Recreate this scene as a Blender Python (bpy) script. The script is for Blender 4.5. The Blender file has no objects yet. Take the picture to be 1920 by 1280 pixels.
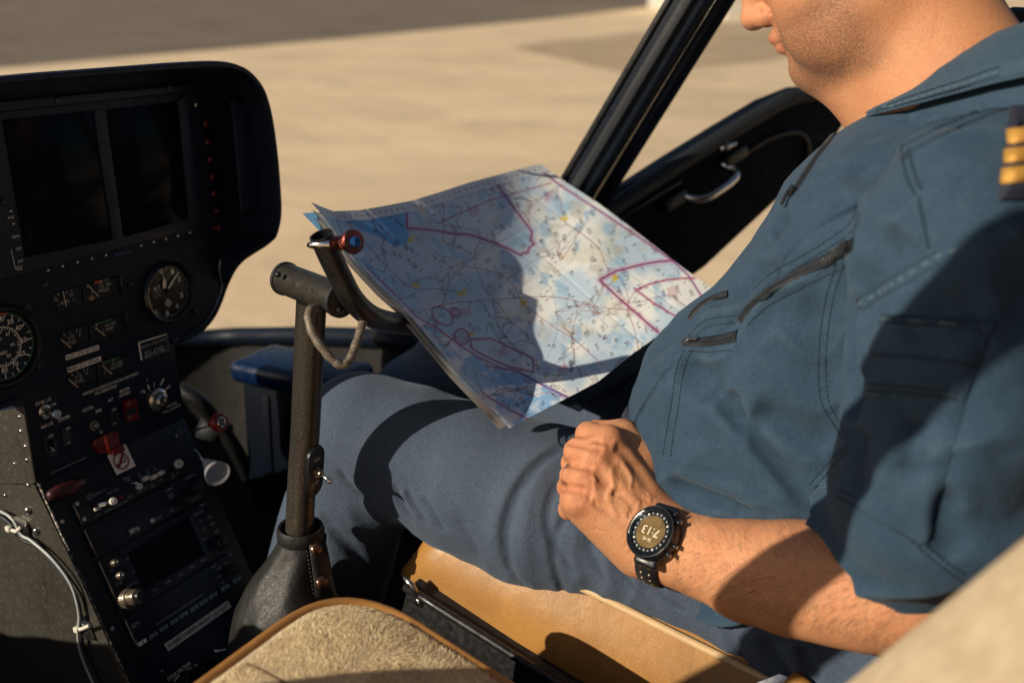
import bpy, bmesh, math, random
import numpy as np
from mathutils import Vector, Matrix, noise as mnoise
from mathutils.bvhtree import BVHTree
random.seed(7); np.random.seed(7)
SC = bpy.context.scene
COL = SC.collection
# ------------------------------------------------------------------ camera frame (helicopter axes: X right, Y forward, Z up)
_u = np.array([.0338, .9386, .3433]); _u /= np.linalg.norm(_u)
_r = np.array([.4918, .2834, -.8232]); _r -= _u*(_r@_u); _r /= np.linalg.norm(_r)
_f = np.cross(_u, _r)
CR = np.array([_r, _f, _u]); FPX = 1900.; CAM = np.array([-.70, 0., 1.5])
def ray(px, py): return CR@np.array([(px-960)/FPX, -(py-640)/FPX, -1.])
def PZ(px, py, z): return CAM+ray(px, py)*z
def PL(px, py, p, n):
    d = ray(px, py); n = np.array(n, float)
    return CAM+d*(((np.array(p, float)-CAM)@n)/(d@n))
def PX(px, py, X): return PL(px, py, (X, 0, 0), (1, 0, 0))
def PY(px, py, Y): return PL(px, py, (0, Y, 0), (0, 1, 0))
def PH(px, py, Z): return PL(px, py, (0, 0, Z), (0, 0, 1))
def proj(p):
    c = CR.T@(np.array(p)-CAM); return 960+FPX*c[0]/-c[2], 640-FPX*c[1]/-c[2], -c[2]
V = lambda *a: np.array(a, float)
def nrm(v): v = np.array(v, float); return v/np.linalg.norm(v)
def lerp(a, b, t): return a+(b-a)*t

# ------------------------------------------------------------------ objects
def link(o, parent=None):
    COL.objects.link(o)
    if parent is not None: o.parent = parent
    return o
def tag(o, label=None, cat=None, group=None, kind=None):
    if label: o['label'] = label
    if cat: o['category'] = cat
    if group: o['group'] = group
    if kind: o['kind'] = kind
    return o
def thing(name, label, cat, loc=(0, 0, 0), group=None):
    o = bpy.data.objects.new(name, None); o.empty_display_size = .05
    link(o); o.location = Vector(loc); tag(o, label, cat, group)
    return o
def _place(o, parent):
    # geometry is given in helicopter axes; keep it there under a parent Empty that stands at its base
    if parent is not None:
        p = parent; off = Vector((0, 0, 0))
        while p is not None:
            off += p.location; p = p.parent
        o.location = -off
def obj(name, me, mat=None, parent=None, smooth=True, angle=None):
    if isinstance(me, bmesh.types.BMesh):
        b = me; me = bpy.data.meshes.new(name); b.to_mesh(me); b.free()
    o = bpy.data.objects.new(name, me)
    for m in (mat if isinstance(mat, (list, tuple)) else [mat]):
        if m is not None: me.materials.append(m)
    _place(o, parent); link(o, parent)
    if smooth:
        me.polygons.foreach_set('use_smooth', [True]*len(me.polygons))
        if angle is not None:
            try: me.set_sharp_from_angle(angle=math.radians(angle))
            except Exception: pass
    return o
def pieces(name, b, mat=None, parent=None, smooth=True, angle=None):
    """link each loose piece of a bmesh as an object of its own"""
    b.verts.ensure_lookup_table(); seen = set(); out = []
    for v in b.verts:
        if v in seen: continue
        st_ = [v]; isl = []; seen.add(v)
        while st_:
            q = st_.pop(); isl.append(q)
            for e in q.link_edges:
                o = e.other_vert(q)
                if o not in seen: seen.add(o); st_.append(o)
        n = BM(); mp = {q: n.verts.new(q.co) for q in isl}
        fs = {f for q in isl for f in q.link_faces}
        for f in fs:
            g = n.faces.new([mp[q] for q in f.verts]); g.material_index = f.material_index
        out.append(obj(name, n, mat, parent, smooth, angle))
    b.free(); return out
def mesh_np(name, verts, faces):
    me = bpy.data.meshes.new(name)
    verts = np.asarray(verts, np.float32); faces = np.asarray(faces, np.int32)
    n = faces.shape[1]
    me.vertices.add(len(verts)); me.vertices.foreach_set('co', verts.ravel())
    me.loops.add(faces.size); me.loops.foreach_set('vertex_index', faces.ravel())
    me.polygons.add(len(faces))
    me.polygons.foreach_set('loop_start', np.arange(0, faces.size, n, dtype=np.int32))
    me.polygons.foreach_set('loop_total', np.full(len(faces), n, np.int32))
    me.update(calc_edges=True); me.validate()
    return me

# ------------------------------------------------------------------ bmesh shapes
def frame_from(d):
    d = nrm(d); a = V(0, 0, 1) if abs(d[2]) < .9 else V(1, 0, 0)
    x = nrm(np.cross(a, d)); return x, np.cross(d, x), d
def add_box(b, c, s, axes=None, bev=0., seg=2):
    """box centred at c with full sizes s along axes (rows)"""
    A = np.eye(3) if axes is None else np.array(axes)
    vs = []
    for i in (-1, 1):
        for j in (-1, 1):
            for k in (-1, 1):
                vs.append(b.verts.new(Vector(np.array(c)+A[0]*i*s[0]/2+A[1]*j*s[1]/2+A[2]*k*s[2]/2)))
    F = [(0, 1, 3, 2), (4, 6, 7, 5), (0, 4, 5, 1), (2, 3, 7, 6), (0, 2, 6, 4), (1, 5, 7, 3)]
    fs = [b.faces.new([vs[i] for i in f]) for f in F]
    if np.linalg.det(A) < 0:
        for f in fs: f.normal_flip()
    if bev > 0:
        es = list({e for f in fs for e in f.edges})
        bmesh.ops.bevel(b, geom=es, offset=bev, segments=seg, affect='EDGES', profile=.5)
def add_prism(b, pts, n, h, bev=0., seg=2):
    """polygon pts (3D, planar) extruded along n by h"""
    n = nrm(n)
    lo = [b.verts.new(Vector(p)) for p in pts]; hi = [b.verts.new(Vector(np.array(p)+n*h)) for p in pts]
    k = len(pts); fs = []
    f0 = b.faces.new(lo[::-1]); f1 = b.faces.new(hi); fs += [f0, f1]
    for i in range(k): fs.append(b.faces.new([lo[i], lo[(i+1) % k], hi[(i+1) % k], hi[i]]))
    bmesh.ops.recalc_face_normals(b, faces=fs)
    if bev > 0:
        bmesh.ops.bevel(b, geom=list(f1.edges), offset=bev, segments=seg, affect='EDGES', profile=.5)
def add_tube(b, pts, rad, n=12, caps=True, closed=False):
    pts = [np.array(p, float) for p in pts]; k = len(pts)
    rs = [rad]*k if np.isscalar(rad) else list(rad)
    T = []
    for i in range(k):
        if closed: t = pts[(i+1) % k]-pts[i-1]
        else: t = pts[min(i+1, k-1)]-pts[max(i-1, 0)]
        T.append(nrm(t))
    x, y, _ = frame_from(T[0]); rings = []
    for i in range(k):
        x = nrm(x-T[i]*(x@T[i])); y = np.cross(T[i], x)
        rings.append([b.verts.new(Vector(pts[i]+(x*math.cos(a)+y*math.sin(a))*rs[i])) for a in [2*math.pi*j/n for j in range(n)]])
    for i in range(k if closed else k-1):
        A, B = rings[i], rings[(i+1) % k]
        if closed and i == k-1:   # best twist match
            s = min(range(n), key=lambda q: (A[0].co-B[q].co).length); B = B[s:]+B[:s]
        for j in range(n): b.faces.new([A[j], A[(j+1) % n], B[(j+1) % n], B[j]])
    if caps and not closed:
        b.faces.new(rings[0][::-1]); b.faces.new(rings[-1])
    return rings
def add_lathe(b, c, d, prof, n=24, x=None):
    """profile [(r, h)] revolved about axis d from base c"""
    X, Y, D = frame_from(d); c = np.array(c); rings = []
    for r, h in prof:
        if r <= 1e-7: rings.append([b.verts.new(Vector(c+D*h))])
        else: rings.append([b.verts.new(Vector(c+D*h+(X*math.cos(a)+Y*math.sin(a))*r)) for a in [2*math.pi*j/n for j in range(n)]])
    for A, B in zip(rings, rings[1:]):
        for j in range(n):
            k = (j+1) % n
            if len(A) == 1 and len(B) == 1: break
            if len(A) == 1: b.faces.new([A[0], B[k], B[j]])
            elif len(B) == 1: b.faces.new([A[j], A[k], B[0]])
            else: b.faces.new([A[j], A[k], B[k], B[j]])
def spline(pts, n=8, closed=False):
    """Catmull-Rom through pts"""
    P = [np.array(p, float) for p in pts]; k = len(P); out = []
    for i in range(k if closed else k-1):
        p0 = P[(i-1) % k] if closed or i > 0 else 2*P[0]-P[1]
        p1 = P[i]; p2 = P[(i+1) % k]
        p3 = P[(i+2) % k] if closed or i+2 < k else 2*P[-1]-P[-2]
        for j in range(n):
            t = j/n
            out.append(.5*((2*p1)+(-p0+p2)*t+(2*p0-5*p1+4*p2-p3)*t*t+(-p0+3*p1-3*p2+p3)*t**3))
    if not closed: out.append(P[-1])
    return out
def BM(): return bmesh.new()
def grid_mesh(b, rows, flip=False):
    """rows: list of lists of points"""
    vs = [[b.verts.new(Vector(p)) for p in r] for r in rows]
    for i in range(len(vs)-1):
        for j in range(len(vs[i])-1):
            q = [vs[i][j], vs[i][j+1], vs[i+1][j+1], vs[i+1][j]]
            b.faces.new(q[::-1] if flip else q)
    return vs

# ------------------------------------------------------------------ lettering (built-in font turned into mesh)
_txt = {}
def glyphs(s, bold=0.):
    key = (s, bold)
    if key not in _txt:
        cu = bpy.data.curves.new('t', 'FONT'); cu.body = s; cu.size = 1; cu.align_x = 'CENTER'; cu.align_y = 'CENTER'
        cu.resolution_u = 2; cu.offset = bold
        o = bpy.data.objects.new('t', cu); COL.objects.link(o)
        bpy.context.view_layer.update()
        me = o.evaluated_get(bpy.context.evaluated_depsgraph_get()).to_mesh()
        vs = [v.co.copy() for v in me.vertices]; fs = [tuple(p.vertices) for p in me.polygons]
        o.to_mesh_clear(); bpy.data.objects.remove(o); bpy.data.curves.remove(cu)
        _txt[key] = (vs, fs)
    return _txt[key]
def add_text(b, s, c, x, y, h, width=None, bold=0., mi=0):
    """text centred at c, running along unit x, letters standing along unit y, cap height about h; width squeezes the line"""
    vs, fs = glyphs(s, bold)
    if not vs: return
    c = np.array(c); x = np.array(x); y = np.array(y); k = h/.70
    w = max(v.x for v in vs)-min(v.x for v in vs); y0 = (max(v.y for v in vs)+min(v.y for v in vs))/2
    x0 = (max(v.x for v in vs)+min(v.x for v in vs))/2
    kx = k if width is None else width/max(w, 1e-6)
    nv = [b.verts.new(Vector(c+x*(v.x-x0)*kx+y*(v.y-y0)*k)) for v in vs]
    for f in fs:
        try:
            q = b.faces.new([nv[i] for i in f]); q.material_index = mi
        except ValueError: pass

# ------------------------------------------------------------------ signed-distance modelling (numpy) + surface nets
class Field:
    def __init__(s, lo, hi, h):
        s.lo = np.array(lo, np.float32); s.h = h
        s.n = np.ceil((np.array(hi)-np.array(lo))/h).astype(int)+1
        s.d = np.full(tuple(s.n), 1., np.float32)
    def sub(s, lo, hi):
        a = np.clip(np.floor((np.array(lo)-s.lo)/s.h).astype(int), 0, s.n-1)
        c = np.clip(np.ceil((np.array(hi)-s.lo)/s.h).astype(int)+1, 1, s.n)
        if np.any(c <= a): return None
        sl = tuple(slice(i, j) for i, j in zip(a, c))
        ax = [(s.lo[i]+s.h*np.arange(a[i], c[i])).astype(np.float32) for i in range(3)]
        P = np.meshgrid(*ax, indexing='ij', sparse=True)
        return sl, P
    @staticmethod
    def smin(a, b, k):
        if k <= 0: return np.minimum(a, b)
        h = np.clip(.5+.5*(b-a)/k, 0, 1); return b+(a-b)*h-k*h*(1-h)
    def seg(s, a, b, ra, rb, k=.01, flat=None, op='u', pad=.012):
        a = np.array(a, np.float32); b = np.array(b, np.float32); R = max(ra, rb)+k+pad
        if flat is not None: R *= max(1, flat[1])
        q = s.sub(np.minimum(a, b)-R, np.maximum(a, b)+R)
        if q is None: return
        sl, (x, y, z) = q; D = b-a; L = max(float(D@D), 1e-12)
        px, py, pz = x-a[0], y-a[1], z-a[2]
        t = np.clip((px*D[0]+py*D[1]+pz*D[2])/L, 0, 1)
        ex, ey, ez = px-t*D[0], py-t*D[1], pz-t*D[2]
        if flat is not None:      # (direction, stretch): section stretched along the direction
            n = np.array(nrm(flat[0]), np.float32); m = ex*n[0]+ey*n[1]+ez*n[2]
            g = m*(1-1/flat[1]); ex = ex-n[0]*g; ey = ey-n[1]*g; ez = ez-n[2]*g
        e = np.sqrt(ex*ex+ey*ey+ez*ez)-(ra+(rb-ra)*t)
        s.mix(sl, e, k, op)
    def mix(s, sl, e, k, op='u'):
        if op == 'u': s.d[sl] = s.smin(s.d[sl], e, k)
        elif op == 's': s.d[sl] = -s.smin(-s.d[sl], e, k)
        else: s.d[sl] = -s.smin(-s.d[sl], -e, k)
    def chain(s, pts, k=.01, flat=None, op='u'):
        """pts: (xyz, r) ..."""
        for (a, ra), (b, rb) in zip(pts, pts[1:]): s.seg(a, b, ra, rb, k, flat, op)
    def ell(s, c, rad, axes=None, k=.01, op='u'):
        c = np.array(c, np.float32); A = np.eye(3) if axes is None else np.array(axes, float)
        R = float(max(rad))+k+.012; q = s.sub(c-R, c+R)
        if q is None: return
        sl, (x, y, z) = q; px, py, pz = x-c[0], y-c[1], z-c[2]
        t = 0; t2 = 0
        for i in range(3):
            m = px*A[i][0]+py*A[i][1]+pz*A[i][2]
            t = t+(m/rad[i])**2; t2 = t2+(m/rad[i]**2)**2
        k0 = np.sqrt(t); k1 = np.sqrt(t2)+1e-9
        s.mix(sl, k0*(k0-1)/k1, k, op)
    def fold(s, pts, w, amp, taper=True):
        """ridge (amp>0) or groove (amp<0) of gaussian width w along a polyline"""
        pts = [np.array(p, np.float32) for p in pts]
        lo = np.min(pts, 0)-3*w; hi = np.max(pts, 0)+3*w
        q = s.sub(lo, hi)
        if q is None: return
        sl, (x, y, z) = q; best = None; T = None; n = len(pts)-1
        for i in range(n):
            a, b = pts[i], pts[i+1]; D = b-a; L = max(float(D@D), 1e-12)
            px, py, pz = x-a[0], y-a[1], z-a[2]
            t = np.clip((px*D[0]+py*D[1]+pz*D[2])/L, 0, 1)
            e = (px-t*D[0])**2+(py-t*D[1])**2+(pz-t*D[2])**2
            if best is None: best, T = e, (i+t)/n
            else:
                m = e < best; best = np.where(m, e, best); T = np.where(m, (i+t)/n, T)
        g = np.exp(-best/(w*w))
        if taper: g = g*np.clip(np.sin(np.clip(T, .001, .999)*math.pi)*1.6, 0, 1)
        s.d[sl] -= amp*g
    def crumple(s, axes, scale, amp, seed=1, power=1.6, lo=None):
        """soft irregular creases: ridged value noise, long along axes[0], displacing the surface by up to amp"""
        ix = np.argwhere(np.abs(s.d) < .012); p = s.lo+s.h*ix
        if lo is not None: m = lo(p); ix, p = ix[m], p[m]
        R_ = np.random.RandomState(seed); T = R_.rand(32, 32, 32).astype(np.float32)
        def vn(q):
            i = np.floor(q).astype(int); f = (q-i).astype(np.float32); f = f*f*(3-2*f); r = 0
            for a in (0, 1):
                for b_ in (0, 1):
                    for c in (0, 1):
                        w = (f[:, 0] if a else 1-f[:, 0])*(f[:, 1] if b_ else 1-f[:, 1])*(f[:, 2] if c else 1-f[:, 2]); r = r+w*T[(i[:, 0]+a) % 32, (i[:, 1]+b_) % 32, (i[:, 2]+c) % 32]
            return r
        A = np.array(axes, np.float32); q = (p@A.T)/np.array(scale, np.float32); w = np.stack([vn(p/.05+7), vn(p/.05+19), vn(p/.05+31)], 1)-.5
        v = vn(q+w*.9+3); g = 1-np.abs(2*v-1); msk = np.clip(vn(p/.07+11)*1.9-.45, 0, 1)
        s.d[tuple(ix.T)] -= amp*(g**power-.4)*msk
    def halfspace(s, p, n, keep_neg=True):
        n = np.array(nrm(n), np.float32)
        sl, (x, y, z) = s.sub(s.lo, s.lo+s.h*(s.n-1))
        e = (x-p[0])*n[0]+(y-p[1])*n[1]+(z-p[2])*n[2]
        s.d = np.maximum(s.d, e if keep_neg else -e)
    def surface(s):
        d = s.d; n = s.n
        d = np.pad(d[1:-1, 1:-1, 1:-1], 1, constant_values=1.)
        ins = d < 0
        # cells with mixed corners
        c = ins[:-1, :-1, :-1].astype(np.int8)
        for i, j, k in [(1, 0, 0), (0, 1, 0), (0, 0, 1), (1, 1, 0), (1, 0, 1), (0, 1, 1), (1, 1, 1)]:
            c = c+ins[i:n[0]-1+i, j:n[1]-1+j, k:n[2]-1+k]
        act = np.argwhere((c > 0) & (c < 8)); del c
        idx = -np.ones(tuple(n-1), np.int32); idx[tuple(act.T)] = np.arange(len(act))
        acc = np.zeros((len(act), 3), np.float32); cnt = np.zeros(len(act), np.float32)
        cor = [(i, j, k) for i in (0, 1) for j in (0, 1) for k in (0, 1)]
        val = {q: d[act[:, 0]+q[0], act[:, 1]+q[1], act[:, 2]+q[2]] for q in cor}
        for q in cor:
            for ax in range(3):
                if q[ax] == 0:
                    w = list(q); w[ax] = 1; w = tuple(w)
                    a, b = val[q], val[w]; m = (a < 0) != (b < 0)
                    t = np.where(m, a/np.where(m, a-b, 1), 0)
                    p = np.array(q, np.float32)[None].repeat(len(act), 0); p[:, ax] += t
                    acc[m] += p[m]; cnt[m] += 1
        verts = s.lo+s.h*(act+acc/np.maximum(cnt, 1)[:, None])
        quads = []
        for ax in range(3):
            a1, a2 = (ax+1) % 3, (ax+2) % 3
            A = [slice(None)]*3; B = [slice(None)]*3; A[ax] = slice(0, -1); B[ax] = slice(1, None)
            ia, ib = ins[tuple(A)], ins[tuple(B)]
            for pos in (True, False):
                e = np.argwhere((ia & ~ib) if pos else (~ia & ib))
                e = e[(e[:, a1] > 0) & (e[:, a2] > 0) & (e[:, a1] < n[a1]-1) & (e[:, a2] < n[a2]-1)]
                def cell(o1, o2):
                    q = e.copy(); q[:, a1] -= o1; q[:, a2] -= o2; return idx[tuple(q.T)]
                Q = np.stack([cell(1, 1), cell(0, 1), cell(0, 0), cell(1, 0)], 1)
                quads.append(Q if pos else Q[:, ::-1])
        quads = np.concatenate(quads); quads = quads[(quads >= 0).all(1)]
        return verts, quads
def bvh_of(verts, quads): return BVHTree.FromPolygons([Vector(v) for v in verts], [tuple(q) for q in quads.tolist()])
def hit(bvh, px, py):
    d = nrm(ray(px, py)); l, n, i, t = bvh.ray_cast(Vector(CAM), Vector(d))
    return (None, None) if l is None else (np.array(l), np.array(n))
def onsurf(bvh, pix, n=6, lift=0.):
    """pixel polyline -> points on a surface, through a spline"""
    out = []
    for p in spline([V(*q) for q in pix], n) if n > 1 else pix:
        l, m = hit(bvh, p[0], p[1])
        if l is not None: out.append(l+m*lift)
    return out
# ------------------------------------------------------------------ materials
def srgb(r, g, b):
    f = lambda c: c/12.92 if c <= .04045 else ((c+.055)/1.055)**2.4
    return (f(r/255), f(g/255), f(b/255), 1)
class NT:
    def __init__(s, name):
        m = bpy.data.materials.new(name); m.use_nodes = True; s.m = m; s.t = m.node_tree; s.n = s.t.nodes
        s.b = s.n['Principled BSDF']; s.out = s.n['Material Output']; s._tc = None
    def new(s, t, **k):
        q = s.n.new(t)
        for a, v in k.items(): setattr(q, a, v)
        return q
    def l(s, a, b): s.t.links.new(a, b)
    @property
    def co(s):
        if s._tc is None: s._tc = s.new('ShaderNodeTexCoord')
        return s._tc.outputs['Object']
    def noise(s, scale, detail=3, rough=.55, dist=0, vec=None, stretch=None):
        v = s.co if vec is None else vec
        if stretch is not None:
            mp = s.new('ShaderNodeMapping'); mp.inputs['Scale'].default_value = stretch; s.l(v, mp.inputs[0]); v = mp.outputs[0]
        q = s.new('ShaderNodeTexNoise'); q.inputs['Scale'].default_value = scale; q.inputs['Detail'].default_value = detail
        q.inputs['Roughness'].default_value = rough; q.inputs['Distortion'].default_value = dist
        s.l(v, q.inputs['Vector']); return q.outputs['Fac']
    def ramp(s, fac, stops, interp='LINEAR'):
        q = s.new('ShaderNodeValToRGB'); q.color_ramp.interpolation = interp; e = q.color_ramp.elements
        while len(e) < len(stops): e.new(.5)
        for el, (p, c) in zip(e, stops): el.position = p; el.color = c if len(c) == 4 else (*c, 1)
        s.l(fac, q.inputs[0]); return q.outputs[0]
    def mix(s, fac, a, b, mode='MIX'):
        q = s.new('ShaderNodeMix', data_type='RGBA', blend_type=mode)
        for i, v in ((0, fac), (6, a), (7, b)):
            if hasattr(v, 'is_output') or isinstance(v, bpy.types.NodeSocket): s.l(v, q.inputs[i])
            else: q.inputs[i].default_value = v
        return q.outputs[2]
    def math(s, op, a, b=0., clamp=False):
        q = s.new('ShaderNodeMath', operation=op, use_clamp=clamp)
        for i, v in ((0, a), (1, b)):
            if isinstance(v, bpy.types.NodeSocket): s.l(v, q.inputs[i])
            else: q.inputs[i].default_value = v
        return q.outputs[0]
    def bump(s, h, strength=.3, dist=.001, normal=None):
        q = s.new('ShaderNodeBump'); q.inputs['Strength'].default_value = strength; q.inputs['Distance'].default_value = dist
        s.l(h, q.inputs['Height'])
        if normal is not None: s.l(normal, q.inputs['Normal'])
        return q.outputs[0]
    def set(s, **k):
        for a, v in k.items():
            i = s.b.inputs[{'color': 'Base Color', 'rough': 'Roughness', 'metal': 'Metallic', 'normal': 'Normal', 'spec': 'Specular IOR Level', 'sheen': 'Sheen Weight',
                            'sheenr': 'Sheen Roughness', 'sheent': 'Sheen Tint', 'sss': 'Subsurface Weight', 'sssr': 'Subsurface Radius', 'ssss': 'Subsurface Scale', 'coat': 'Coat Weight', 'coatr': 'Coat Roughness', 'trans': 'Transmission Weight', 'alpha': 'Alpha',
                            'emit': 'Emission Color', 'emits': 'Emission Strength', 'ior': 'IOR'}[a]]
            if isinstance(v, bpy.types.NodeSocket): s.l(v, i)
            else: i.default_value = v
        return s.m
def simple(name, col, rough=.5, metal=0., var=.15, scale=60, bump=0., bscale=400, spec=.5, bdist=.0006, rvar=.12, **k):
    t = NT(name)
    n = t.noise(scale, 4, .6)
    lo = tuple(c*(1-var) for c in col[:3]); hi = tuple(min(1, c*(1+var)) for c in col[:3])
    t.set(color=t.ramp(n, [(.3, lo), (.7, hi)]), metal=metal, spec=spec)
    rr = t.ramp(t.noise(scale*2.3, 3), [(.3, (max(0, rough-rvar),)*3), (.7, (min(1, rough+rvar),)*3)])
    t.set(rough=rr)
    if bump: t.set(normal=t.bump(t.noise(bscale, 3, .6), bump, bdist))
    if k: t.set(**k)
    return t.m
M = {}
M['panel'] = simple('panel_black', (.0010, .0064, .0215), .55, var=.25, bump=.15, bscale=900, spec=.35)
M['hood'] = simple('hood_black_vinyl', (.0014, .0070, .0225), .6, var=.25, bump=.35, bscale=700, spec=.4)
M['radio'] = simple('radio_black', (.0009, .0056, .0195), .45, var=.2, bump=.1, bscale=1200, spec=.4)
M['screen'] = simple('dark_display_glass', (.0020, .0052, .0110), .12, var=.1, spec=.05, rvar=.02)
M['bezel'] = simple('display_bezel', (.006, .014, .030), .5, var=.12, bump=.1, bscale=1500)
M['gaugeface'] = simple('gauge_face', (.003, .0065, .011), .6, var=.1)
M['glassblack'] = simple('gauge_ring', (.004, .008, .014), .3, var=.1)
M['white'] = simple('white_lettering', (.88, .84, .76), .6, var=.06)
M['dimwhite'] = simple('worn_lettering', (.46, .47, .46), .6, var=.25, scale=300)
M['grey'] = simple('grey_marking', (.36, .38, .40), .6)
M['needle'] = simple('needle_cream', (.62, .50, .36), .5, var=.06)
M['green'] = simple('gauge_green', (.03, .12, .06), .6)
M['red'] = simple('red_plastic', (.18, .006, .010), .4, var=.2)
M['redlens'] = simple('red_lamp_lens', (.12, .004, .008), .2, var=.15)
M['redgauge'] = simple('gauge_red', (.45, .08, .03), .5)
M['orange'] = simple('orange_red_guard', (.62, .055, .018), .3, var=.1)
M['paperlabel'] = simple('label_paper', (.92, .87, .78), .6, var=.05, scale=300)
M['greylabel'] = simple('grey_label', (.74, .68, .63), .6, var=.06, scale=300)
M['ink'] = simple('black_ink', (.012, .013, .016), .6)
M['inkred'] = simple('red_ink', (.24, .012, .02), .6)
M['steel'] = simple('brushed_steel', (.55, .54, .52), .28, 1., var=.1, bump=.05, bscale=900)
M['chrome'] = simple('bright_metal', (.75, .73, .70), .16, 1., var=.06)
M['knob'] = simple('knob_bronze_grey', (.30, .25, .20), .35, .8, var=.15)
M['darkmetal'] = simple('dark_metal', (.05, .05, .052), .4, .8, var=.2, bump=.1, bscale=700)
M['blackplastic'] = simple('black_plastic', (.008, .011, .016), .38, var=.15, bump=.08, bscale=900)
M['rubber'] = simple('black_rubber', (.010, .012, .016), .6, var=.15, bump=.2, bscale=1200)
M['nylon'] = simple('cable_tie_nylon', (.72, .68, .58), .45, var=.05)
M['blue'] = simple('blue_plastic', (.0022, .011, .045), .28, var=.1, bump=.1, bscale=120)
M['blueanod'] = simple('blue_socket', (.02, .10, .32), .3, .6)
M['rose'] = simple('anodised_copper_red', (.36, .10, .08), .25, 1., var=.1)
M['gold'] = None
def m_sideplate():
    t = NT('console_side_painted_metal')
    n1 = t.noise(14, 5, .65); n2 = t.noise(160, 4, .7); n3 = t.noise(55, 6, .7, stretch=(1, 1, .25))
    c = t.ramp(n1, [(.3, (.055, .052, .046)), (.7, (.10, .092, .078))])
    c = t.mix(t.ramp(n2, [(.55, (0, 0, 0)), (.72, (1, 1, 1))]), c, (.14, .125, .10, 1))
    c = t.mix(t.math('MULTIPLY', t.ramp(n3, [(.60, (0, 0, 0)), (.68, (1, 1, 1))]), .45), c, (.03, .03, .03, 1))
    return t.set(color=c, rough=t.ramp(n2, [(.3, (.3,)*3), (.7, (.5,)*3)]), metal=.45, normal=t.bump(t.noise(40, 4), .15, .002))
M['sideplate'] = m_sideplate()
def m_stick():
    t = NT('worn_stick_paint')
    n = t.noise(900, 3, .7); big = t.noise(9, 3)
    # paint worn to bare metal towards the bottom of the pole
    sx = t.new('ShaderNodeSeparateXYZ'); t.l(t.co, sx.inputs[0])
    g = t.math('MULTIPLY', t.math('SUBTRACT', 1.13, sx.outputs[2]), 3.2, True)
    thr = t.math('ADD', n, t.math('MULTIPLY', g, .20))
    w = t.ramp(thr, [(.60, (0, 0, 0)), (.68, (1, 1, 1))])
    c = t.mix(w, t.ramp(big, [(.3, (.036, .034, .031)), (.7, (.054, .050, .044))]), (.26, .215, .165, 1))
    return t.set(color=c, rough=t.mix(w, (.36, .36, .36, 1), (.28, .28, .28, 1)), metal=t.mix(w, (.55, .55, .55, 1), (.8, .8, .8, 1)), normal=t.bump(n, .22, .0005))
M['stick'] = m_stick()
def m_leather(name, col, scale, strength, rough, spec=.5, bd=.0012, var=.2):
    t = NT(name)
    v = t.new('ShaderNodeTexVoronoi', feature='DISTANCE_TO_EDGE'); v.inputs['Scale'].default_value = scale
    nd = t.new('ShaderNodeTexNoise'); nd.inputs['Scale'].default_value = scale*.35; t.l(t.co, nd.inputs['Vector'])
    mv = t.new('ShaderNodeMix', data_type='VECTOR'); mv.inputs[0].default_value = .0025
    t.l(t.co, mv.inputs[4]); t.l(nd.outputs['Color'], mv.inputs[5]); t.l(mv.outputs[1], v.inputs['Vector'])
    h = t.ramp(v.outputs['Distance'], [(0, (0, 0, 0)), (.12, (1, 1, 1))])
    big = t.noise(18, 4, .6); fine = t.noise(scale*1.2, 3)
    c = t.ramp(big, [(.3, tuple(q*(1-var) for q in col)), (.7, tuple(q*(1+var) for q in col))])
    c = t.mix(t.math('MULTIPLY', t.math('SUBTRACT', 1., h), .25), c, tuple(q*.5 for q in col)+(1,))
    nb = t.bump(big, .45 if scale > 500 else .16, .010 if scale > 500 else .008); nb = t.bump(h, strength, bd, nb); nb = t.bump(fine, strength*.4, .0006, nb)
    return t.set(color=c, rough=t.ramp(fine, [(.3, (rough-.08,)*3), (.7, (rough+.1,)*3)]), spec=spec, normal=nb)
M['bootleather'] = m_leather('black_boot_leather', (.016, .0155, .0145), 600, .25, .46, .42, .0008)
M['tan'] = m_leather('tan_leather', (.38, .185, .048), 330, .10, .40, .40, .0004, .20)
M['piping'] = simple('tan_piping', (.40, .19, .055), .4, var=.15, scale=40, bump=.15, bscale=500)
def m_fleece():
    t = NT('beige_fleece')
    a = t.noise(70, 5, .65); b = t.noise(420, 4, .7); g = t.noise(14, 3)
    c = t.ramp(a, [(.30, (.50, .34, .18)), (.5, (.74, .55, .34)), (.70, (.93, .75, .53))])
    c = t.mix(t.math('MULTIPLY', b, .35), c, (.66, .53, .37, 1))
    c = t.mix(t.math('MULTIPLY', g, .25), c, (.36, .25, .14, 1))
    nb = t.bump(a, .6, .006); nb = t.bump(b, .8, .0025, nb)
    return t.set(color=c, rough=.95, sheen=.35, sheenr=.5, sheent=(1, .86, .68, 1), spec=.1, normal=nb)
M['fleece'] = m_fleece()
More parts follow.
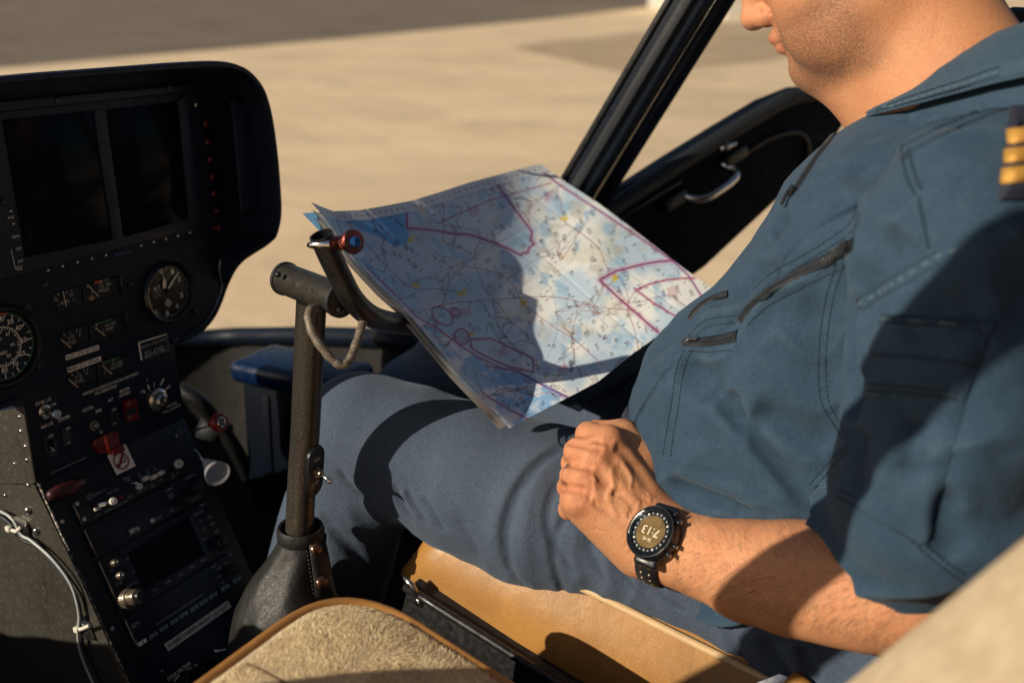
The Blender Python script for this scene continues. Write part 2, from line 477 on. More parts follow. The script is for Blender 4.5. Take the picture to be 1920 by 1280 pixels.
def m_cloth(name, lo, hi, spk, weave=1300, sheen=.12, bstr=.55, wear=(.2, .3, .36)):
    t = NT(name)
    big = t.noise(7, 4, .6); mid = t.noise(60, 5, .65); f1 = t.noise(weave, 2, .6); f2 = t.noise(weave*.45, 3, .7)
    c = t.ramp(big, [(.3, lo), (.7, hi)])
    c = t.mix(t.math('MULTIPLY', t.ramp(mid, [(.45, (0, 0, 0)), (.75, (1, 1, 1))]), .20), c, (*wear, 1))
    c = t.mix(t.ramp(f1, [(.35, (0, 0, 0)), (.65, (spk,)*3)]), c, tuple(min(1, q*2.6+.02) for q in hi)+(1,))
    c = t.mix(t.ramp(f2, [(.30, (spk,)*3), (.55, (0, 0, 0))]), c, tuple(q*.4 for q in lo)+(1,))
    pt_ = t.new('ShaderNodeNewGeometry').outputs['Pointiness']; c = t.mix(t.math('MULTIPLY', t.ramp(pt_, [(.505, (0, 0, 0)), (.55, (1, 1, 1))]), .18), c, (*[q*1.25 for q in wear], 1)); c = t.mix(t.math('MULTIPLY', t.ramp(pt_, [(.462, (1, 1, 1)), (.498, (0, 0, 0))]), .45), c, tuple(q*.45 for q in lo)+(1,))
    nb = t.bump(mid, .25, .005); nb = t.bump(f2, bstr*.6, .0008, nb); nb = t.bump(f1, bstr, .0004, nb)
    return t.set(color=c, rough=.85, sheen=sheen, sheenr=.5, sheent=(.7, .85, 1, 1), spec=.2, normal=nb)
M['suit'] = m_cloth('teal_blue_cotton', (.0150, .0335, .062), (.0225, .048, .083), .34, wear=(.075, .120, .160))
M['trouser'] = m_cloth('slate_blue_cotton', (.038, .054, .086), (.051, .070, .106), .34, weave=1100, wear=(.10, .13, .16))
M['thread'] = simple('navy_thread', (.010, .024, .040), .8, var=.2, scale=800)
M['palethread'] = simple('worn_seam', (.060, .105, .140), .85, var=.25, scale=500)
M['ziptape'] = simple('zip_tape', (.006, .010, .016), .7, var=.2, scale=500, bump=.3, bscale=1500)
M['zipteeth'] = simple('zip_teeth', (.07, .075, .085), .35, .5, var=.2)
M['navy'] = simple('epaulette_navy', (.012, .016, .035), .8, var=.2, scale=600, bump=.3, bscale=1500)
def m_gold():
    t = NT('gold_braid'); n = t.noise(900, 3, .7)
    return t.set(color=t.ramp(n, [(.35, (.42, .19, .03)), (.7, (.80, .46, .11))]), rough=.45, metal=.35, normal=t.bump(n, .6, .001))
M['gold'] = m_gold()
M['tee'] = simple('white_undershirt', (.75, .73, .70), .8, var=.05)
def m_skin():
    t = NT('skin')
    at = t.new('ShaderNodeVertexColor', layer_name='tone'); tone = at.outputs[0]
    a = t.noise(90, 4, .6); b = t.noise(520, 4, .65); fine = t.noise(1600, 2, .6); fr = t.noise(230, 2, .5)
    c = t.mix(t.math('MULTIPLY', t.ramp(a, [(.4, (0, 0, 0)), (.75, (1, 1, 1))]), .35), tone, (.64, .22, .115, 1))
    c = t.mix(t.math('MULTIPLY', t.ramp(t.noise(24, 4, .6), [(.42, (0, 0, 0)), (.7, (1, 1, 1))]), .35), c, (.56, .19, .10, 1))
    c = t.mix(t.math('MULTIPLY', t.ramp(b, [(.35, (1, 1, 1)), (.6, (0, 0, 0))]), .34), c, (.32, .14, .070, 1))
    c = t.mix(t.ramp(fr, [(.70, (0, 0, 0)), (.76, (.45, .45, .45))]), c, (.20, .075, .035, 1))
    # stubble mask is carried in the alpha of the tone attribute
    st = t.ramp(t.noise(1300, 2, .6), [(.46, (1, 1, 1)), (.60, (0, 0, 0))])
    c = t.mix(t.math('MULTIPLY', t.math('MULTIPLY', st, .78), t.math('SUBTRACT', 1., at.outputs[1])), c, (.075, .050, .038, 1))
    v = t.new('ShaderNodeTexVoronoi', feature='DISTANCE_TO_EDGE'); v.inputs['Scale'].default_value = 620; t.l(t.co, v.inputs['Vector'])
    nb = t.bump(t.ramp(v.outputs['Distance'], [(0, (0, 0, 0)), (.15, (1, 1, 1))]), .30, .0008)
    nb = t.bump(b, .40, .0014, nb); nb = t.bump(fine, .2, .0004, nb)
    return t.set(color=c, rough=t.ramp(b, [(.3, (.42,)*3), (.7, (.62,)*3)]), spec=.4, sss=.12, ssss=.006, sssr=(1., .35, .18), normal=nb)
M['skin'] = m_skin()
M['nail'] = simple('nail', (.62, .33, .24), .3)
M['hair'] = simple('dark_brown_hair', (.025, .016, .011), .55, var=.4, scale=500, bump=.6, bscale=900)
M['eye'] = simple('eye_white', (.7, .66, .62), .15, var=.03)
M['iris'] = simple('iris', (.05, .03, .02), .15)
# ------------------------------------------------------------------ camera, sun, sky
cd = bpy.data.cameras.new('camera'); cam = bpy.data.objects.new('camera', cd); COL.objects.link(cam); SC.camera = cam
Rm = Matrix([[CR[i][j] for j in range(3)] for i in range(3)])
cam.matrix_world = Matrix.Translation(Vector(CAM)) @ Rm.to_4x4()
cd.sensor_width = 36; cd.lens = 36*FPX/1920; cd.clip_start = .02; cd.clip_end = 2000
cd.dof.use_dof = True; cd.dof.focus_distance = 1.0; cd.dof.aperture_fstop = 3.5
SUN = nrm(V(-.78, .45, .455))          # direction towards the sun
sl = bpy.data.lights.new('sun', 'SUN'); sl.energy = 5.0; sl.angle = math.radians(.5); sl.color = (1., .88, .69)
so = bpy.data.objects.new('sun', sl); COL.objects.link(so)
so.rotation_euler = Vector(SUN).to_track_quat('Z', 'Y').to_euler(); so.location = (-3, 2, 4)
w = bpy.data.worlds.new('World'); SC.world = w; w.use_nodes = True
nt = w.node_tree; sky = nt.nodes.new('ShaderNodeTexSky'); sky.sky_type = 'NISHITA'; sky.sun_disc = False
sky.sun_elevation = math.asin(SUN[2]); sky.sun_rotation = math.atan2(SUN[0], SUN[1]); sky.air_density = 1.0; sky.dust_density = 1.2
bg = nt.nodes['Background']; bg.inputs[1].default_value = .054; nt.links.new(sky.outputs[0], bg.inputs[0])
SC.view_settings.view_transform = 'Standard'; SC.view_settings.look = 'None'; SC.view_settings.exposure = 0; SC.view_settings.gamma = 1
SC.cycles.max_bounces = 6; SC.cycles.transparent_max_bounces = 12; SC.cycles.use_denoising = True
SC.cycles.caustics_reflective = False; SC.cycles.caustics_refractive = False
# ------------------------------------------------------------------ airfield
def m_ground(name, lo, hi, crack=False):
    t = NT(name)
    a = t.noise(.35, 5, .6); b = t.noise(1.3, 6, .62, stretch=(1, .35, 1)); c2 = t.noise(40, 4, .6)
    c = t.ramp(a, [(.3, lo), (.7, hi)])
    big = t.noise(.55, 6, .72, dist=.6); sp_ = t.noise(6, 4, .7, stretch=(1, .25, 1))
    c = t.mix(t.math('MULTIPLY', t.ramp(big, [(.46, (0, 0, 0)), (.70, (1, 1, 1))]), .55), c, tuple(q*.55 for q in lo)+(1,))
    c = t.mix(t.math('MULTIPLY', t.ramp(sp_, [(.50, (0, 0, 0)), (.72, (1, 1, 1))]), .38), c, tuple(q*.5 for q in lo)+(1,))
    c = t.mix(t.math('MULTIPLY', t.ramp(b, [(.48, (0, 0, 0)), (.7, (1, 1, 1))]), .28), c, tuple(q*.62 for q in lo)+(1,))
    c = t.mix(t.math('MULTIPLY', c2, .18), c, tuple(q*.7 for q in lo)+(1,))
    return t.set(color=c, rough=.9, spec=.15, normal=t.bump(c2, .3, .004))
def sheet(name, pts, z, m):
    b = BM(); b.faces.new([b.verts.new((x, y, z)) for x, y in pts]); o = obj(name, b, m, smooth=False); return tag(o, kind='structure')
sheet('ground', [(-900, -900), (900, -900), (900, 900), (-900, 900)], 0, m_ground('pale_concrete_apron', (.80, .60, .385), (.90, .70, .47)))
mA = m_ground('worn_asphalt', (.19, .15, .115), (.25, .20, .155))
def gp(px, py):
    q = PH(px, py, 0.); return (q[0], q[1])
A1 = gp(0, 128); A2 = gp(560, 80); A3 = gp(1010, 38); A4 = gp(1230, 12)
def ext(a, c, s): return (a[0]+(a[0]-c[0])*s, a[1]+(a[1]-c[1])*s)
L0 = ext(A1, A2, .8)
sheet('asphalt_taxiway', [L0, A1, A2, A3, A4, ext(A4, A3, 1.), (400, 700), (-200, 700)], .004, mA)
sheet('asphalt_strip', [gp(*p) for p in [(960, 88), (1180, 62), (1420, 40), (1700, 30), (1700, 75), (1400, 118), (1180, 140)][::-1]], .008, m_ground('faded_asphalt', (.50, .375, .245), (.60, .455, .30)))
# ------------------------------------------------------------------ instrument panel
NP = nrm(V(0, -math.cos(math.radians(4.7)), math.sin(math.radians(4.7)))); UP = nrm(V(0, math.sin(math.radians(4.7)), math.cos(math.radians(4.7)))); XR = V(1, 0, 0)
PA = V(0, .897, .965)                       # a point of the lower panel face
def pan(px, py, lift=0.): return PL(px, py, PA+NP*lift, NP)
def st(p): d = np.array(p)-PA; return d[0], d@UP
def sp(s, t, n=0.): return PA+XR*s+UP*t+NP*n
NC = nrm(V(0, -.889, .457)); UC = nrm(V(0, .457, .889)); CA = V(0, .866, .913)
def con(px, py, lift=0.): return PL(px, py, CA+NC*lift, NC)
zA = lambda x, y: (x/4.925, 480+y/4.925)
zB = lambda x, y: (200+x/4.925, 480+y/4.925)
zD = lambda x, y: (40+x/4.742, 690+y/4.742)
zE = lambda x, y: (220+x/4.742, 680+y/4.742)
zF = lambda x, y: (120+x/5.817, 850+y/5.817)
zG = lambda x, y: (160+x/4.923, 1020+y/4.923)
zR = lambda x, y: (330+x/5.333, 200+y/5.333)
z1 = lambda x, y: (x/2.977, 90+y/2.977)
z2 = lambda x, y: (x/2.977, 470+y/2.977)
z3 = lambda x, y: (x/2.977, 850+y/2.977)
class Letters:
    """collects lettering lying on one face into a mesh"""
    def __init__(s, fn, up, nrm_): s.b = BM(); s.fn, s.up, s.n = fn, up, nrm_; s.k = 0
    def t(s, txt, a, b, h, lift=.0012, bold=0., mi=0):
        A, B = s.fn(*a, lift), s.fn(*b, lift); c = (A+B)/2; x = XR if True else nrm(B-A)
        z = np.linalg.norm((c-CAM)@CR[:, 2]); add_text(s.b, txt, c, x, s.up, h*abs((c-CAM)@(-CR[:, 2]))/FPX, abs((B-A)[0]), bold, mi)
    def bar(s, a, b, w, lift=.0012, mi=0):
        """flat stroke between two picture points, w px wide"""
        A, B = s.fn(*a, lift), s.fn(*b, lift); d = nrm(B-A); q = np.cross(s.n, d)*w*.5*abs((A-CAM)@(-CR[:, 2]))/FPX
        f = s.b.faces.new([s.b.verts.new(Vector(p)) for p in (A-q, B-q, B+q, A+q)]); f.material_index = mi
    def poly(s, pts, lift=.0012, mi=0):
        P = [s.fn(*p, lift) for p in pts]
        f = s.b.faces.new([s.b.verts.new(Vector(p)) for p in P]); f.normal_update()
        if np.array(f.normal)@s.n < 0: f.normal_flip()
        f.material_index = mi
    def disc(s, c, r, lift=.0012, mi=0, n=20, r0=0):
        """round mark; c and r in panel metres"""
        x, y = XR, s.up; c = np.array(c)+s.n*lift
        if r0 <= 0:
            f = s.b.faces.new([s.b.verts.new(Vector(c+(x*math.cos(a)+y*math.sin(a))*r)) for a in [2*math.pi*i/n for i in range(n)]]); f.material_index = mi
        else:
            s.arc(c, r0, r, 0, 360, mi, n)
    def arc(s, c, r0, r1, a0, a1, mi=0, n=20):
        x, y = XR, s.up; c = np.array(c)
        R = [[s.b.verts.new(Vector(c+(x*math.cos(a)+y*math.sin(a))*r)) for r in (r0, r1)] for a in [math.radians(lerp(a0, a1, i/n)) for i in range(n+1)]]
        for i in range(n):
            f = s.b.faces.new([R[i][0], R[i][1], R[i+1][1], R[i+1][0]]); f.material_index = mi
    def done(s, name, mats, parent): return obj(name, s.b, mats, parent, smooth=False)
panel = thing('instrument_panel', 'matt black helicopter instrument panel under a rounded glareshield, dials and switches below dark screens', 'instrument panel', (0, .9, .96))
# hood outline at its rim (picture points of its right half, mirrored about the helicopter's centre line)
HD = .085
rimpx = [(262, 122), (330, 117), (400, 114), (436, 117), (462, 126), (484, 145), (500, 170), (511, 205), (519, 250), (525, 300), (529, 350), (531, 395), (527, 425), (517, 448), (500, 464), (478, 478), (458, 492), (443, 510), (431, 535), (420, 566), (407, 594), (388, 618), (365, 634), (340, 645)]
def rim_lift(i, p):
    return HD if p[1] <= 425 else max(.006, HD*(1-(p[1]-425)/130.)**1.3 if p[1] < 555 else .006)
rim = [(*st(pan(*p, rim_lift(i, p))), rim_lift(i, p)) for i, p in enumerate(rimpx)]
rim = [(0., rim[0][1], HD)]+rim
rim_s = [tuple(p) for p in spline([V(*p) for p in rim], 4)]
strip = [(-s, t, d) for s, t, d in rim_s[::-1][:-1]]+rim_s          # open at the bottom, where the switch panel begins
def off(poly, d, closed=True):
    """offset a polyline; d > 0 grows it"""
    P = [V(p[0], p[1]) for p in poly]; out = []; n = len(P)
    for i, p in enumerate(P):
        a, c = (P[i-1], P[(i+1) % n]) if closed else (P[max(i-1, 0)], P[min(i+1, n-1)])
        t = nrm(c-a); out.append(tuple(p+V(-t[1], t[0])*d))
    return out
b = BM()
rows = []
for d, n, k in ((-.055, -.13, 0), (-.022, -.06, 0), (-.004, .0, 0), (0, -.006, 1), (-.0015, -.001, 1), (-.004, 0, 1), (-.0065, -.001, 1), (-.008, -.006, 1), (-.009, -.03, 1), (-.010, .001, 0)):
    rows.append([sp(s, t, max(n+(q[2] if k else 0), .0008 if k else -9)) for (s, t), q in zip(off(strip, d, False), strip)])
vs = [[b.verts.new(Vector(p)) for p in r] for r in rows]
for A, B in zip(vs, vs[1:]):
    for j in range(len(A)-1): b.faces.new([A[j], A[j+1], B[j+1], B[j]])
bmesh.ops.recalc_face_normals(b, faces=b.faces[:])
obj('glareshield', b, M['hood'], panel, angle=50)
# moulded inner side walls either side of the screens
b = BM()
for s in (1, -1):
    q = [pan(*p, .004) for p in ((412, 185), (466, 190), (474, 400), (436, 410))]; r = [pan(*p, HD-.03) for p in ((432, 180), (480, 200), (490, 390), (452, 405))]
    if s < 0: q = [V(-p[0], p[1], p[2]) for p in q]; r = [V(-p[0], p[1], p[2]) for p in r]
    A = [b.verts.new(Vector(p)) for p in q]; B = [b.verts.new(Vector(p)) for p in r]
    b.faces.new(B)
    for i in range(4): b.faces.new([A[i], A[(i+1) % 4], B[(i+1) % 4], B[i]])
bmesh.ops.recalc_face_normals(b, faces=b.faces[:]); bmesh.ops.bevel(b, geom=b.edges[:], offset=.006, segments=3, affect='EDGES', profile=.5)
pieces('side_moulding', b, M['hood'], panel, angle=40)
# face plate inside the hood, and the lower switch panel
b = BM(); b.faces.new([b.verts.new(Vector(sp(s, t, .002))) for s, t in off(strip, -.0095, False)][::-1]); bmesh.ops.recalc_face_normals(b, faces=b.faces[:])
if np.array(b.faces[:][0].normal)@NP < 0: b.faces[:][0].normal_flip()
obj('panel_face', b, M['panel'], panel, smooth=False)
tl = st(pan(326, 655))[1]
b = BM(); W2 = .103
add_prism(b, [sp(-W2, -.004, -.10), sp(W2, -.004, -.10), sp(W2, tl+.03, -.10), sp(-W2, tl+.03, -.10)], NP, .1013, .0012, 2)
obj('switch_panel', b, M['panel'], panel, angle=35)
LF = .0024   # lettering plane of the switch panel stands proud of the upper face
# ---- the two-screen display
def quadprism(b, pts, lift, h, bev=.0015):
    P = [pan(*p, lift) for p in pts]; add_prism(b, P, NP, h, bev, 2)
disp = BM(); quadprism(disp, [z1(-60, 360), z1(1085, 238), z1(1165, 985), z1(1100, 1005), z1(150, 1245), z1(-40, 1290)][::-1], .002, .010, .002)
display = obj('display_unit', disp, M['bezel'], panel, angle=35)
b = BM(); quadprism(b, [z1(-60, 300), z1(1040, 200), z1(1050, 240), z1(-60, 360)][::-1], .002, .014, .002); obj('top_rail', b, M['bezel'], display, angle=35)
for nm, q in (('screen', [(12, 402), (512, 350), (622, 1070), (142, 1168)]), ('screen', [(584, 346), (980, 300), (1044, 955), (682, 1058)])):
    b = BM(); quadprism(b, [z1(*p) for p in q][::-1], .0122, .0012, .0004); obj(nm, b, M['screen'], display, angle=35)
b = BM()
for q in ([(512, 350), (580, 342), (680, 1060), (622, 1072)], [(985, 295), (1040, 255), (1110, 960), (1048, 968)]):
    quadprism(b, [z1(*p) for p in q][::-1], .012, .003, .001)
pieces('divider', b, M['bezel'], display, angle=35)
L = Letters(pan, UP, NP)
for x, y in [(270, 1240), (352, 1217), (435, 1195), (515, 1175), (593, 1155), (790, 1102), (860, 1083), (928, 1065), (995, 1048), (1062, 1030)]:
    L.poly([z1(x-8, y+6), z1(x+7, y+4), z1(x-1, y-8)], .013)
for s, x, y, w, h in (('RNG', 62, 946, 34, 15), ('MENU', 90, 1052, 44, 15), ('CLR', 104, 1120, 32, 15), ('ENT', 116, 1189, 30, 14), ('DFLT', 108, 1222, 34, 12), ('MAP', 112, 1235, 30, 11)):
    L.t(s, z1(x-w/2, y+2), z1(x+w/2, y-2), h/2.977, .013)
L.poly([z1(52, 916), z1(72, 914), z1(60, 904)], .013); L.poly([z1(66, 978), z1(86, 977), z1(77, 989)], .013)
L.bar(z1(63, 1125), z1(86, 1232), 1., .013); L.bar(z1(84, 1232), z1(94, 1230), 1., .013)
L.disc(pan(*z1(1050, 319)), .0022, .0125)
L.done('lettering', [M['white']], display)
b = BM()
for x, y in ((320, 296), (945, 226), (22, 860)):
    add_lathe(b, pan(*z1(x, y), .016), NP, [(.0034, 0), (.0034, .0012), (.0026, .0019), (0, .0019)], 14)
pieces('screw', b, M['darkmetal'], display, angle=40)
b = BM(); L2 = Letters(pan, UP, NP); L2.bar(z1(640, 1156), z1(735, 1131), 3.2, .013); L2.done('blue_badge', [simple('blue_badge', (.012, .035, .20), .4)], display)
# ---- warning lights
lamps = [('MAIN', 265, 172), ('TEMP', 288, 350), ('CHIP', 310, 523), ('CHIP', 333, 697), ('FUEL', 350, 867), ('OIL', 375, 1040), ('GOV', 400, 1205)]
laby = [(237, 86), (266, 262), (288, 437), (306, 611), (328, 784), (333, 960), (370, 1120)]
L = Letters(pan, UP, NP)
for i, ((s, x, y), (lx, ly)) in enumerate(zip(lamps, laby)):
    r = .0049 if i < 5 else .0036
    b = BM(); c = pan(*zR(x-8, y), .003)
    add_lathe(b, c, NP, [(r*1.25, 0), (r*1.25, .002), (r, .0025), (r, .006), (r*.8, .0082), (r*.4, .0094), (0, .0098)], 18)
    obj('warning_light', b, M['redlens'], panel, angle=50)
    L.t(s, zR(lx-26, ly+5), zR(lx+26, ly-5), 3.6, .003, .01)
for (x0, y0), (x1, y1) in [((240, 695), (247, 740)), ((250, 795), (259, 845)), ((264, 900), (271, 950)), ((277, 1010), (285, 1050)), ((292, 1110), (296, 1160))]: L.bar(zR(x0, y0), zR(x1, y1), .9, .003)
for i, (x, y) in enumerate([(242, 664), (256, 770), (270, 876), (285, 982), (296, 1084), (284, 1165)]): L.bar(zR(x-17, y+4), zR(x+17, y-4), 1.3 if i < 5 else .9, .003)
L.done('lettering', [M['dimwhite']], panel)
# ---- altimeter
def dial_body(name, c, R, face, depth=.004):
    t = BM(); add_lathe(t, c+NP*.002, NP, [(R*1.18, 0), (R*1.18, depth), (R*1.10, depth+.003), (R*1.02, depth+.002), (R, depth-.001), (R*.99, .0015), (0, .0015)], 48)
    return obj(name, t, M['glassblack'], panel, angle=30)
alt_c = pan(*zB(548, 330)); R_a = abs((pan(*zB(742, 330))-alt_c)[0])*1.0
alt = dial_body('altimeter', alt_c, R_a, None)
L = Letters(pan, UP, NP)
for s, x, y in (('9', 412, 203), ('8', 365, 322), ('7', 375, 440), ('6', 458, 518), ('5', 560, 526), ('4', 650, 460), ('3', 690, 362), ('2', 668, 210), ('1', 608, 145), ('0', 500, 142)):
    k = {'8': 32, '3': 30, '5': 36, '7': 28}.get(s, 26); L.t(s, zB(x-k/2, y+5), zB(x+k/2, y-5), 9.5, .0045)
L.t('ALT', zB(430, 308), zB(492, 285), 8.2, .0045)
for i in range(50):
    a = math.radians(90-i*7.2); r1 = R_a*.97; r0 = R_a*(.86 if i % 5 == 0 else .91)
    A = alt_c+NP*.0045+(XR*math.cos(a)+UP*math.sin(a))*r0; B = alt_c+NP*.0045+(XR*math.cos(a)+UP*math.sin(a))*r1; q = np.cross(NP, nrm(B-A))*.00035
    f = L.b.faces.new([L.b.verts.new(Vector(p)) for p in (A-q, B-q, B+q, A+q)]); f.material_index = 1
L.poly([zB(484, 80), zB(522, 76), zB(503, 118)], .005)
for d in (0, 1, 2): L.bar(zB(535+d*2-12*d+22, 415+d*18-18), zB(575+d*2-12*d+26, 450+d*18-18), 1.6, .0047)
L.t('FEET', zB(432, 348), zB(500, 330), 3.2, .0045, 0, 1); L.t('INCHES', zB(432, 380), zB(505, 360), 3.2, .0045, 0, 1)
L.done('dial_marking', [M['white'], M['dimwhite']], alt)
L = Letters(pan, UP, NP)
L.poly([zB(562, 298), zB(578, 306), zB(668, 150), zB(663, 142)], .0062)
L.poly([zB(520, 298), zB(546, 298), zB(550, 235), zB(530, 196), zB(519, 240)], .0060); L.bar(zB(528, 200), zB(510, 120), .8, .0060)
L.disc(pan(*zB(550, 320)), .004, .0066, 1)
L.done('pointer', [M['white'], M['ink']], alt)
# ---- airspeed dial at the left edge of the frame
asi_c = pan(0, 649); R_s = abs((pan(59.5, 649)-asi_c)[0])*1.0
asi = dial_body('airspeed_dial', asi_c, R_s*1.08, None)
L = Letters(pan, UP, NP); ac = asi_c+NP*.0045
L.arc(ac, R_s*.95, R_s*1.0, 100, -250, 1, 60); L.arc(ac+NP*.0003, R_s*.95, R_s*1.0, 70, 84, 2, 6)
spd = {}
for v, x, y, tx, ty in (('30', 95, 605, 118, 540), ('40', 170, 662, 228, 620), ('50', 218, 775, 285, 760), ('60', 202, 900, 270, 915), ('70', 140, 1000, 175, 1056), ('80', 42, 1052, 54, 1125), ('20', 5, 585, -5, 520)):
    L.t(v, zA(x-29, y+9), zA(x+29, y-9), 9.6, .0045, .004)
    P = pan(*zA(tx, ty), .0045); d = nrm(P-ac); A, B = ac+d*R_s*.80, ac+d*R_s*.99; q = np.cross(NP, d)*.0006
    L.b.faces.new([L.b.verts.new(Vector(p)) for p in (A-q, B-q, B+q, A+q)]); spd[v] = math.degrees(math.atan2(d@UP, d[0]))
for i in range(-1, 8):
    a = math.radians(lerp(spd['30'], spd['80'], (i+.5)/5)); d = XR*math.cos(a)+UP*math.sin(a); A, B = ac+d*R_s*.87, ac+d*R_s*.99; q = np.cross(NP, d)*.0005
    L.b.faces.new([L.b.verts.new(Vector(p)) for p in (A-q, B-q, B+q, A+q)])
r2 = abs((pan(*zA(172, 800))-ac)[0]); L.arc(ac, r2*.965, r2*1., 0, 360, 0, 60)
for i in range(40):
    a = math.radians(i*9); d = XR*math.cos(a)+UP*math.sin(a); A, B = ac+d*r2*(.78 if i % 3 == 0 else .86), ac+d*r2*.98; q = np.cross(NP, d)*.00045
    L.b.faces.new([L.b.verts.new(Vector(p)) for p in (A-q, B-q, B+q, A+q)])
for v, x, y, k in (('40', 68, 722, 40), ('60', 115, 815, 40), ('80', 82, 918, 38), ('MPH', -5, 770, 44), ('AIR', -8, 905, 30), ('SPEED', 36, 892, 62), ('20', -12, 705, 40)):
    L.t(v, zA(x-k/2, y+6), zA(x+k/2, y-6), 6.4, .0045)
L.done('dial_marking', [M['white'], M['green'], M['redgauge']], asi)
# ---- engine gauge clusters
def cluster(x0, pts):
    b = BM(); P = [pan(*p, .002) for p in pts]; add_prism(b, P, NP, .0025, .0008, 1); return obj('engine_gauge', b, M['gaugeface'], panel, angle=35)
def gauge(pts, texts, ticks, needle, marks=()):
    g = cluster(0, pts); L = Letters(pan, UP, NP)
    for s, x, y, w, h in texts: L.t(s, zA(x-w/2, y+w*.12), zA(x+w/2, y-w*.12), h, .0052)
    for x0, y0, x1, y1 in ticks: L.bar(zA(x0, y0), zA(x1, y1), 1.3, .0052)
    for x0, y0, x1, y1, w, mi in marks: L.bar(zA(x0, y0), zA(x1, y1), w, .0050, mi)
    L.done('dial_marking', [M['dimwhite'], M['green'], M['redgauge'], M['white']], g)
    L = Letters(pan, UP, NP); L.bar(zA(*needle[:2]), zA(*needle[2:]), 2.0, .0066); L.done('needle', [M['needle']], g)
gauge([zA(*p) for p in ((500, 345), (735, 275), (755, 440), (530, 520))][::-1], [('70', 515, 405, 36, 5.5), ('70', 660, 360, 36, 6), ('AMPS', 598, 428, 82, 6), ('-', 514, 452, 14, 5), ('+', 682, 402, 16, 5)],
      [(498, 368, 506, 378), (533, 343, 546, 367), (617, 318, 616, 345), (664, 306, 655, 333)], (583, 325, 610, 460))
gauge([zA(*p) for p in ((750, 270), (1085, 185), (1105, 345), (775, 435))][::-1], [('55', 936, 275, 40, 6), ('85', 1002, 258, 40, 6), ('PRESS', 960, 312, 98, 6.5), ('C', 852, 345, 18, 6)],
      [(800, 282, 806, 290)], (806, 263, 913, 374), [(870, 247, 930, 233, 5, 2), (945, 230, 1000, 215, 5, 1), (930, 248, 936, 224, 1.6, 3), (990, 224, 998, 204, 1.6, 2)])
gauge([zA(*p) for p in ((560, 690), (795, 630), (812, 790), (585, 855))][::-1], [('1/2', 660, 748, 54, 6.5), ('FUEL', 668, 793, 86, 6.5), ('F', 740, 724, 16, 6)],
      [(590, 718, 603, 738), (646, 700, 652, 722), (712, 678, 707, 706), (746, 670, 735, 698)], (566, 768, 655, 846))
gauge([zA(*p) for p in ((812, 626), (1130, 545), (1150, 700), (832, 785))][::-1], [('180 245', 1020, 628, 100, 5), ('TEMP', 1012, 672, 76, 6), ('C', 952, 692, 16, 6)],
      [(862, 648, 866, 656)], (880, 660, 970, 737), [(895, 625, 1030, 583, 4, 1), (882, 625, 898, 640, 1.2, 3), (984, 606, 990, 588, 1.5, 3)])
gauge([zA(*p) for p in ((630, 1080), (870, 1000), (885, 1150), (660, 1225))][::-1], [('1/2', 728, 1108, 54, 6.5), ('FUEL', 735, 1150, 86, 6.5), ('F', 806, 1078, 16, 6)],
      [(660, 1085, 674, 1102), (713, 1062, 720, 1084), (778, 1038, 773, 1062), (812, 1030, 802, 1056)], (634, 1138, 720, 1210))
gauge([zA(*p) for p in ((890, 1000), (1180, 905), (1195, 1060), (900, 1150))][::-1], [('350 500', 1080, 985, 100, 5), ('CHD TEMP', 1075, 1020, 116, 6), ('C', 966, 1072, 16, 6)],
      [(928, 1008, 932, 1016)], (948, 1012, 1035, 1092), [(945, 985, 1100, 937, 4, 1), (946, 984, 964, 1000, 1.2, 3), (1042, 968, 1048, 948, 1.5, 3)])
b = BM()
for x, y in ((1092, 260), (1145, 615)):
    q = [zA(x-20, y-75), zA(x+2, y-80), zA(x+22, y+75), zA(x+4, y+84)][::-1]; add_prism(b, [pan(*p, .003) for p in q], NP, .005, .0015, 2)
pieces('gauge_window_edge', b, M['glassblack'], panel, angle=35)
b = BM(); add_lathe(b, pan(*zA(828, 385), .004), NP, [(.0032, 0), (.0032, .004), (.002, .0055), (0, .006)], 14); obj('brass_stud', b, simple('brass_stud', (.40, .24, .10), .4, .5), panel)
b = BM()
for x, y in ((410, 272), (250, 478), (365, 1020)): add_lathe(b, pan(*zA(x, y), .002), NP, [(.0036, 0), (.0036, .001), (.0026, .0018), (0, .0018)], 14)
for x, y in ((222, 262), (820, 515), (645, 775)): add_lathe(b, pan(*zB(x, y), .003), NP, [(.0036, 0), (.0036, .001), (.0026, .0018), (0, .0018)], 14)
pieces('screw', b, M['darkmetal'], panel, angle=40)
def placard(name, fn, pts, lift, h, mat, text, nfn, up, lab=None, th=.0006):
    b = BM(); add_prism(b, [fn(*p, lift) for p in pts], nfn, th); o = obj(name, b, mat, panel, smooth=False)
    L = Letters(fn, up, nfn)
    for s, a, c, hh, bold in text: L.t(s, a, c, hh, lift+th+.0005, bold)
    L.done('lettering', [M['ink']], o)
    if lab: o['label'] = lab
    return o
placard('label_strip', pan, [zA(602, 918), zA(908, 818), zA(914, 862), zA(608, 962)][::-1], .003, 0, M['paperlabel'], [('AUX 17.0 US GAL', zA(612, 934), zA(904, 846), 6.2, .012)], NP, UP, 'white strip reading AUX 17.0 US GAL')
placard('label_strip', pan, [zA(620, 1032), zA(928, 922), zA(934, 966), zA(628, 1076)][::-1], .003, 0, M['paperlabel'], [('MAIN 29.5 USGAL', zA(630, 1048), zA(924, 950), 6.2, .012)], NP, UP, 'white strip reading MAIN 29.5 USGAL')
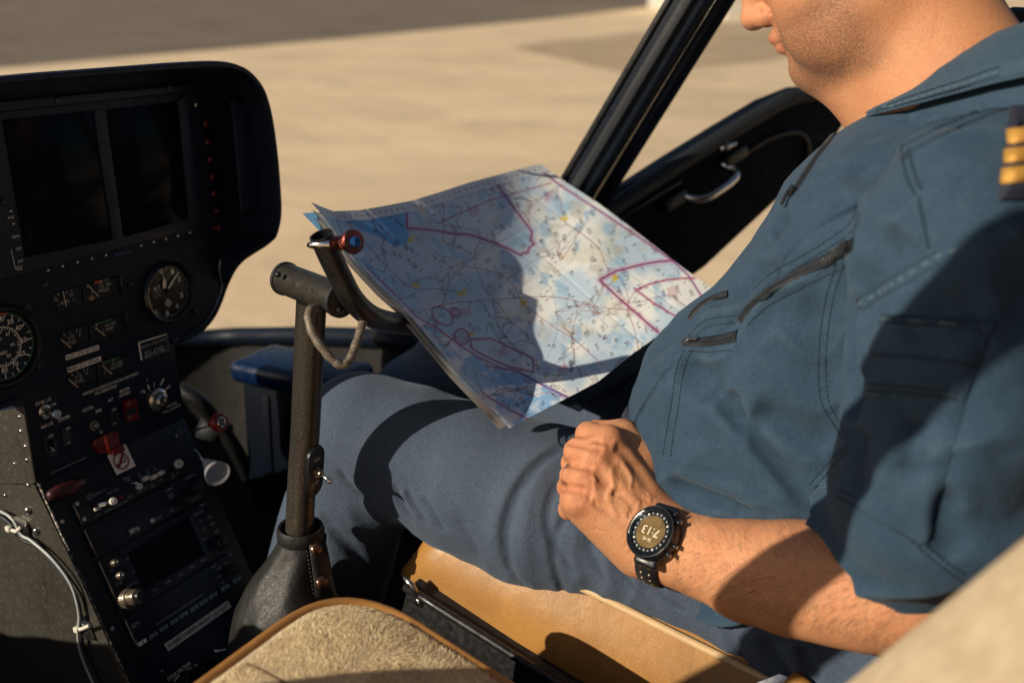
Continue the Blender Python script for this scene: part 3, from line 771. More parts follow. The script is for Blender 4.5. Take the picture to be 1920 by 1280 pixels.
# call sign plate
L = Letters(pan, UP, NP)
L.poly([zB(290, 797), zB(552, 716), zB(553, 726), zB(306, 804), zB(330, 958), zB(318, 962)][:3]+[zB(300, 806)], .012); L.poly([zB(290, 800), zB(304, 803), zB(330, 957), zB(316, 962)], .0122)
L.t('RADIO CALL SIGN', zB(318, 838), zB(556, 765), 4.6, .012, .006, 1); L.t('ZS-OSL', zB(345, 908), zB(542, 848), 9.5, .012, .004, 1)
L.bar(zB(335, 950), zB(575, 865), .7, .012, 2); L.bar(zB(575, 860), zB(556, 724), .7, .012, 2)
L.done('call_sign_plate', [M['paperlabel'], M['dimwhite'], M['grey']], panel)
# ---- switch panel lettering
L = Letters(pan, UP, NP)
for s, a, c, h, bo in (('AIRCRAFT IS APPROVED FOR DAY AND NIGHT', (545, 232), (1040, 46), 5.2, .012), ('VFR OPERATIONS', (652, 228), (850, 158), 5.2, .012), ('CLUTCH', (542, 378), (638, 346), 6, .012), ('ENG', (664, 386), (712, 366), 6, .012), ('ALT', (772, 290), (816, 272), 6, .01),
                      ('MASTER', (874, 208), (962, 178), 5.4, .016), ('BATTERY', (874, 246), (972, 212), 5.4, .016), ('PANEL LTS', (128, 322), (266, 274), 6.5, .006), ('DIM', (262, 330), (308, 316), 5.6, .008), ('NAV LTS', (178, 526), (284, 486), 6.5, .010), ('STROBE', (328, 462), (430, 426), 6.2, .012),
                      ('ON', (396, 540), (432, 528), 5.4, .004), ('ON', (244, 606), (282, 594), 5.4, .004), ('ON', (806, 372), (842, 360), 4.6, .0), ('OFF', (818, 496), (846, 488), 3.4, 0), ('OFF', (408, 668), (436, 658), 3.6, 0), ('OFF', (262, 736), (292, 726), 4, 0)):
    L.t(s, zD(*a), zD(*c), h, LF+.0006, bo)
L.bar(zD(258, 702), zD(295, 728), 1.5, LF+.0008)
for s, a, c, h in (('OFF', (212, 278), (236, 236), 4.5), ('MIXTURE', (440, 390), (528, 354), 4), ('PULL LEANEST', (412, 440), (564, 374), 4)): L.t(s, zE(*a), zE(*c), h, LF+.0006, .012)
for x0, y0, x1, y1, w in ((262, 150, 272, 160, 1.5), (268, 194, 284, 232, 3), (328, 172, 327, 212, 1.6), (412, 140, 384, 198, 3), (470, 202, 428, 238, 3), (232, 240, 246, 270, 2.4)): L.bar(zE(x0, y0), zE(x1, y1), w, LF+.0006)
L.done('lettering', [M['white']], panel)
L = Letters(pan, UP, NP)
for x, y in ((230, 668), (388, 602), (808, 430), (260, 700)):
    L.poly([zD(x-34, y-60), zD(x+44, y-86), zD(x+70, y+66), zD(x-8, y+94)], LF+.0003)
pieces('switch_recess', L.b, M['blackplastic'], panel, smooth=False)
L = Letters(pan, UP, NP); L.bar(zD(258, 938), zD(365, 888), 1.0, LF+.0008); L.bar(zD(365, 888), zD(580, 790), 1.3, LF+.0008); L.done('scratched_edge', [M['grey']], panel)
# rocker and guard switches
b = BM(); add_prism(b, [pan(*zD(*p), LF) for p in ((895, 292), (995, 260), (1020, 440), (930, 474))][::-1], NP, .006, .0015, 2); sw = obj('battery_switch', b, M['red'], panel, angle=35)
b = BM(); add_prism(b, [pan(*zD(*p), LF+.006) for p in ((925, 370), (1006, 345), (1016, 400), (938, 426))][::-1], NP, .003, .001, 2); obj('rocker', b, M['blackplastic'], sw, angle=35)
L = Letters(pan, UP, NP); L.t('ON', zD(942, 322), zD(972, 308), 4.6, LF+.0068); L.t('OFF', zD(950, 438), zD(976, 428), 3.4, LF+.0068); L.done('lettering', [M['dimwhite']], sw)
def toggle(name, c, tip, r0, r1, mats, nutr=.007, parent=None, hexn=6):
    b = BM(); add_lathe(b, c, NP, [(nutr, 0), (nutr, .0035), (nutr*.62, .0038), (nutr*.62, .008), (nutr*.4, .009), (0, .009)], hexn if hexn else 24); o = obj(name, b, mats[0], parent or panel, angle=30)
    b = BM(); d = tip-c; add_tube(b, [c+d*t for t in (.1, .45, .8, .93, 1)], [r0, r0, r1, r1, r1*.6], 12); obj('lever', b, mats[1], o, angle=50); return o
toggle('clutch_switch', pan(*zD(630, 505), LF), pan(*zD(712, 572), LF+.022), .0014, .0021, (M['knob'], M['steel']), .0062)
b = BM()    # red guard folded open below the clutch switch
P = [pan(*zD(*p), LF+l) for p, l in (((640, 640), .001), ((700, 600), .016), ((720, 750), .020), ((650, 755), .002))]; Q = [p+XR*.0022 for p in P]
add_prism(b, [pan(*zD(*p), LF) for p in ((620, 690), (640, 630), (800, 560), (850, 560), (870, 690), (820, 740), (690, 765))][::-1], NP, .003, .001, 1); gd = obj('switch_guard', b, M['red'], panel, angle=35)
b = BM()
gpts = [pan(*zD(735, 590), LF+.018), pan(*zD(750, 640), LF+.022), pan(*zD(765, 700), LF+.022), pan(*zD(780, 742), LF+.018), pan(*zD(808, 748), LF+.012)]
add_tube(b, spline(gpts, 5), [lerp(.0012, .0028, i/20) for i in range(21)], 10); obj('guard_arm', b, M['orange'], gd)
b = BM(); add_tube(b, [pan(*zD(812, 730), LF+.012), pan(*zD(885, 690), LF+.012)], .0016, 10); add_tube(b, [pan(*zD(820, 750), LF+.006), pan(*zD(905, 715), LF+.006)], .0034, 10); obj('guard_bar', b, M['red'], gd)
# panel light dimmer
c = pan(*zD(200, 380), LF); b = BM(); add_lathe(b, c, NP, [(.0072, 0), (.0072, .002), (.0055, .003), (.0040, .003), (.0040, .014), (.0054, .015), (.0054, .021), (.0045, .0222), (.0030, .0222), (.0030, .0205), (0, .0205)], 24); obj('dimmer_knob', b, M['steel'], panel, angle=30)
L = Letters(pan, UP, NP); L.bar(zD(200, 447), zD(228, 440), 2, LF+.0006); L.bar(zD(228, 440), zD(250, 424), 2, LF+.0006); L.done('dimmer_arc', [M['white']], panel)
# ignition key switch
c = pan(*zE(330, 322), LF); b = BM(); add_lathe(b, c, NP, [(r_*.78, h_) for r_, h_ in [(.0185, 0), (.0185, .004), (.0172, .007), (.0135, .009), (.0128, .009), (.0125, .008), (.0110, .008), (.0105, .013), (.0078, .0155), (.0066, .0155), (.0062, .013), (0, .013)]], 36); ky = obj('ignition_switch', b, M['steel'], panel, angle=25)
b = BM(); add_box(b, c+NP*.0133, (.0022, .0085, .001), (XR*.7+UP*.7, UP*.7-XR*.7, NP)); obj('key_slot', b, M['ink'], ky)
# mixture rod with red knob
c = pan(*zE(532, 650), LF); b = BM(); add_lathe(b, c, NP, [(.0072, 0), (.0072, .004), (.0062, .006), (.0048, .006), (.0045, .003), (0, .003)], 28); mx = obj('mixture_control', b, M['steel'], panel, angle=30)
kc = PZ(*zE(915, 527), 1.115); d = nrm(kc-c)
b = BM(); add_tube(b, [c, kc-d*.01], .0013, 12); obj('rod', b, M['steel'], mx)
d2 = nrm(nrm(CAM-kc)*.72+XR*.45-UP*.1)
b = BM(); add_lathe(b, kc-d2*.0085, d2, [(r_*.60, h_*.7) for r_, h_ in [(.006, -.012), (.0065, 0), (.012, .003), (.0172, .006), (.0182, .010), (.0165, .0135), (.0125, .0150), (.0108, .0145), (.0100, .0120), (0, .0120)]], 36); obj('red_knob', b, M['red'], mx, angle=35)
b = BM(); add_lathe(b, kc, d2, [(.0060, -.001), (.0060, .0024), (.0050, .0032), (.0044, .0024), (0, .002)], 30); obj('lock_button', b, M['steel'], mx, angle=30)
b = BM(); add_tube(b, [kc-d*.022, kc-d*.006], .0042, 14); obj('knob_collar', b, M['red'], mx)
# no smoking sticker
b = BM(); P = [zD(762, 775), zD(922, 674), zD(1014, 868), zD(848, 950)]
add_prism(b, [con(*p, .0012) for p in P][::-1], NC, .0006); ns = obj('no_smoking_sticker', b, M['paperlabel'], panel, smooth=False)
L = Letters(con, UC, NC); cc = (con(*P[0], .0026)+con(*P[2], .0026))/2; rr = abs((con(*zD(964, 812))-con(*zD(806, 812)))[0])/2*.98
L.arc(cc, rr*.82, rr, 0, 360, 0, 40)
for s in (1,):
    A, B = con(*zD(868, 878), .0027), con(*zD(908, 752), .0027); q = np.cross(NC, nrm(B-A))*.0016; L.b.faces.new([L.b.verts.new(Vector(p)) for p in (A-q, B-q, B+q, A+q)])
L.bar(zD(846, 864), zD(930, 822), 2.6, .0024, 1); L.bar(zD(915, 790), zD(935, 822), 2.0, .0024, 1); L.bar(zD(862, 790), zD(880, 800), 1.4, .0024, 1); L.bar(zD(880, 776), zD(908, 792), 1.4, .0024, 1)
L.done('symbol', [M['inkred'], M['ink']], ns)
# clear drip cone hung from the panel's edge
t = NT('clear_plastic'); t.set(color=(.85, .85, .88, 1), rough=.12, trans=.0, alpha=.22, spec=.6); M['clear'] = t.m
c0 = PZ(*zE(765, 860), 1.20); c1 = PZ(*zE(893, 985), 1.175); b = BM(); d = nrm(c1-c0); Ln = np.linalg.norm(c1-c0)
add_lathe(b, c0, d, [(.0025, 0), (.0155, Ln), (.0146, Ln), (.002, .001)], 36); cone = obj('clear_cup', b, M['clear'], panel)
b = BM(); add_tube(b, [PZ(*zE(680, 770), 1.215), PZ(*zE(720, 805), 1.21), PZ(*zE(785, 905), 1.20)], .0013, 10); obj('cup_stem', b, M['steel'], cone)
# ------------------------------------------------------------------ centre console with the radio stack
console = thing('centre_console', 'sloping black radio console with bare metal side, running down below the instrument panel', 'console', (0, .85, .6))
WC = .103
cp = lambda s, t, n=0.: CA+XR*s+UC*t+NC*n
t_top = st(pan(70, 903))[1]
T0 = (con(70, 902)-CA)@UC; T1 = T0-.47
b = BM(); add_prism(b, [cp(-WC, T1, -.3), cp(WC, T1, -.3), cp(WC, T0, -.3), cp(-WC, T0, -.3)], NC, .299, .0035, 2)
obj('console_body', b, M['radio'], console, angle=35)
# worn bright edge along the left corner
def m_chip():
    t = NT('chipped_edge'); n = t.noise(260, 4, .75)
    w = t.ramp(n, [(.50, (0, 0, 0)), (.60, (1, 1, 1))])
    return t.set(color=t.mix(w, (.006, .010, .016, 1), (.48, .42, .33, 1)), rough=.4, metal=t.math('MULTIPLY', w, .7))
b = BM(); add_tube(b, [cp(-WC+.0006, T0, -.0012), cp(-WC+.0006, T1, -.0012)], .0016, 8); obj('worn_corner', b, m_chip(), console)
# bare metal side plates
b = BM(); XS = -WC-.0015
side_up = [V(XS, PX(x, y, XS)[1], PX(x, y, XS)[2]) for x, y in [(-60, 782), (46, 762), (69, 903), (62, 906), (-60, 905)]]
add_prism(b, side_up, V(-1, 0, 0), .002, .0006, 1); obj('side_plate', b, M['sideplate'], console, angle=35)
b = BM(); side_lo = [V(XS, PX(x, y, XS)[1], PX(x, y, XS)[2]) for x, y in [(-300, 909), (66, 908), (152, 1085), (243, 1292), (330, 1490), (-300, 1500)]]
add_prism(b, side_lo, V(-1, 0, 0), .0012, .0004, 1); obj('side_plate', b, M['sideplate'], console, angle=35)
b = BM(); XT = XS-.0020   # folded flange along the sloping edge
fl = [PX(x, y, XT) for x, y in [(72, 905), (88, 935), (118, 1005), (160, 1100), (250, 1300), (236, 1300), (140, 1102), (92, 1002), (66, 940)]]
def_side = lambda px, py, d=0.: PX(px, py, XS-.003-d)
b = BM()
for x, y in [(37, 781), (39, 808), (48, 836), (51, 862), (28, 869), (53, 909), (10, 928)]: add_lathe(b, def_side(x, y, -.001), V(-1, 0, 0), [(.0023, 0), (.0020, .0009), (.0012, .0015), (0, .0017)], 14)
pieces('rivet', b, M['chrome'], console)
for x, y in [(52, 957), (67, 996)]:
    b = BM(); add_lathe(b, def_side(x, y, -.001), V(-1, 0, 0), [(.0042, 0), (.0039, .0012), (.0024, .0022), (0, .0024)], 18); o = obj('screw', b, M['steel'], console, angle=50)
    b = BM(); c = def_side(x, y, .0016); add_box(b, c, (.001, .0046, .0009)); add_box(b, c, (.0011, .0009, .0046)); obj('cross_slot', b, M['ink'], o)
# ---- radios
def unit(name, pts, mat, h=.004, lab=None):
    b = BM(); add_prism(b, [con(*p, 0) for p in pts], NC, h, .0012, 2); o = obj(name, b, mat, console, angle=35)
    if lab: o['label'] = lab
    return o
def face_rect(t0, t1, s0=-.0795, s1=.0795): return [cp(s0, t1), cp(s1, t1), cp(s1, t0), cp(s0, t0)]
tt = lambda px, py: (con(px, py)-CA)@UC
def unit2(name, a, c, mat, h=.004):
    t0, t1 = tt(*a), tt(*c); b = BM(); add_prism(b, face_rect(t0, t1), NC, h, .0010, 2); o = obj(name, b, mat, console, angle=35)
    b = BM()   # bright left edge of the face plate
    add_tube(b, [cp(-.0797, t0-.001, h), cp(-.0797, t1+.001, h)], .0011, 8); obj('face_edge', b, M['knob'], o)
    L = Letters(con, UC, NC)
    for t in (t0-.0006, t1+.0006): L.b.faces.new([L.b.verts.new(Vector(cp(s, t+d, h+.0003))) for s, d in ((-.079, -.00025), (.079, -.00025), (.079, .00025), (-.079, .00025))])
    L.done('face_rim', [simple('dim_edge', (.035, .040, .045), .5)], o)
    return o
u1 = unit2('audio_panel', z3(402, 268), z3(462, 396), M['radio'])
u2 = unit2('radio_unit', z3(455, 424), z3(527, 578), M['radio'])
u3 = unit2('navigation_unit', z3(537, 600), z3(672, 896), M['radio'])
u4 = unit2('transponder', z3(682, 926), z3(767, 1108), M['radio'])
scr = [zF(430, 1040), zF(1350, 690), zF(1520, 1100), zG(620, 400), zG(545, 430)]
b = BM(); add_prism(b, [con(*p, .0041) for p in (zG(395, 85), zF(1350, 690), zF(1520, 1110), zG(545, 420))][::-1], NC, .0012, .0004, 1); obj('screen', b, M['screen'], u3, angle=35)
b = BM(); add_prism(b, [con(*p, .004) for p in (zF(1345, 690), zF(1385, 655), zF(1570, 1090), zF(1525, 1110))][::-1], NC, .0035, .001, 2); obj('screen_edge', b, M['bezel'], u3, angle=35)
LC = .0048
def knob(parent, c, r, h, mat, name='knob', ridged=False, d=None, cap=None):
    d = NC if d is None else d; b = BM()
    add_lathe(b, c, d, [(r*1.05, 0), (r, .001), (r*.94, h*.85), (r*.80, h), (0, h)], 30)
    if ridged:
        for i in range(28):
            a = 2*math.pi*i/28; X, Y, _ = frame_from(d); p = c+(X*math.cos(a)+Y*math.sin(a))*r*.97
            add_tube(b, [p+d*.001, p+d*h*.85], .00055, 5)
    o = obj(name, b, mat, parent, angle=40)
    if cap:
        b = BM(); add_lathe(b, c+d*h, d, [(r*.62, 0), (r*.6, h*.5), (r*.5, h*.6), (0, h*.6)], 24); obj('knob_cap', b, cap, o, angle=40)
    return o
# audio panel row
c = con(*zF(375, 560), LC); knob(u1, c, .0046, .008, M['knob'], cap=M['chrome'])
b = BM(); add_tube(b, [con(*zF(330, 612), LC+.008), con(*zF(405, 590), LC+.010)], .0018, 10); obj('volume_lever', b, M['nylon'], u1)
b = BM(); add_tube(b, [con(*zF(400, 560), LC+.012), con(*zF(470, 540), LC+.018)], [.0046, .0042], 16); add_tube(b, [con(*zF(470, 540), LC+.018), con(*zF(535, 518), LC+.024)], .0015, 10); obj('selector_knob', b, M['chrome'], u1, angle=40)
def buttonface(parent, px, r, lift, dark=True):
    c = con(*px, lift); d = nrm(NC+nrm(CAM-c)*.8); b = BM(); add_lathe(b, c, d, [(r, -.003), (r, .001), (r*.9, .002), (0, .002)], 22); o = obj('button', b, M['nylon'], parent, angle=40)
    b = BM(); add_lathe(b, c+d*.0022, d, [(r*.42, 0), (r*.4, .0004), (0, .0004)], 14); obj('button_mark', b, M['grey'], o)
buttonface(u1, zF(540, 518), .0040, LC+.026); buttonface(u1, zF(822, 356), .0036, LC+.012); buttonface(u1, zF(1252, 110), .0053, LC+.006)
b = BM(); add_tube(b, [con(*zF(712, 330), LC+.006), con(*zF(795, 316), LC+.012), con(*zF(822, 345), LC+.012)], .0010, 8); obj('toggle', b, M['chrome'], u1)
for x, y in ((890, 272), (978, 255), (1052, 213)):
    b = BM(); add_tube(b, [con(*zF(x-36, y+22), LC+.004), con(*zF(x-18, y+8), LC+.010), con(*zF(x+18, y-8), LC+.013), con(*zF(x+34, y-16), LC+.012)], [.0018, .0028, .0028, .0020], 12); obj('toggle', b, M['nylon'], u1)
b = BM(); add_tube(b, [con(*zF(585, 480), LC+.004), con(*zF(660, 478), LC+.010)], [.0022, .0018], 10); obj('pilot_light', b, M['redlens'], u1)
b = BM()
for x, y in ((140, 545), (218, 715), (1290, 545)): add_lathe(b, con(*zF(x, y), .004), NC, [(.0026, 0), (.0023, .001), (0, .0013)], 14)
for p in (z3(345, 378), z3(625, 975), z3(900, 1215)): add_lathe(b, con(*p, -.001), NC, [(.0026, 0), (.0023, .001), (0, .0013)], 14)
pieces('screw', b, M['steel'], console, angle=50)
L = Letters(con, UC, NC)
for s, a, c, h in (('ICS', (250, 468), (300, 440), 4), ('VOL', (255, 500), (300, 478), 4), ('COM/NAV A', (308, 460), (455, 395), 4), ('PILOT INT', (475, 440), (600, 380), 4), ('LIVE', (338, 690), (396, 665), 4.4), ('MUSIC INTERCOM', (445, 635), (690, 515), 3.6), ('SPKR', (692, 480), (740, 458), 4),
                   ('MUSIC', (652, 282), (726, 244), 4), ('KEY', (680, 300), (728, 276), 4), ('COM1', (808, 268), (866, 244), 3.4), ('COM2', (888, 225), (942, 200), 3.4), ('COM3', (962, 190), (1018, 166), 3.4), ('NAV1', (866, 384), (914, 360), 3.4), ('MKR', (806, 425), (858, 402), 3.6), ('EXT', (948, 348), (986, 328), 3.4), ('MIC', (956, 372), (1006, 346), 3.4), ('AUX', (1014, 302), (1078, 276), 3.4), ('TX', (1180, 268), (1212, 250), 3.6)):
    L.t(s, zF(*a), zF(*c), h, LC, .004)
for x, y in ((820, 220), (902, 184), (978, 144), (1186, 225), (1236, 212)): L.bar(zF(x-3, y+12), zF(x+3, y-12), 1.4, LC)
L.done('lettering', [M['grey']], u1)
# radio unit
L = Letters(con, UC, NC)
for s, a, c, h in (('COMM', (1104, 412), (1180, 374), 4.4), ('PUSH', (1135, 455), (1195, 430), 4), ('TEST', (1142, 486), (1206, 458), 4), ('PULL 25K', (1380, 500), (1466, 464), 3.6), ('MHZ', (1160, 632), (1198, 605), 4), ('CHAN', (1000, 712), (1062, 682), 4), ('SQUELCH', (1322, 275), (1430, 225), 3.4)): L.t(s, zF(*a), zF(*c), h, LC, .004)
L.done('lettering', [M['grey']], u2)
knob(u2, con(*zF(1275, 525), LC-.001), .0055, .012, M['blackplastic']); knob(u2, con(*zF(1400, 380), LC-.001), .009, .014, M['blackplastic'], ridged=True)
L = Letters(con, UC, NC); L.poly([zF(704, 835), zF(812, 790), zF(828, 832), zF(728, 882)], LC+.001); L.poly([zF(764, 838), zF(800, 822), zF(806, 836), zF(770, 853)], LC+.0014, 1); L.done('button', [M['dimwhite'], M['ink']], u2)
b = BM(); add_lathe(b, con(*zF(962, 730), .004), NC, [(.0026, 0), (.0024, .002), (0, .0026)], 14); obj('button', b, M['greylabel'], u2)
# navigation unit
knob(u3, con(*zG(240, 178), LC-.001), .0042, .010, M['knob'], cap=M['blackplastic']); knob(u3, con(*zG(292, 294), LC-.001), .0046, .010, M['knob'], cap=M['blackplastic'])
knob(u3, con(*zG(365, 505), LC-.001), .0105, .011, M['knob'], ridged=True); k2 = knob(u3, con(*zG(430, 490), LC+.010), .0082, .010, M['knob'], ridged=True, cap=M['darkmetal'])
b = BM(); add_lathe(b, con(*zG(330, 75), .004), NC, [(.0026, 0), (.0024, .002), (0, .0026)], 14); obj('button', b, M['bezel'], u3)
L = Letters(con, UC, NC)
for s, a, c, h in (('VOL', (224, 246), (262, 232), 4.2), ('SQ', (280, 370), (340, 344), 4.2), ('PUSH CRSR', (372, 386), (492, 350), 4), ('COM', (372, 140), (400, 128), 3.4), ('V', (388, 172), (402, 168), 3.4), ('VLOC', (430, 262), (462, 250), 3.4), ('CDI', (626, 430), (662, 408), 4.6), ('OBS', (738, 360), (786, 330), 4.6), ('MSG', (856, 292), (902, 262), 4.6), ('FPL', (966, 216), (1004, 194), 4.6), ('PROC', (1068, 158), (1124, 124), 4.6)): L.t(s, zG(*a), zG(*c), h, LC, .004)
for s, x, y in (('RNG', 1510, 560), ('ENT', 1500, 630), ('D', 1445, 660), ('CLR', 1590, 690), ('MENU', 1620, 765), ('V', 1490, 738), ('A', 1528, 820), ('W', 1540, 930), ('C', 1665, 850)): L.t(s, zF(x-24, y+10), zF(x+24, y-10), 4.2, LC, .004)
L.done('lettering', [M['grey']], u3)
knob(u3, con(*zF(1690, 970), LC-.001), .009, .010, M['blackplastic'], ridged=True, cap=M['darkmetal'])
# transponder
L = Letters(con, UC, NC)
for i, (x, y) in enumerate([(527, 905), (628, 842), (725, 774), (820, 710), (908, 650), (1005, 588), (1092, 530), (1180, 472), (1290, 400), (1400, 330)]):
    lit = 0 if i == 0 else 1  # first button white as if sunlit, the others in a shaded grey-blue
    L.poly([zG(x-45, y+4), zG(x+32, y-42), zG(x+45, y-10), zG(x-28, y+40)], LC+.0026, lit); L.bar(zG(x+2, y-12), zG(x+14, y+10), 2.2, LC+.0029, 2)
L.poly([zG(420, 742), zG(492, 705), zG(505, 735), zG(438, 780)], LC+.0026, 1); L.poly([zG(458, 738), zG(490, 722), zG(496, 735), zG(464, 752)], LC+.0029, 2)
L.done('code_buttons', [M['white'], simple('grey_blue_button', (.17, .21, .22), .4), M['ink']], u4)
L = Letters(con, UC, NC); L.t('ALTITUDE ENCODER INSTALLED', zG(652, 742), zG(1088, 460), 3.6, LC, .004)
for s, x, y in (('OFF', 1185, 205), ('SBY', 1238, 222), ('ON', 1235, 298), ('ALT', 1270, 345), ('TST', 1295, 170), ('GND', 1340, 95)): L.t(s, zG(x-18, y+10), zG(x+18, y-10), 3.4, LC, .004)
L.done('lettering', [M['grey']], u4)
knob(u4, con(*zG(1330, 235), LC-.001), .006, .012, M['blackplastic'])
b = BM(); add_prism(b, [con(*p, .0006) for p in (zG(726, 922), zG(1312, 518), zG(1344, 576), zG(766, 984))][::-1], NC, .0006); hl = obj('label_strip', b, M['greylabel'], console, smooth=False)
L = Letters(con, UC, NC); L.t('HOBBS UNDER FRONT L/H SEAT', zG(762, 935), zG(1322, 562), 8.2, .0018, .008); L.done('lettering', [M['ink']], hl)
L = Letters(con, UC, NC); L.t('CYCLIC FRICTION', zG(756, 1240), zG(972, 1100), 7, .0012, .012); L.bar(zG(820, 1262), zG(868, 1205), 2, .0012); L.bar(zG(925, 1160), zG(985, 1135), 2, .0012); L.bar(zG(1003, 1125), zG(1034, 1104), 2, .0012); L.done('lettering', [M['white']], console)
for x, y, r in ((955, 1255, .0125), (1095, 1155, .0105)):
    b = BM(); c = con(*zG(x, y), 0); add_lathe(b, c, NC, [(r, 0), (r, .012), (r*.92, .0145), (r*.86, .0135), (r*.84, .002), (0, .002)], 32); obj('friction_cup', b, M['darkmetal'], console, angle=35)
b = BM(); add_tube(b, spline([con(*zG(1178, 955), .006), con(*zG(1215, 985), .012), con(*zG(1300, 965), .012)], 5), .0020, 8); obj('wire_clip', b, M['steel'], console)
# PULL / VENT handle
b = BM(); c0, c1 = con(*zD(235, 1145), .010), con(*zD(590, 985), .004)
add_tube(b, [lerp(c0, c1, t) for t in (0, .06, .3, .6, .85, 1)], [.003, .006, .0078, .0078, .0058, .002], 14); vh = obj('vent_handle', b, simple('vent_handle_dark_red', (.035, .006, .009), .45), console)
Lp = lambda x, y, l=0.: con(x, y, .0185)
L = Letters(lambda x, y, l=0.: con(x, y, .0152+l), UC, NC); L.t('VENT', zD(318, 1130), zD(398, 1076), 5.5, 0, .01); L.t('PULL', zD(490, 1040), zD(568, 996), 5.5, 0, .01)
cc = con(*zD(446, 1056), .0154); L.arc(cc, .0062, .0070, 0, 360, 1, 24); L.arc(cc, .0040, .0046, 0, 360, 1, 20)
L.done('lettering', [simple('faded_lettering', (.30, .16, .12), .6), M['inkred']], vh)
# ---- cables along the side, with clips and ties
def cable(name, pts, r, mat, lab):
    b = BM(); add_tube(b, spline([PX(x, y, XS-.003-l) for x, y, l in pts], 8), r, 10); o = obj(name, b, mat); return tag(o, lab, 'cable')
cable('cable', [(-40, 950, .006), (0, 958, .006), (24, 974, .006), (40, 1002, .007), (60, 1014, .006), (100, 1050, .006), (134, 1098, .006), (148, 1150, .006), (146, 1185, .007), (152, 1225, .006), (178, 1285, .006), (210, 1330, .006)], .0016, simple('pale_grey_cable', (.42, .44, .44), .35), 'pale grey cable tied along the bare metal console side')
cable('cable', [(-40, 962, .004), (0, 968, .004), (24, 986, .004), (44, 1012, .005), (70, 1024, .0035), (104, 1062, .0035), (140, 1112, .0035), (152, 1160, .0035), (152, 1190, .005), (160, 1225, .0035), (188, 1285, .0035), (220, 1330, .0035)], .0021, M['rubber'], 'black cable tied under the pale grey one')
for k, (q, tie, lab) in enumerate((([(31, 967), (52, 978), (57, 1010), (36, 1000)], [(16, 991), (30, 996), (40, 987)], 'steel cable clip with white tie, upper one on console side'), ([(154, 1150), (168, 1166), (178, 1196), (160, 1190)], [(144, 1180), (154, 1178), (168, 1172)], 'steel cable clip with white tie, lower one beside the radios'))):
    cl = thing('cable_clip', lab, 'cable clip', tuple(PX(*q[0], XS)), 'cable clips on the console side')
    b = BM(); add_prism(b, [PX(*p, XS-.002) for p in q], V(-1, 0, 0), .006, .0012, 2); obj('clip_plate', b, M['steel'], cl, angle=35)
    b = BM(); add_tube(b, [PX(x, y, XS-.011) for x, y in tie], .0020, 8); add_box(b, PX(*tie[0], XS-.012), (.005, .007, .0065), bev=.0012); obj('tie', b, M['nylon'], cl, angle=40)
# ------------------------------------------------------------------ cyclic stick
cyc = thing('cyclic_stick', 'worn grey cyclic control stick between the seats with a bent tube bar on top', 'control stick', (-.011, .63, .75))
zS = lambda x, y: (400+x/2.845, 350+y/2.845)
def pxr(w, z): return w/2*z/FPX
pole = [(PZ(584, 566, .955), pxr(57, .955)), (PZ(579, 660, .972), pxr(57, .972)), (PZ(573, 800, .998), pxr(56, .998)), (PZ(566, 900, 1.017), pxr(55, 1.017)), (PZ(561, 1002, 1.036), pxr(54, 1.036))]
b = BM(); add_tube(b, [p for p, r in pole], [pole[0][1]]*5, 32); obj('pole', b, M['stick'], cyc, angle=60)
# hinge tube on top, lying fore and aft
hA, hB = PZ(534, 522, .985), PZ(640, 563, .925); hr = pxr(62, .95)
M['tube'] = simple('dark_painted_tube', (.050, .046, .040), .34, .45, var=.25, scale=120, bump=.12, bscale=900)
M['tubedark'] = simple('black_tube', (.014, .014, .015), .36, .2, var=.25, scale=120, bump=.1, bscale=900)
d = nrm(hB-hA); Lh = np.linalg.norm(hB-hA)
b = BM(); add_lathe(b, hA, d, [(0, .006), (hr*.86, .006), (hr*.9, 0), (hr, .001), (hr, Lh), (hr*.86, Lh+.001), (0, Lh+.001)], 36); hinge = obj('hinge_tube', b, M['tube'], cyc, angle=40)
for t, w in ((-.001, .004), (Lh-.004, .005)):
    b = BM(); add_lathe(b, hA+d*t, d, [(hr*.9, 0), (hr*1.07, .0005), (hr*1.07, w), (hr*.9, w+.0005)], 36); obj('end_band', b, M['rubber'], hinge, angle=40)
b = BM()
for p, q in ((zS(660, 522), .0035), (zS(668, 655), .004), (zS(543, 600), .0028), (zS(345, 468), .003)):
    c = PZ(*p, .922 if p[0] > 620 else .955); add_lathe(b, c-nrm(CAM-c)*.002, nrm(CAM-c), [(q, 0), (q*.8, .003), (0, .0042)], 12)
pieces('bolt', b, M['darkmetal'], hinge)
# bent bar: open end up at the left, running under the map to the pilot's side
bar = [(602, 440, .885), (618, 478, .896), (636, 515, .908), (655, 552, .920), (676, 578, .935), (702, 596, .955), (735, 605, .985), (775, 609, 1.02), (830, 612, 1.07), (905, 612, 1.14), (985, 610, 1.215)]
bp = spline([PZ(*q) for q in bar], 6); br = pxr(44, .93)
b = BM(); rings = add_tube(b, bp, br, 28, caps=False)
inner = add_tube(b, [bp[0]]+bp[1:16], br*.82, 28, caps=False)
for j in range(28): b.faces.new([rings[0][j], rings[0][(j+1) % 28], inner[0][(j+1) % 28], inner[0][j]])
bmesh.ops.recalc_face_normals(b, faces=b.faces[:])
tb = obj('cross_bar', b, M['tubedark'], cyc, angle=60)
b = BM(); e = spline([PZ(*q) for q in bar[-3:]], 4); add_tube(b, [bp[-1], PZ(1000, 630, 1.245), PZ(1005, 660, 1.27), PZ(1005, 700, 1.29)], [.014, .016, .018, .017], 20); obj('grip', b, M['rubber'], tb)
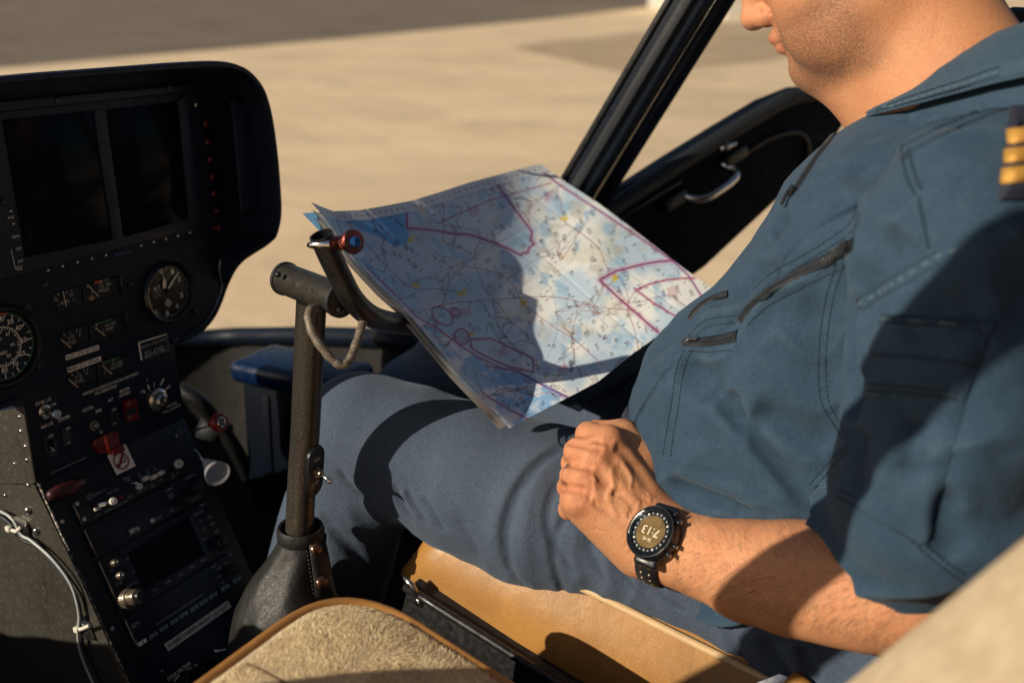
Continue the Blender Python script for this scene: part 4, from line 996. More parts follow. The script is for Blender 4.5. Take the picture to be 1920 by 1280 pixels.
# quick-release pin through the open end
pa, pb = PZ(*zS(505, 312), .885), PZ(*zS(690, 300), .872); d = nrm(pb-pa)
b = BM(); add_tube(b, [pa, pa+d*.004, pa+d*.008, pb], [.002, .0034, .0034, .0034], 14); pin = obj('release_pin', b, M['chrome'], cyc)
pc = PZ(*zS(662, 300), .874); d2 = nrm(nrm(pb-pa)*.8+nrm(CAM-pc)*.6)
b = BM(); add_lathe(b, pc-d2*.003, d2, [(r_*.85, h_*.8) for r_, h_ in [(.0078, 0), (.0078, .018), (.0062, .020), (.0062, .026), (.0120, .030), (.0128, .0325), (.0120, .035), (.0060, .0355), (.0055, .033), (0, .033)]], 30); obj('pin_flange', b, M['rose'], pin, angle=35)
b = BM(); add_lathe(b, pc+d2*.0228, d2, [(.0046, 0), (.0046, .006), (.0034, .0072), (0, .006)], 20); obj('pin_button', b, M['blueanod'], pin, angle=35)
# braided lanyard
def m_braid():
    t = NT('braided_cord'); w = t.new('ShaderNodeTexVoronoi'); w.inputs['Scale'].default_value = 640; t.l(t.co, w.inputs['Vector'])
    n = t.noise(700, 3, .7)
    c = t.ramp(w.outputs['Distance'], [(.15, (.30, .24, .175)), (.5, (.10, .082, .064)), (.8, (.03, .028, .026))])
    return t.set(color=t.mix(t.math('MULTIPLY', n, .5), c, (.30, .25, .19, 1)), rough=.55, metal=.25, normal=t.bump(w.outputs['Distance'], -.9, .0015))
M['braid'] = m_braid()
b = BM(); lp = spline([PZ(*zS(*q), z) for q, z in (((548, 648), .925), ((520, 655), .915), ((508, 700), .908), ((530, 780), .905), ((580, 860), .905), ((640, 925), .908), ((690, 952), .910), ((728, 920), .915), ((757, 850), .922), ((785, 770), .930), ((802, 705), .94))], 8)
add_tube(b, lp, [.0041+.0003*math.sin(i*.9) for i in range(len(lp))], 14); obj('lanyard', b, M['braid'], cyc)
# switch plate on the pole
zT = lambda x, y: (480+x/4, 820+y/4)
pd = nrm(pole[-1][0]-pole[0][0]); pcn = PZ(*zT(412, 225), 1.012); axp = pole[3][0]
nn = nrm(CAM-axp); nn = nrm(nn-pd*(nn@pd)); sx = np.cross(pd, nn); sx = sx if (CR.T@sx)[0] > 0 else -sx
nf = nrm(nn*.62+sx*.78); sd = np.cross(nf, pd); sd = sd if (CR.T@sd)[0] > 0 else -sd
pcen = axp+pd*((pcn-axp)@pd)+nf*(pole[0][1]+.0005)
b = BM(); ol = [(math.cos(a)*.0125, math.sin(a)*.0125+(.0150 if math.sin(a) > 0 else -.0150)) for a in [2*math.pi*(i+.5)/28 for i in range(28)]]
add_prism(b, [pcen+sd*x-pd*y for x, y in ol], nf, .0022, .0006, 2); pl = obj('switch_plate', b, M['blackplastic'], cyc, angle=35)
b = BM(); add_tube(b, [pcen-nf*.0005+sd*math.cos(a)*.0126-pd*(math.sin(a)*.0126+(.0150 if math.sin(a) > 0 else -.0150)) for a in [2*math.pi*(i+.5)/28 for i in range(28)]], .0008, 6, closed=True); obj('plate_rim', b, M['darkmetal'], pl)
b = BM(); add_lathe(b, pcen+nf*.002, nf, [(.0056, 0), (.0056, .003), (.0038, .0033), (.0038, .007), (0, .007)], 16)
o = obj('toggle_nut', b, M['knob'], pl, angle=30); b = BM(); add_tube(b, [pcen+nf*.006, pcen+nf*.016+pd*.003, pcen+nf*.0215+pd*.005], [.0016, .0021, .0024], 12); obj('toggle_lever', b, M['chrome'], pl)
lb = BM(); add_text(lb, 'ON', pcen+nf*.0027-pd*.0135, sd, -pd, .0042, None, .01); add_text(lb, 'OFF', pcen+nf*.0027+pd*.0125, sd, -pd, .0042, None, .01); obj('lettering', lb, M['dimwhite'], pl, smooth=False)
b = BM()
for s in (-1, 1): add_lathe(b, pcen+nf*.002+pd*.0215*s, nf, [(.0022, 0), (.0018, .001), (0, .0013)], 10)
pieces('screw', b, M['darkmetal'], pl)
# leather boot
bt = [((525, 1000), (603, 1000), 1.036), ((519, 1014), (607, 1014), 1.038), ((503, 1042), (613, 1042), 1.042), ((478, 1076), (621, 1076), 1.047), ((458, 1108), (629, 1108), 1.050), ((443, 1140), (638, 1140), 1.055), ((434, 1172), (645, 1172), 1.06), ((429, 1203), (650, 1203), 1.066), ((428, 1224), (650, 1224), 1.07), ((431, 1232), (648, 1232), 1.072)]
rows = []; rng = random.Random(3)
for i, (p, q, z) in enumerate(bt):
    c = PZ((p[0]+q[0])/2, (p[1]+q[1])/2, z); r = (q[0]-p[0])/2*z/FPX; t = i/(len(bt)-1); row = []
    for j in range(72):
        a = 2*math.pi*j/72; k = 1+.075*t*math.sin(3*a+.6+2.2*t)*math.sin(math.pi*t)+.030*math.sin(math.pi*t)*math.sin(5*a+6*t)+.085*math.sin(math.pi*t)*mnoise.noise(Vector((2.2*math.cos(a), 2.2*math.sin(a), t*5)))
        row.append(c+V(math.cos(a), math.sin(a)*.95, 0)*r*k+V(0, 0, .004*math.sin(2*a)*t))
    rows.append(row+[row[0]])
fine = []
for s in range(len(rows[0])):
    fine.append(spline([r[s] for r in rows], 5))
fine = [[fine[s][k] for s in range(len(fine))] for k in range(len(fine[0]))]
b = BM(); grid_mesh(b, fine); bmesh.ops.remove_doubles(b, verts=b.verts[:], dist=1e-5); bmesh.ops.recalc_face_normals(b, faces=b.faces[:])
boot = obj('boot', b, M['bootleather'], cyc)
bc = PZ(564, 998, 1.036); rc = 41*1.036/FPX
b = BM(); add_lathe(b, bc-V(0, 0, .006), V(0, 0, 1), [(rc*1.0, -.004), (rc*1.08, 0), (rc*1.08, .010), (rc*1.0, .014), (rc*.90, .013), (rc*.88, .004)], 40); obj('collar', b, M['bootleather'], boot, angle=60)
cb = PZ(541, 1228, 1.072); rb = 112*1.072/FPX
b = BM(); add_lathe(b, cb-V(0, 0, .05), V(0, 0, 1), [(rb*1.0, 0), (rb*1.02, .045), (rb*1.03, .050), (rb*1.0, .055), (rb*.9, .057)], 48); obj('base_ring', b, M['blackplastic'], cyc, angle=50)
# flap with snap studs down the boot's right side
bv = bvh_of([v.co for v in boot.data.vertices], np.array([list(p.vertices)[:4] for p in boot.data.polygons])) if all(len(p.vertices) == 4 for p in boot.data.polygons) else BVHTree.FromPolygons([v.co for v in boot.data.vertices], [tuple(p.vertices) for p in boot.data.polygons])
L_, R_ = [(576, 998), (579, 1020), (582, 1050), (586, 1085), (590, 1120)], [(604, 1000), (609, 1022), (615, 1050), (621, 1085), (626, 1120)]
row = []
for (x0, y0), (x1, y1) in zip(L_, R_):
    r = []
    for t in (0, .33, .66, .93):
        l, n = hit(bv, lerp(x0, x1, t), lerp(y0, y1, t))
        r.append((l+n*.0035) if l is not None else PZ(lerp(x0, x1, t), lerp(y0, y1, t), 1.02))
    row.append(r)
b = BM(); grid_mesh(b, row); bmesh.ops.recalc_face_normals(b, faces=b.faces[:]); bmesh.ops.solidify(b, geom=b.faces[:], thickness=.003); bmesh.ops.recalc_face_normals(b, faces=b.faces[:]); obj('boot_flap', b, M['bootleather'], boot)
for x, y in ((588, 1029), (599, 1091)):
    l, n = hit(bv, x, y); b = BM(); add_lathe(b, l+n*.004, n, [(.0068, -.001), (.0066, .002), (.005, .0034), (0, .0036)], 20); obj('snap_stud', b, simple('bronze_stud', (.16, .09, .07), .3, .8), boot, angle=50)
b = BM()
for k in range(14):
    t0, t1 = k/14, (k+.62)/14; P = onsurf(bv, [(lerp(572, 588, t0), lerp(1008, 1118, t0)), (lerp(572, 588, t1), lerp(1008, 1118, t1))], 1, .0006)
    if len(P) == 2: add_tube(b, P, .0007, 5)
obj('stitching', b, M['rubber'], boot)
b = BM()
for k in range(24):
    a0, a1 = math.pi*(1.02+k/24*.95), math.pi*(1.02+(k+.6)/24*.95)
    add_tube(b, [cb+V(math.cos(a)*rb*1.035, math.sin(a)*rb*1.035, .003) for a in (a0, a1)], .0010, 5)
obj('base_stitching', b, simple('grey_thread', (.16, .17, .17), .7), boot)
# ------------------------------------------------------------------ folded air chart on a black board
zM = lambda x, y: (700+x/2.37, 280+y/2.37)
TOP = [(583, 379), (604, 388), (625, 396), (674, 394), (716, 387), (773, 376), (822, 361), (880, 342), (945, 325), (1000, 310), (1015, 308)]
RGT = [(1015, 308), (1063, 343), (1122, 381), (1185, 428), (1261, 487), (1312, 525), (1352, 552)]
BOT = [(955, 803), (1008, 774), (1067, 744), (1122, 715), (1185, 664), (1240, 625), (1290, 592), (1352, 552)]
LFT = [(583, 379), (611, 410), (639, 450), (667, 488), (716, 540), (751, 571), (797, 626), (857, 698), (927, 771), (955, 803)]
def arc_param(pts):
    P = [V(*p) for p in pts]; s = [0]
    for a, c in zip(P, P[1:]): s.append(s[-1]+np.linalg.norm(c-a))
    s = np.array(s)/s[-1]; P = np.array(P); return lambda t: np.stack([np.interp(t, s, P[:, 0]), np.interp(t, s, P[:, 1])], -1)
cT, cR, cB, cL = map(arc_param, (TOP, RGT, BOT, LFT))
def coons(u, v):
    """u along the top edge, v down the left edge"""
    u = np.asarray(u, float); v = np.asarray(v, float); U, W = u[..., None], v[..., None]
    p00, p10, p01, p11 = V(*TOP[0]), V(*TOP[-1]), V(*BOT[0]), V(*BOT[-1])
    return (1-W)*cT(u)+W*cB(u)+(1-U)*cL(v)+U*cR(v)-((1-U)*(1-W)*p00+U*(1-W)*p10+(1-U)*W*p01+U*W*p11)
# depth control points (picture point, distance from the lens)
CP = np.array([(583, 379, 1.025), (667, 488, 1.012), (751, 571, 1.000), (857, 698, .990), (955, 803, .985), (700, 450, 1.062), (800, 560, 1.052), (900, 690, 1.030), (773, 376, 1.165), (880, 345, 1.290), (840, 470, 1.155), (1015, 310, 1.44), (1003, 440, 1.305), (990, 570, 1.185), (950, 690, 1.075), (1040, 750, 1.030),
               (1172, 655, 1.135), (1120, 715, 1.075), (1122, 381, 1.395), (1185, 428, 1.36), (1261, 487, 1.305), (1352, 552, 1.25), (1270, 590, 1.195), (1120, 530, 1.235), (1100, 450, 1.315), (1080, 610, 1.165)], float)
def tps(P):
    n = len(P); X = P[:, :2]/400.; r = np.linalg.norm(X[:, None]-X[None], axis=-1)
    K = np.where(r > 0, r*r*np.log(r+1e-12), 0)+np.eye(n)*.012
    A = np.zeros((n+3, n+3)); A[:n, :n] = K; A[:n, n:] = np.c_[np.ones(n), X]; A[n:, :n] = A[:n, n:].T
    w = np.linalg.solve(A, np.r_[P[:, 2], 0, 0, 0])
    def f(q):
        q = np.asarray(q)/400.; r = np.linalg.norm(q[..., None, :]-X, axis=-1)
        return (np.where(r > 0, r*r*np.log(r+1e-12), 0)@w[:n])+w[n]+q@w[n+1:]
    return f
zdep = tps(CP)
NU, NV = 560, 430
uu, vv = np.meshgrid(np.linspace(0, 1, NU), np.linspace(0, 1, NV), indexing='ij')
PXY = coons(uu, vv); Zd = zdep(PXY)
Zd = Zd-(.010+.016*vv**3)*np.exp(-(uu/.06)**2)+.004*np.sin(uu*17+vv*3)*np.exp(-((vv-.0)/.25)**2)+.0016*np.sin(uu*9+2*vv)*np.sin(vv*11-uu*2)
fold_u = .425; Zd = Zd+.006*np.abs(np.exp(-((uu-fold_u)/.03)**2))*np.exp(-vv/.35)      # old fold crease
for u0 in (.235, .64, .84): Zd = Zd+.0006*np.exp(-((uu-u0)/.006)**2)
Zd = Zd+.0005*np.exp(-((vv-.52)/.008)**2)
dirs = np.stack([(PXY[..., 0]-960)/FPX, -(PXY[..., 1]-640)/FPX, -np.ones_like(Zd)], -1)@CR.T
MP = CAM+dirs*Zd[..., None]
idx = np.arange(NU*NV).reshape(NU, NV)
quads = np.stack([idx[:-1, :-1], idx[:-1, 1:], idx[1:, 1:], idx[1:, :-1]], -1).reshape(-1, 4)
# ---- what is printed on it, drawn into a colour attribute (print, plus a painted blue shade tint)
mx_, my_ = (PXY[..., 0]-700)*2.37, (PXY[..., 1]-280)*2.37          # chart drawing grid
rg = np.random.RandomState(11)
def vnoise(x, y, s, seed):
    r = np.random.RandomState(seed).rand(64, 64).astype(np.float32); x = x/s; y = y/s
    xi, yi = np.floor(x).astype(int), np.floor(y).astype(int); fx, fy = x-xi, y-yi; fx = fx*fx*(3-2*fx); fy = fy*fy*(3-2*fy)
    g = lambda i, j: r[i % 64, j % 64]
    return (g(xi, yi)*(1-fx)+g(xi+1, yi)*fx)*(1-fy)+(g(xi, yi+1)*(1-fx)+g(xi+1, yi+1)*fx)*fy
fb = lambda s, seed: .55*vnoise(mx_, my_, s, seed)+.3*vnoise(mx_, my_, s*.45, seed+1)+.15*vnoise(mx_, my_, s*.2, seed+2)
C3 = lambda r, g, b: np.array(srgb(r, g, b)[:3])
colr = np.ones(PXY.shape[:2]+(3,))*C3(240, 241, 238)
def blend(m, c): 
    global colr
    colr = colr*(1-m[..., None])+np.array(c)*m[..., None]
sm = lambda x, a, b: np.clip((x-a)/(b-a), 0, 1)**2*(3-2*np.clip((x-a)/(b-a), 0, 1))
blend(sm(fb(220, 3)+.16*(1-uu)-.05, .46, .64)*.75, C3(178, 206, 230)); blend((1-sm(mx_+.25*my_, 300, 900))*.52, C3(122, 168, 214)); blend(sm(fb(150, 8), .60, .78)*.40, C3(216, 210, 176)); blend(sm(fb(90, 21), .62, .8)*.5, C3(176, 170, 150)); blend(sm(fb(70, 31), .60, .74)*.6, C3(140, 182, 214))  # bluer towards the left: skylit shade painted into the print
def inpoly(P):
    P = np.array(P, float); c = np.zeros(mx_.shape, bool)
    for (x0, y0), (x1, y1) in zip(P, np.roll(P, -1, 0)):
        m = ((y0 > my_) != (y1 > my_)); xi = (x1-x0)*(my_-y0)/(y1-y0+1e-9)+x0; c ^= m & (mx_ < xi)
    return c
S2M = lambda x, y: ((400+x/2.845-700)*2.37, (350+y/2.845-280)*2.37)
sea = inpoly([S2M(*p) for p in ((690, 185), (1030, 128), (1042, 240), (1046, 295), (975, 325), (920, 285), (870, 262), (800, 235), (745, 200))]).astype(float)
blend(sea*.93, C3(96, 165, 222))
low = inpoly([(-330, 330), (-40, 470), (100, 650), (190, 735), (290, 795), (400, 870), (470, 925), (600, 980), (720, 1010), (870, 1105), (700, 1300), (300, 1300), (-400, 500)]).astype(float)
blend(low*.85, C3(120, 175, 225)); blend(low*sm(.6*vnoise(mx_*.7+my_*.6, my_-mx_*.5, 60, 5)+.4*vnoise(mx_*.7+my_*.6, my_-mx_*.5, 22, 6), .50, .72)*.85, C3(232, 235, 240))
blend(inpoly([(430, 845), (520, 840), (710, 930), (710, 990), (600, 965), (440, 885)])*.35, C3(190, 205, 235)); blend(inpoly([(265, 705), (310, 700), (350, 740), (355, 775), (320, 775), (275, 745)])*.7, C3(170, 205, 238))
def stroke(pts, w, c, a=1., soft=None, n=6, dash=None):
    """line through drawing-grid points; bounding box keeps it quick"""
    P = np.array(spline([V(*p) for p in pts], n) if len(pts) > 2 and n > 1 else pts, float)
    R = w+(soft or w*.8)+1
    x0, y0 = P.min(0)-R; x1, y1 = P.max(0)+R
    sel = np.where((mx_ > x0) & (mx_ < x1) & (my_ > y0) & (my_ < y1))
    if len(sel[0]) == 0: return
    qx, qy = mx_[sel], my_[sel]; best = np.full(qx.shape, 1e9); run = 0.; L = np.zeros(qx.shape)
    for A, B in zip(P, P[1:]):
        D = B-A; l = max(D@D, 1e-9); t = np.clip(((qx-A[0])*D[0]+(qy-A[1])*D[1])/l, 0, 1)
        d = np.hypot(qx-A[0]-t*D[0], qy-A[1]-t*D[1]); m = d < best; best = np.where(m, d, best); L = np.where(m, run+t*math.sqrt(l), L); run += math.sqrt(l)
    k = a*(1-sm(best, w*.5, w*.5+(soft or 1.2)))
    if dash: k = k*((L % dash) < dash*.55)
    colr[sel] = colr[sel]*(1-k[:, None])+np.array(c)*k[:, None]
# district boundaries and roads: a loose network of thin lines
ink, red, road, bluel, mag = C3(58, 55, 62), C3(170, 60, 70), C3(150, 96, 90), C3(70, 90, 150), C3(128, 30, 82)
towns = [(rg.uniform(-250, 1500), rg.uniform(80, 1150)) for _ in range(110)]
for i, p in enumerate(towns):
    q = sorted(towns, key=lambda t: (t[0]-p[0])**2+(t[1]-p[1])**2)[1:4]
    for k, t in enumerate(q[:2 if i % 3 else 3]):
        m = [(lerp(p[0], t[0], s)+rg.normal(0, 9), lerp(p[1], t[1], s)+rg.normal(0, 9)) for s in (.33, .66)]
        stroke([p]+m+[t], 2.0, road if (i+k) % 3 else ink, .75)
for _ in range(40):
    x, y = rg.uniform(-200, 1400), rg.uniform(100, 1100); a = rg.uniform(0, 6.28); pts = [(x, y)]
    for s in range(7): a += rg.normal(0, .45); x += 22*math.cos(a); y += 22*math.sin(a); pts.append((x, y))
    stroke(pts, 1.1, C3(120, 150, 200), .6)
for pts in ([(190, 730), (310, 690), (500, 670), (800, 655), (1000, 700), (1170, 715)], [(830, 215), (850, 320), (920, 370), (1000, 440), (1040, 530), (1075, 570)], [(420, 520), (540, 545), (620, 600), (665, 680), (790, 780), (900, 850), (1020, 960)], [(-120, 320), (100, 560), (190, 620), (290, 620), (400, 640)], [(1165, 625), (1130, 700), (1160, 800), (1180, 900)]):
    stroke(pts, 2.2, C3(150, 60, 66), .8)
for pts in ([(300, 620), (560, 370), (820, 160)], [(60, 640), (430, 490), (700, 330)], [(500, 660), (700, 500), (900, 420)], [(200, 380), (420, 600), (640, 900)]): stroke(pts, 1.2, C3(60, 70, 100), .7, n=1)
for c, r in (((455, 640), 60), ((350, 600), 62), ((1010, 780), 66), ((130, 420), 90), ((1060, 760), 40)):
    stroke([(c[0]+r*math.cos(a), c[1]+r*.75*math.sin(a)) for a in np.linspace(0, 5.2, 20)], 1.6, bluel, .7, n=1, dash=14)
for pts in ([(790, 610), (815, 720), (812, 830), (760, 950)], [(590, 430), (720, 520), (790, 620)], [(170, 250), (260, 330), (300, 480)]): stroke(pts, 2.0, bluel, .75, dash=16)
for pts in ([(510, 770), (560, 790), (600, 850), (690, 915), (720, 960)], [(500, 820), (512, 770)], [(770, 960), (790, 1000), (850, 1000)]): stroke(pts, 2.0, C3(70, 140, 110), .8)
# place names: small dark strokes in short rows
for i in range(760):
    x, y = rg.uniform(-260, 1500), rg.uniform(90, 1180); n = rg.randint(1, 4); a = -.52+rg.normal(0, .08); l = rg.uniform(8, 22)
    c = ink if i % 4 else (C3(60, 75, 140) if i % 8 else C3(120, 40, 60))
    for k in range(n):
        ox, oy = x+k*9*.5, y+k*9
        for s in range(int(l/5)):
            if rg.rand() < .85: stroke([(ox+s*5*math.cos(a), oy+s*5*math.sin(a)), (ox+(s*5+3.6)*math.cos(a), oy+(s*5+3.6)*math.sin(a))], 3.0, c, .95, .9, 1)
        if n == 1: break
for x, y in ((185, 605), (665, 680), (1075, 570), (845, 310), (170, 405), (435, 820), (390, 640)):
    for _ in range(6): stroke([(x+rg.normal(0, 9), y+rg.normal(0, 7)), (x+rg.normal(0, 9), y+rg.normal(0, 7))], 7, C3(214, 190, 60), .75, 3, 1)
# airspace boundaries: purple line with a soft tint on one side
def airspace(pts, w=4.6, halo=16, c=mag, n=1):
    stroke(pts, w*.6, C3(200, 120, 170), .50, halo, n); stroke(pts, w, c, .95, 1.6, n)
airspace([(150, 262), (150, 350), (270, 360), (350, 374), (430, 380), (540, 415), (600, 442), (655, 470), (668, 458), (690, 458), (688, 440), (716, 420), (700, 405), (705, 365), (640, 280), (540, 145)])
airspace([(1330, 495), (1270, 498), (1200, 510), (1080, 540), (1005, 580), (1090, 660), (1265, 812)], 6, 20); airspace([(1330, 495), (1400, 560), (1462, 658)], 4, 12, C3(110, 60, 130))
airspace([(1430, 572), (1360, 574), (1300, 580), (1230, 598), (1165, 625)], 4, 10, C3(160, 30, 70)); airspace([(1165, 622), (1240, 680), (1350, 745)], 4, 10, C3(160, 30, 70))
airspace([(735, 85), (790, 130), (860, 180), (1000, 270), (1180, 390), (1330, 495)], 4, 12, C3(110, 50, 110))
airspace([(-30, 520), (60, 610), (190, 742), (290, 800), (385, 870), (470, 925), (560, 965)], 3, 10, C3(130, 60, 100)); airspace([(500, 960), (640, 985), (720, 1030), (870, 1105)], 4, 12, C3(70, 60, 130))
airspace([(480, 1080), (560, 1130), (690, 1200)], 4, 12, C3(120, 50, 100))
airspace([(430, 845), (520, 840), (620, 885), (710, 930), (712, 990), (600, 965), (500, 920), (440, 885), (430, 845)], 3.4, 10, C3(110, 40, 80)); airspace([(285, 330), (520, 225), (790, 150)], 2, 5, C3(150, 50, 80))
for c, rx, ry in (((307, 740), 52, 38), ((365, 724), 24, 20), ((392, 832), 34, 38)):
    P = [(c[0]+rx*math.cos(a)*.86-ry*math.sin(a)*.4, c[1]+rx*math.cos(a)*.55+ry*math.sin(a)*.8) for a in np.linspace(0, 6.4, 22)]; airspace(P, 3, 9, C3(100, 36, 70))
blend((np.hypot((mx_-365)/22, (my_-724)/20) < 1)*.4, C3(150, 70, 110)); blend((np.hypot((mx_-392)/32, (my_-832)/38) < 1)*.35, C3(150, 90, 120))
for x, y, s in ((445, 275, 1), (410, 725, 1), (575, 905, 1), (838, 980, 1), (1328, 635, 1), (780, 212, .8)):
    for k in range(4):
        stroke([(x-16*s, y-12+k*8), (x+18*s, y-20+k*8)], 2.2, C3(170, 40, 90), .8, 1, 1)
    stroke([(x-20, y-18), (x+18, y-28), (x+24, y+12), (x-14, y+24), (x-20, y-18)], 1.4, C3(170, 40, 90), .7, 1, 1)
stroke([(800, 960), (940, 860)], 3, C3(120, 20, 40), .8, 1.4, 1, 9)
# white margin along the far edge with a neat line inside it
dm = vv; blend(1-sm(dm, .045, .052), C3(214, 218, 222)); 
for u0 in (.235, .425, .64, .84): blend(np.exp(-((uu-u0)/.0016)**2)*.20*(.4+.6*fb(40, 60)), C3(244, 244, 242))
blend(np.exp(-((vv-.52)/.0020)**2)*.20*(.4+.6*fb(40, 61)), C3(244, 244, 242))
blend((np.abs(dm-.056) < .0022)*.55, C3(70, 80, 110)); blend((np.abs(uu-.012) < .006)*.6, C3(230, 230, 226))
for k in range(40):
    u0 = k/40.; blend(((np.abs(uu-u0) < .0025) & (np.abs(vv-.028) < .006))*.8, C3(50, 50, 60))
chart = thing('air_chart', 'folded paper air chart with purple airspace lines, open across the pilot\'s lap', 'map', tuple(MP.reshape(-1, 3).mean(0)-V(0, 0, .05)))
def m_paper():
    t = NT('printed_paper'); at = t.new('ShaderNodeVertexColor', layer_name='print'); n = t.noise(30, 4, .6)
    return t.set(color=at.outputs[0], rough=.42, spec=.5, normal=t.bump(n, .12, .004))
M['paper'] = m_paper(); M['plainpaper'] = simple('white_paper_edge', (.70, .68, .64), .6, var=.06)
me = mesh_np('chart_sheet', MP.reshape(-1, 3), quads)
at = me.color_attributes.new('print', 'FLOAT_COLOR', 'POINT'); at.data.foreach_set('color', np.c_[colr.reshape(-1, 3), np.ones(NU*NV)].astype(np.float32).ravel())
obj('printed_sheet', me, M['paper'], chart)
# the layers folded underneath: two plain sheets, seen along the near edge and at the curled corner
def under(name, off, du, dv, mat, u0=0., u1=1., v0=0., v1=1.):
    n1, n2 = 60, 46; U, W = np.meshgrid(np.linspace(u0, u1, n1), np.linspace(v0, v1, n2), indexing='ij')
    q = coons(np.clip(U, 0, 1), np.clip(W, 0, 1)); z = zdep(q)-.010*np.exp(-(np.clip(U, 0, 1)/.05)**2); dd = np.stack([(q[..., 0]-960)/FPX, -(q[..., 1]-640)/FPX, -np.ones_like(z)], -1)@CR.T
    P = CAM+dd*z[..., None]
    gx = np.gradient(P, axis=0); gy = np.gradient(P, axis=1); N = np.cross(gx, gy); N /= np.linalg.norm(N, axis=-1, keepdims=True); N *= np.sign(N[..., 2:3])
    ex = nrm(P[-1, 0]-P[0, 0]); ey = nrm(P[0, -1]-P[0, 0])
    P = P-N*np.asarray(off)[..., None]+ex*du+ey*dv if not np.isscalar(off) else P-N*off+ex*du+ey*dv
    b = BM(); grid_mesh(b, P.tolist()); return obj(name, b, mat, chart)
under('folded_sheet', .0035, -.0025, .001, M['plainpaper'], 0, .98, .02, .97)
under('folded_sheet', .0065, -.0045, .002, M['plainpaper'], 0, .95, .04, .97)
# corner of the lower layer showing past the curled corner
b = BM(); P = [PZ(*p, z) for p, z in (((567, 400), 1.045), ((592, 398), 1.05), ((625, 400), 1.07), ((650, 455), 1.05), ((628, 440), 1.035), ((604, 438), 1.03))]
b.faces.new([b.verts.new(Vector(p)) for p in P]); obj('folded_corner', b, simple('blue_printed_corner', (.10, .25, .42), .5), chart, smooth=False)
# black board the chart lies on
def coon3(u, v, off_):
    q = coons(np.array(u), np.array(v)); return CAM+ray(*q)*float(zdep(q))-V(-.06, -.42, .90)*off_
brd = BM(); ub = [.50, .62, .75, .88, 1.02]; rows = []
for o_ in (.010, .016):
    pass
b = BM(); A = []
for (x, y, z) in ((1095, 738, 1.12), (1150, 704, 1.155), (1215, 660, 1.20), (1290, 609, 1.265), (1362, 561, 1.33)):
    p = PZ(x, y, z); A.append(p-V(0, 0, .012))
n = nrm(np.cross(A[-1]-A[0], V(-.05, .9, .42))); n = n if n[2] > 0 else -n
fw = nrm(V(-.02, .90, .16)); P = [[a-n*.004, a-n*.004+fw*.07, a-n*.004+fw*.13] for a in A]
Q = [[p-n*.010 for p in r] for r in P]
grid_mesh(b, P); grid_mesh(b, Q, True)
rim_ = [r[0] for r in P]; rim2 = [r[0] for r in Q]; grid_mesh(b, [rim_, rim2], True)
bmesh.ops.remove_doubles(b, verts=b.verts[:], dist=1e-5); bmesh.ops.recalc_face_normals(b, faces=b.faces[:])
o = obj('lap_board', b, M['blackplastic']); tag(o, 'thin black board lying under the paper air chart', 'board')
# ------------------------------------------------------------------ seats
TA = math.radians(14); NS = V(0, -math.sin(TA), math.cos(TA)); FS = V(0, math.cos(TA), math.sin(TA)); PS = V(.05, .513, .905)
def rounded(pts, r, n=8):
    """round the corners of a 2D polygon"""
    out = []; k = len(pts)
    for i in range(k):
        p, a, c = V(*pts[i]), V(*pts[i-1]), V(*pts[(i+1) % k]); rr = r[i] if hasattr(r, '__len__') else r
        d0, d1 = nrm(a-p), nrm(c-p); th = math.acos(np.clip(d0@d1, -1, 1)); L = min(rr/math.tan(th/2), .49*np.linalg.norm(a-p), .49*np.linalg.norm(c-p))
        A, B = p+d0*L, p+d1*L
        for j in range(n+1):
            t = j/n; out.append((1-t)**2*A+2*t*(1-t)*p+t*t*B)
    return out
def cushion(parent, name, org, X, Y, N, poly, th, crown, mat, pip=None, bulge=.012, seed=1, pipr=.0045, sidemat=None, wob=.0025):
    """upholstered pad: outline poly (2D) on the plane org/X/Y, th thick, domed by crown"""
    P = np.array(poly); c = P.mean(0); rows = []
    prof = [(1.0, -th, 0), (1.0+bulge*1.2, -th*.75, 0), (1.0+bulge*2, -th*.45, 0), (1.0+bulge, -th*.15, 0), (1.0, 0, 0), (.985, .004, .2), (.95, .008, .45), (.85, .012, .75), (.70, .014, .9), (.5, .014, .97), (.25, .014, 1.), (.02, .014, 1.)]
    for k, h, cr in prof:
        rows.append([org+X*(c[0]+(p[0]-c[0])*k)+Y*(c[1]+(p[1]-c[1])*k)+N*(h+crown*cr+wob*mnoise.noise(Vector((p[0]*k*25, p[1]*k*25, seed+h*40))))+(X*(p[0]-c[0])+Y*(p[1]-c[1]))*(wob*6*mnoise.noise(Vector((p[0]*18, p[1]*18, seed+h*55))) if h < 0 else 0) for p in P])
    b = BM(); vs = [[b.verts.new(Vector(q)) for q in r] for r in rows]
    for A, B in zip(vs, vs[1:]):
        for j in range(len(A)):
            k = (j+1) % len(A); b.faces.new([A[j], A[k], B[k], B[j]])
    b.faces.new(vs[-1]); b.faces.new(vs[0][::-1]); bmesh.ops.recalc_face_normals(b, faces=b.faces[:])
    mats = [mat]
    if sidemat is not None:
        mats = [mat, sidemat]; n = len(P)
        for i, f in enumerate(b.faces[:]):
            if i < n*4: f.material_index = 1
    o = obj(name, b, mats, parent)
    if pip is not None:
        pb = BM(); add_tube(pb, [org+X*p[0]+Y*p[1]+N*.003 for p in P], pipr, 10, closed=True); obj('piping', pb, pip, o)
    return o
pas = thing('passenger_seat', 'front passenger seat with beige fleece cover and tan piping, nearest the camera', 'seat', (-.28, .3, .55))
oL = PS+NS*.082; pl2 = lambda x, y: (lambda d: (d[0], d@FS))(PL(x, y, oL, NS)-oL)
c1, c2, c3 = pl2(415, 1280), pl2(612, 1117), pl2(940, 1280)
xr = pl2(840, 1215)[0]-.007; yf = pl2(520, 1160)[1]-.018
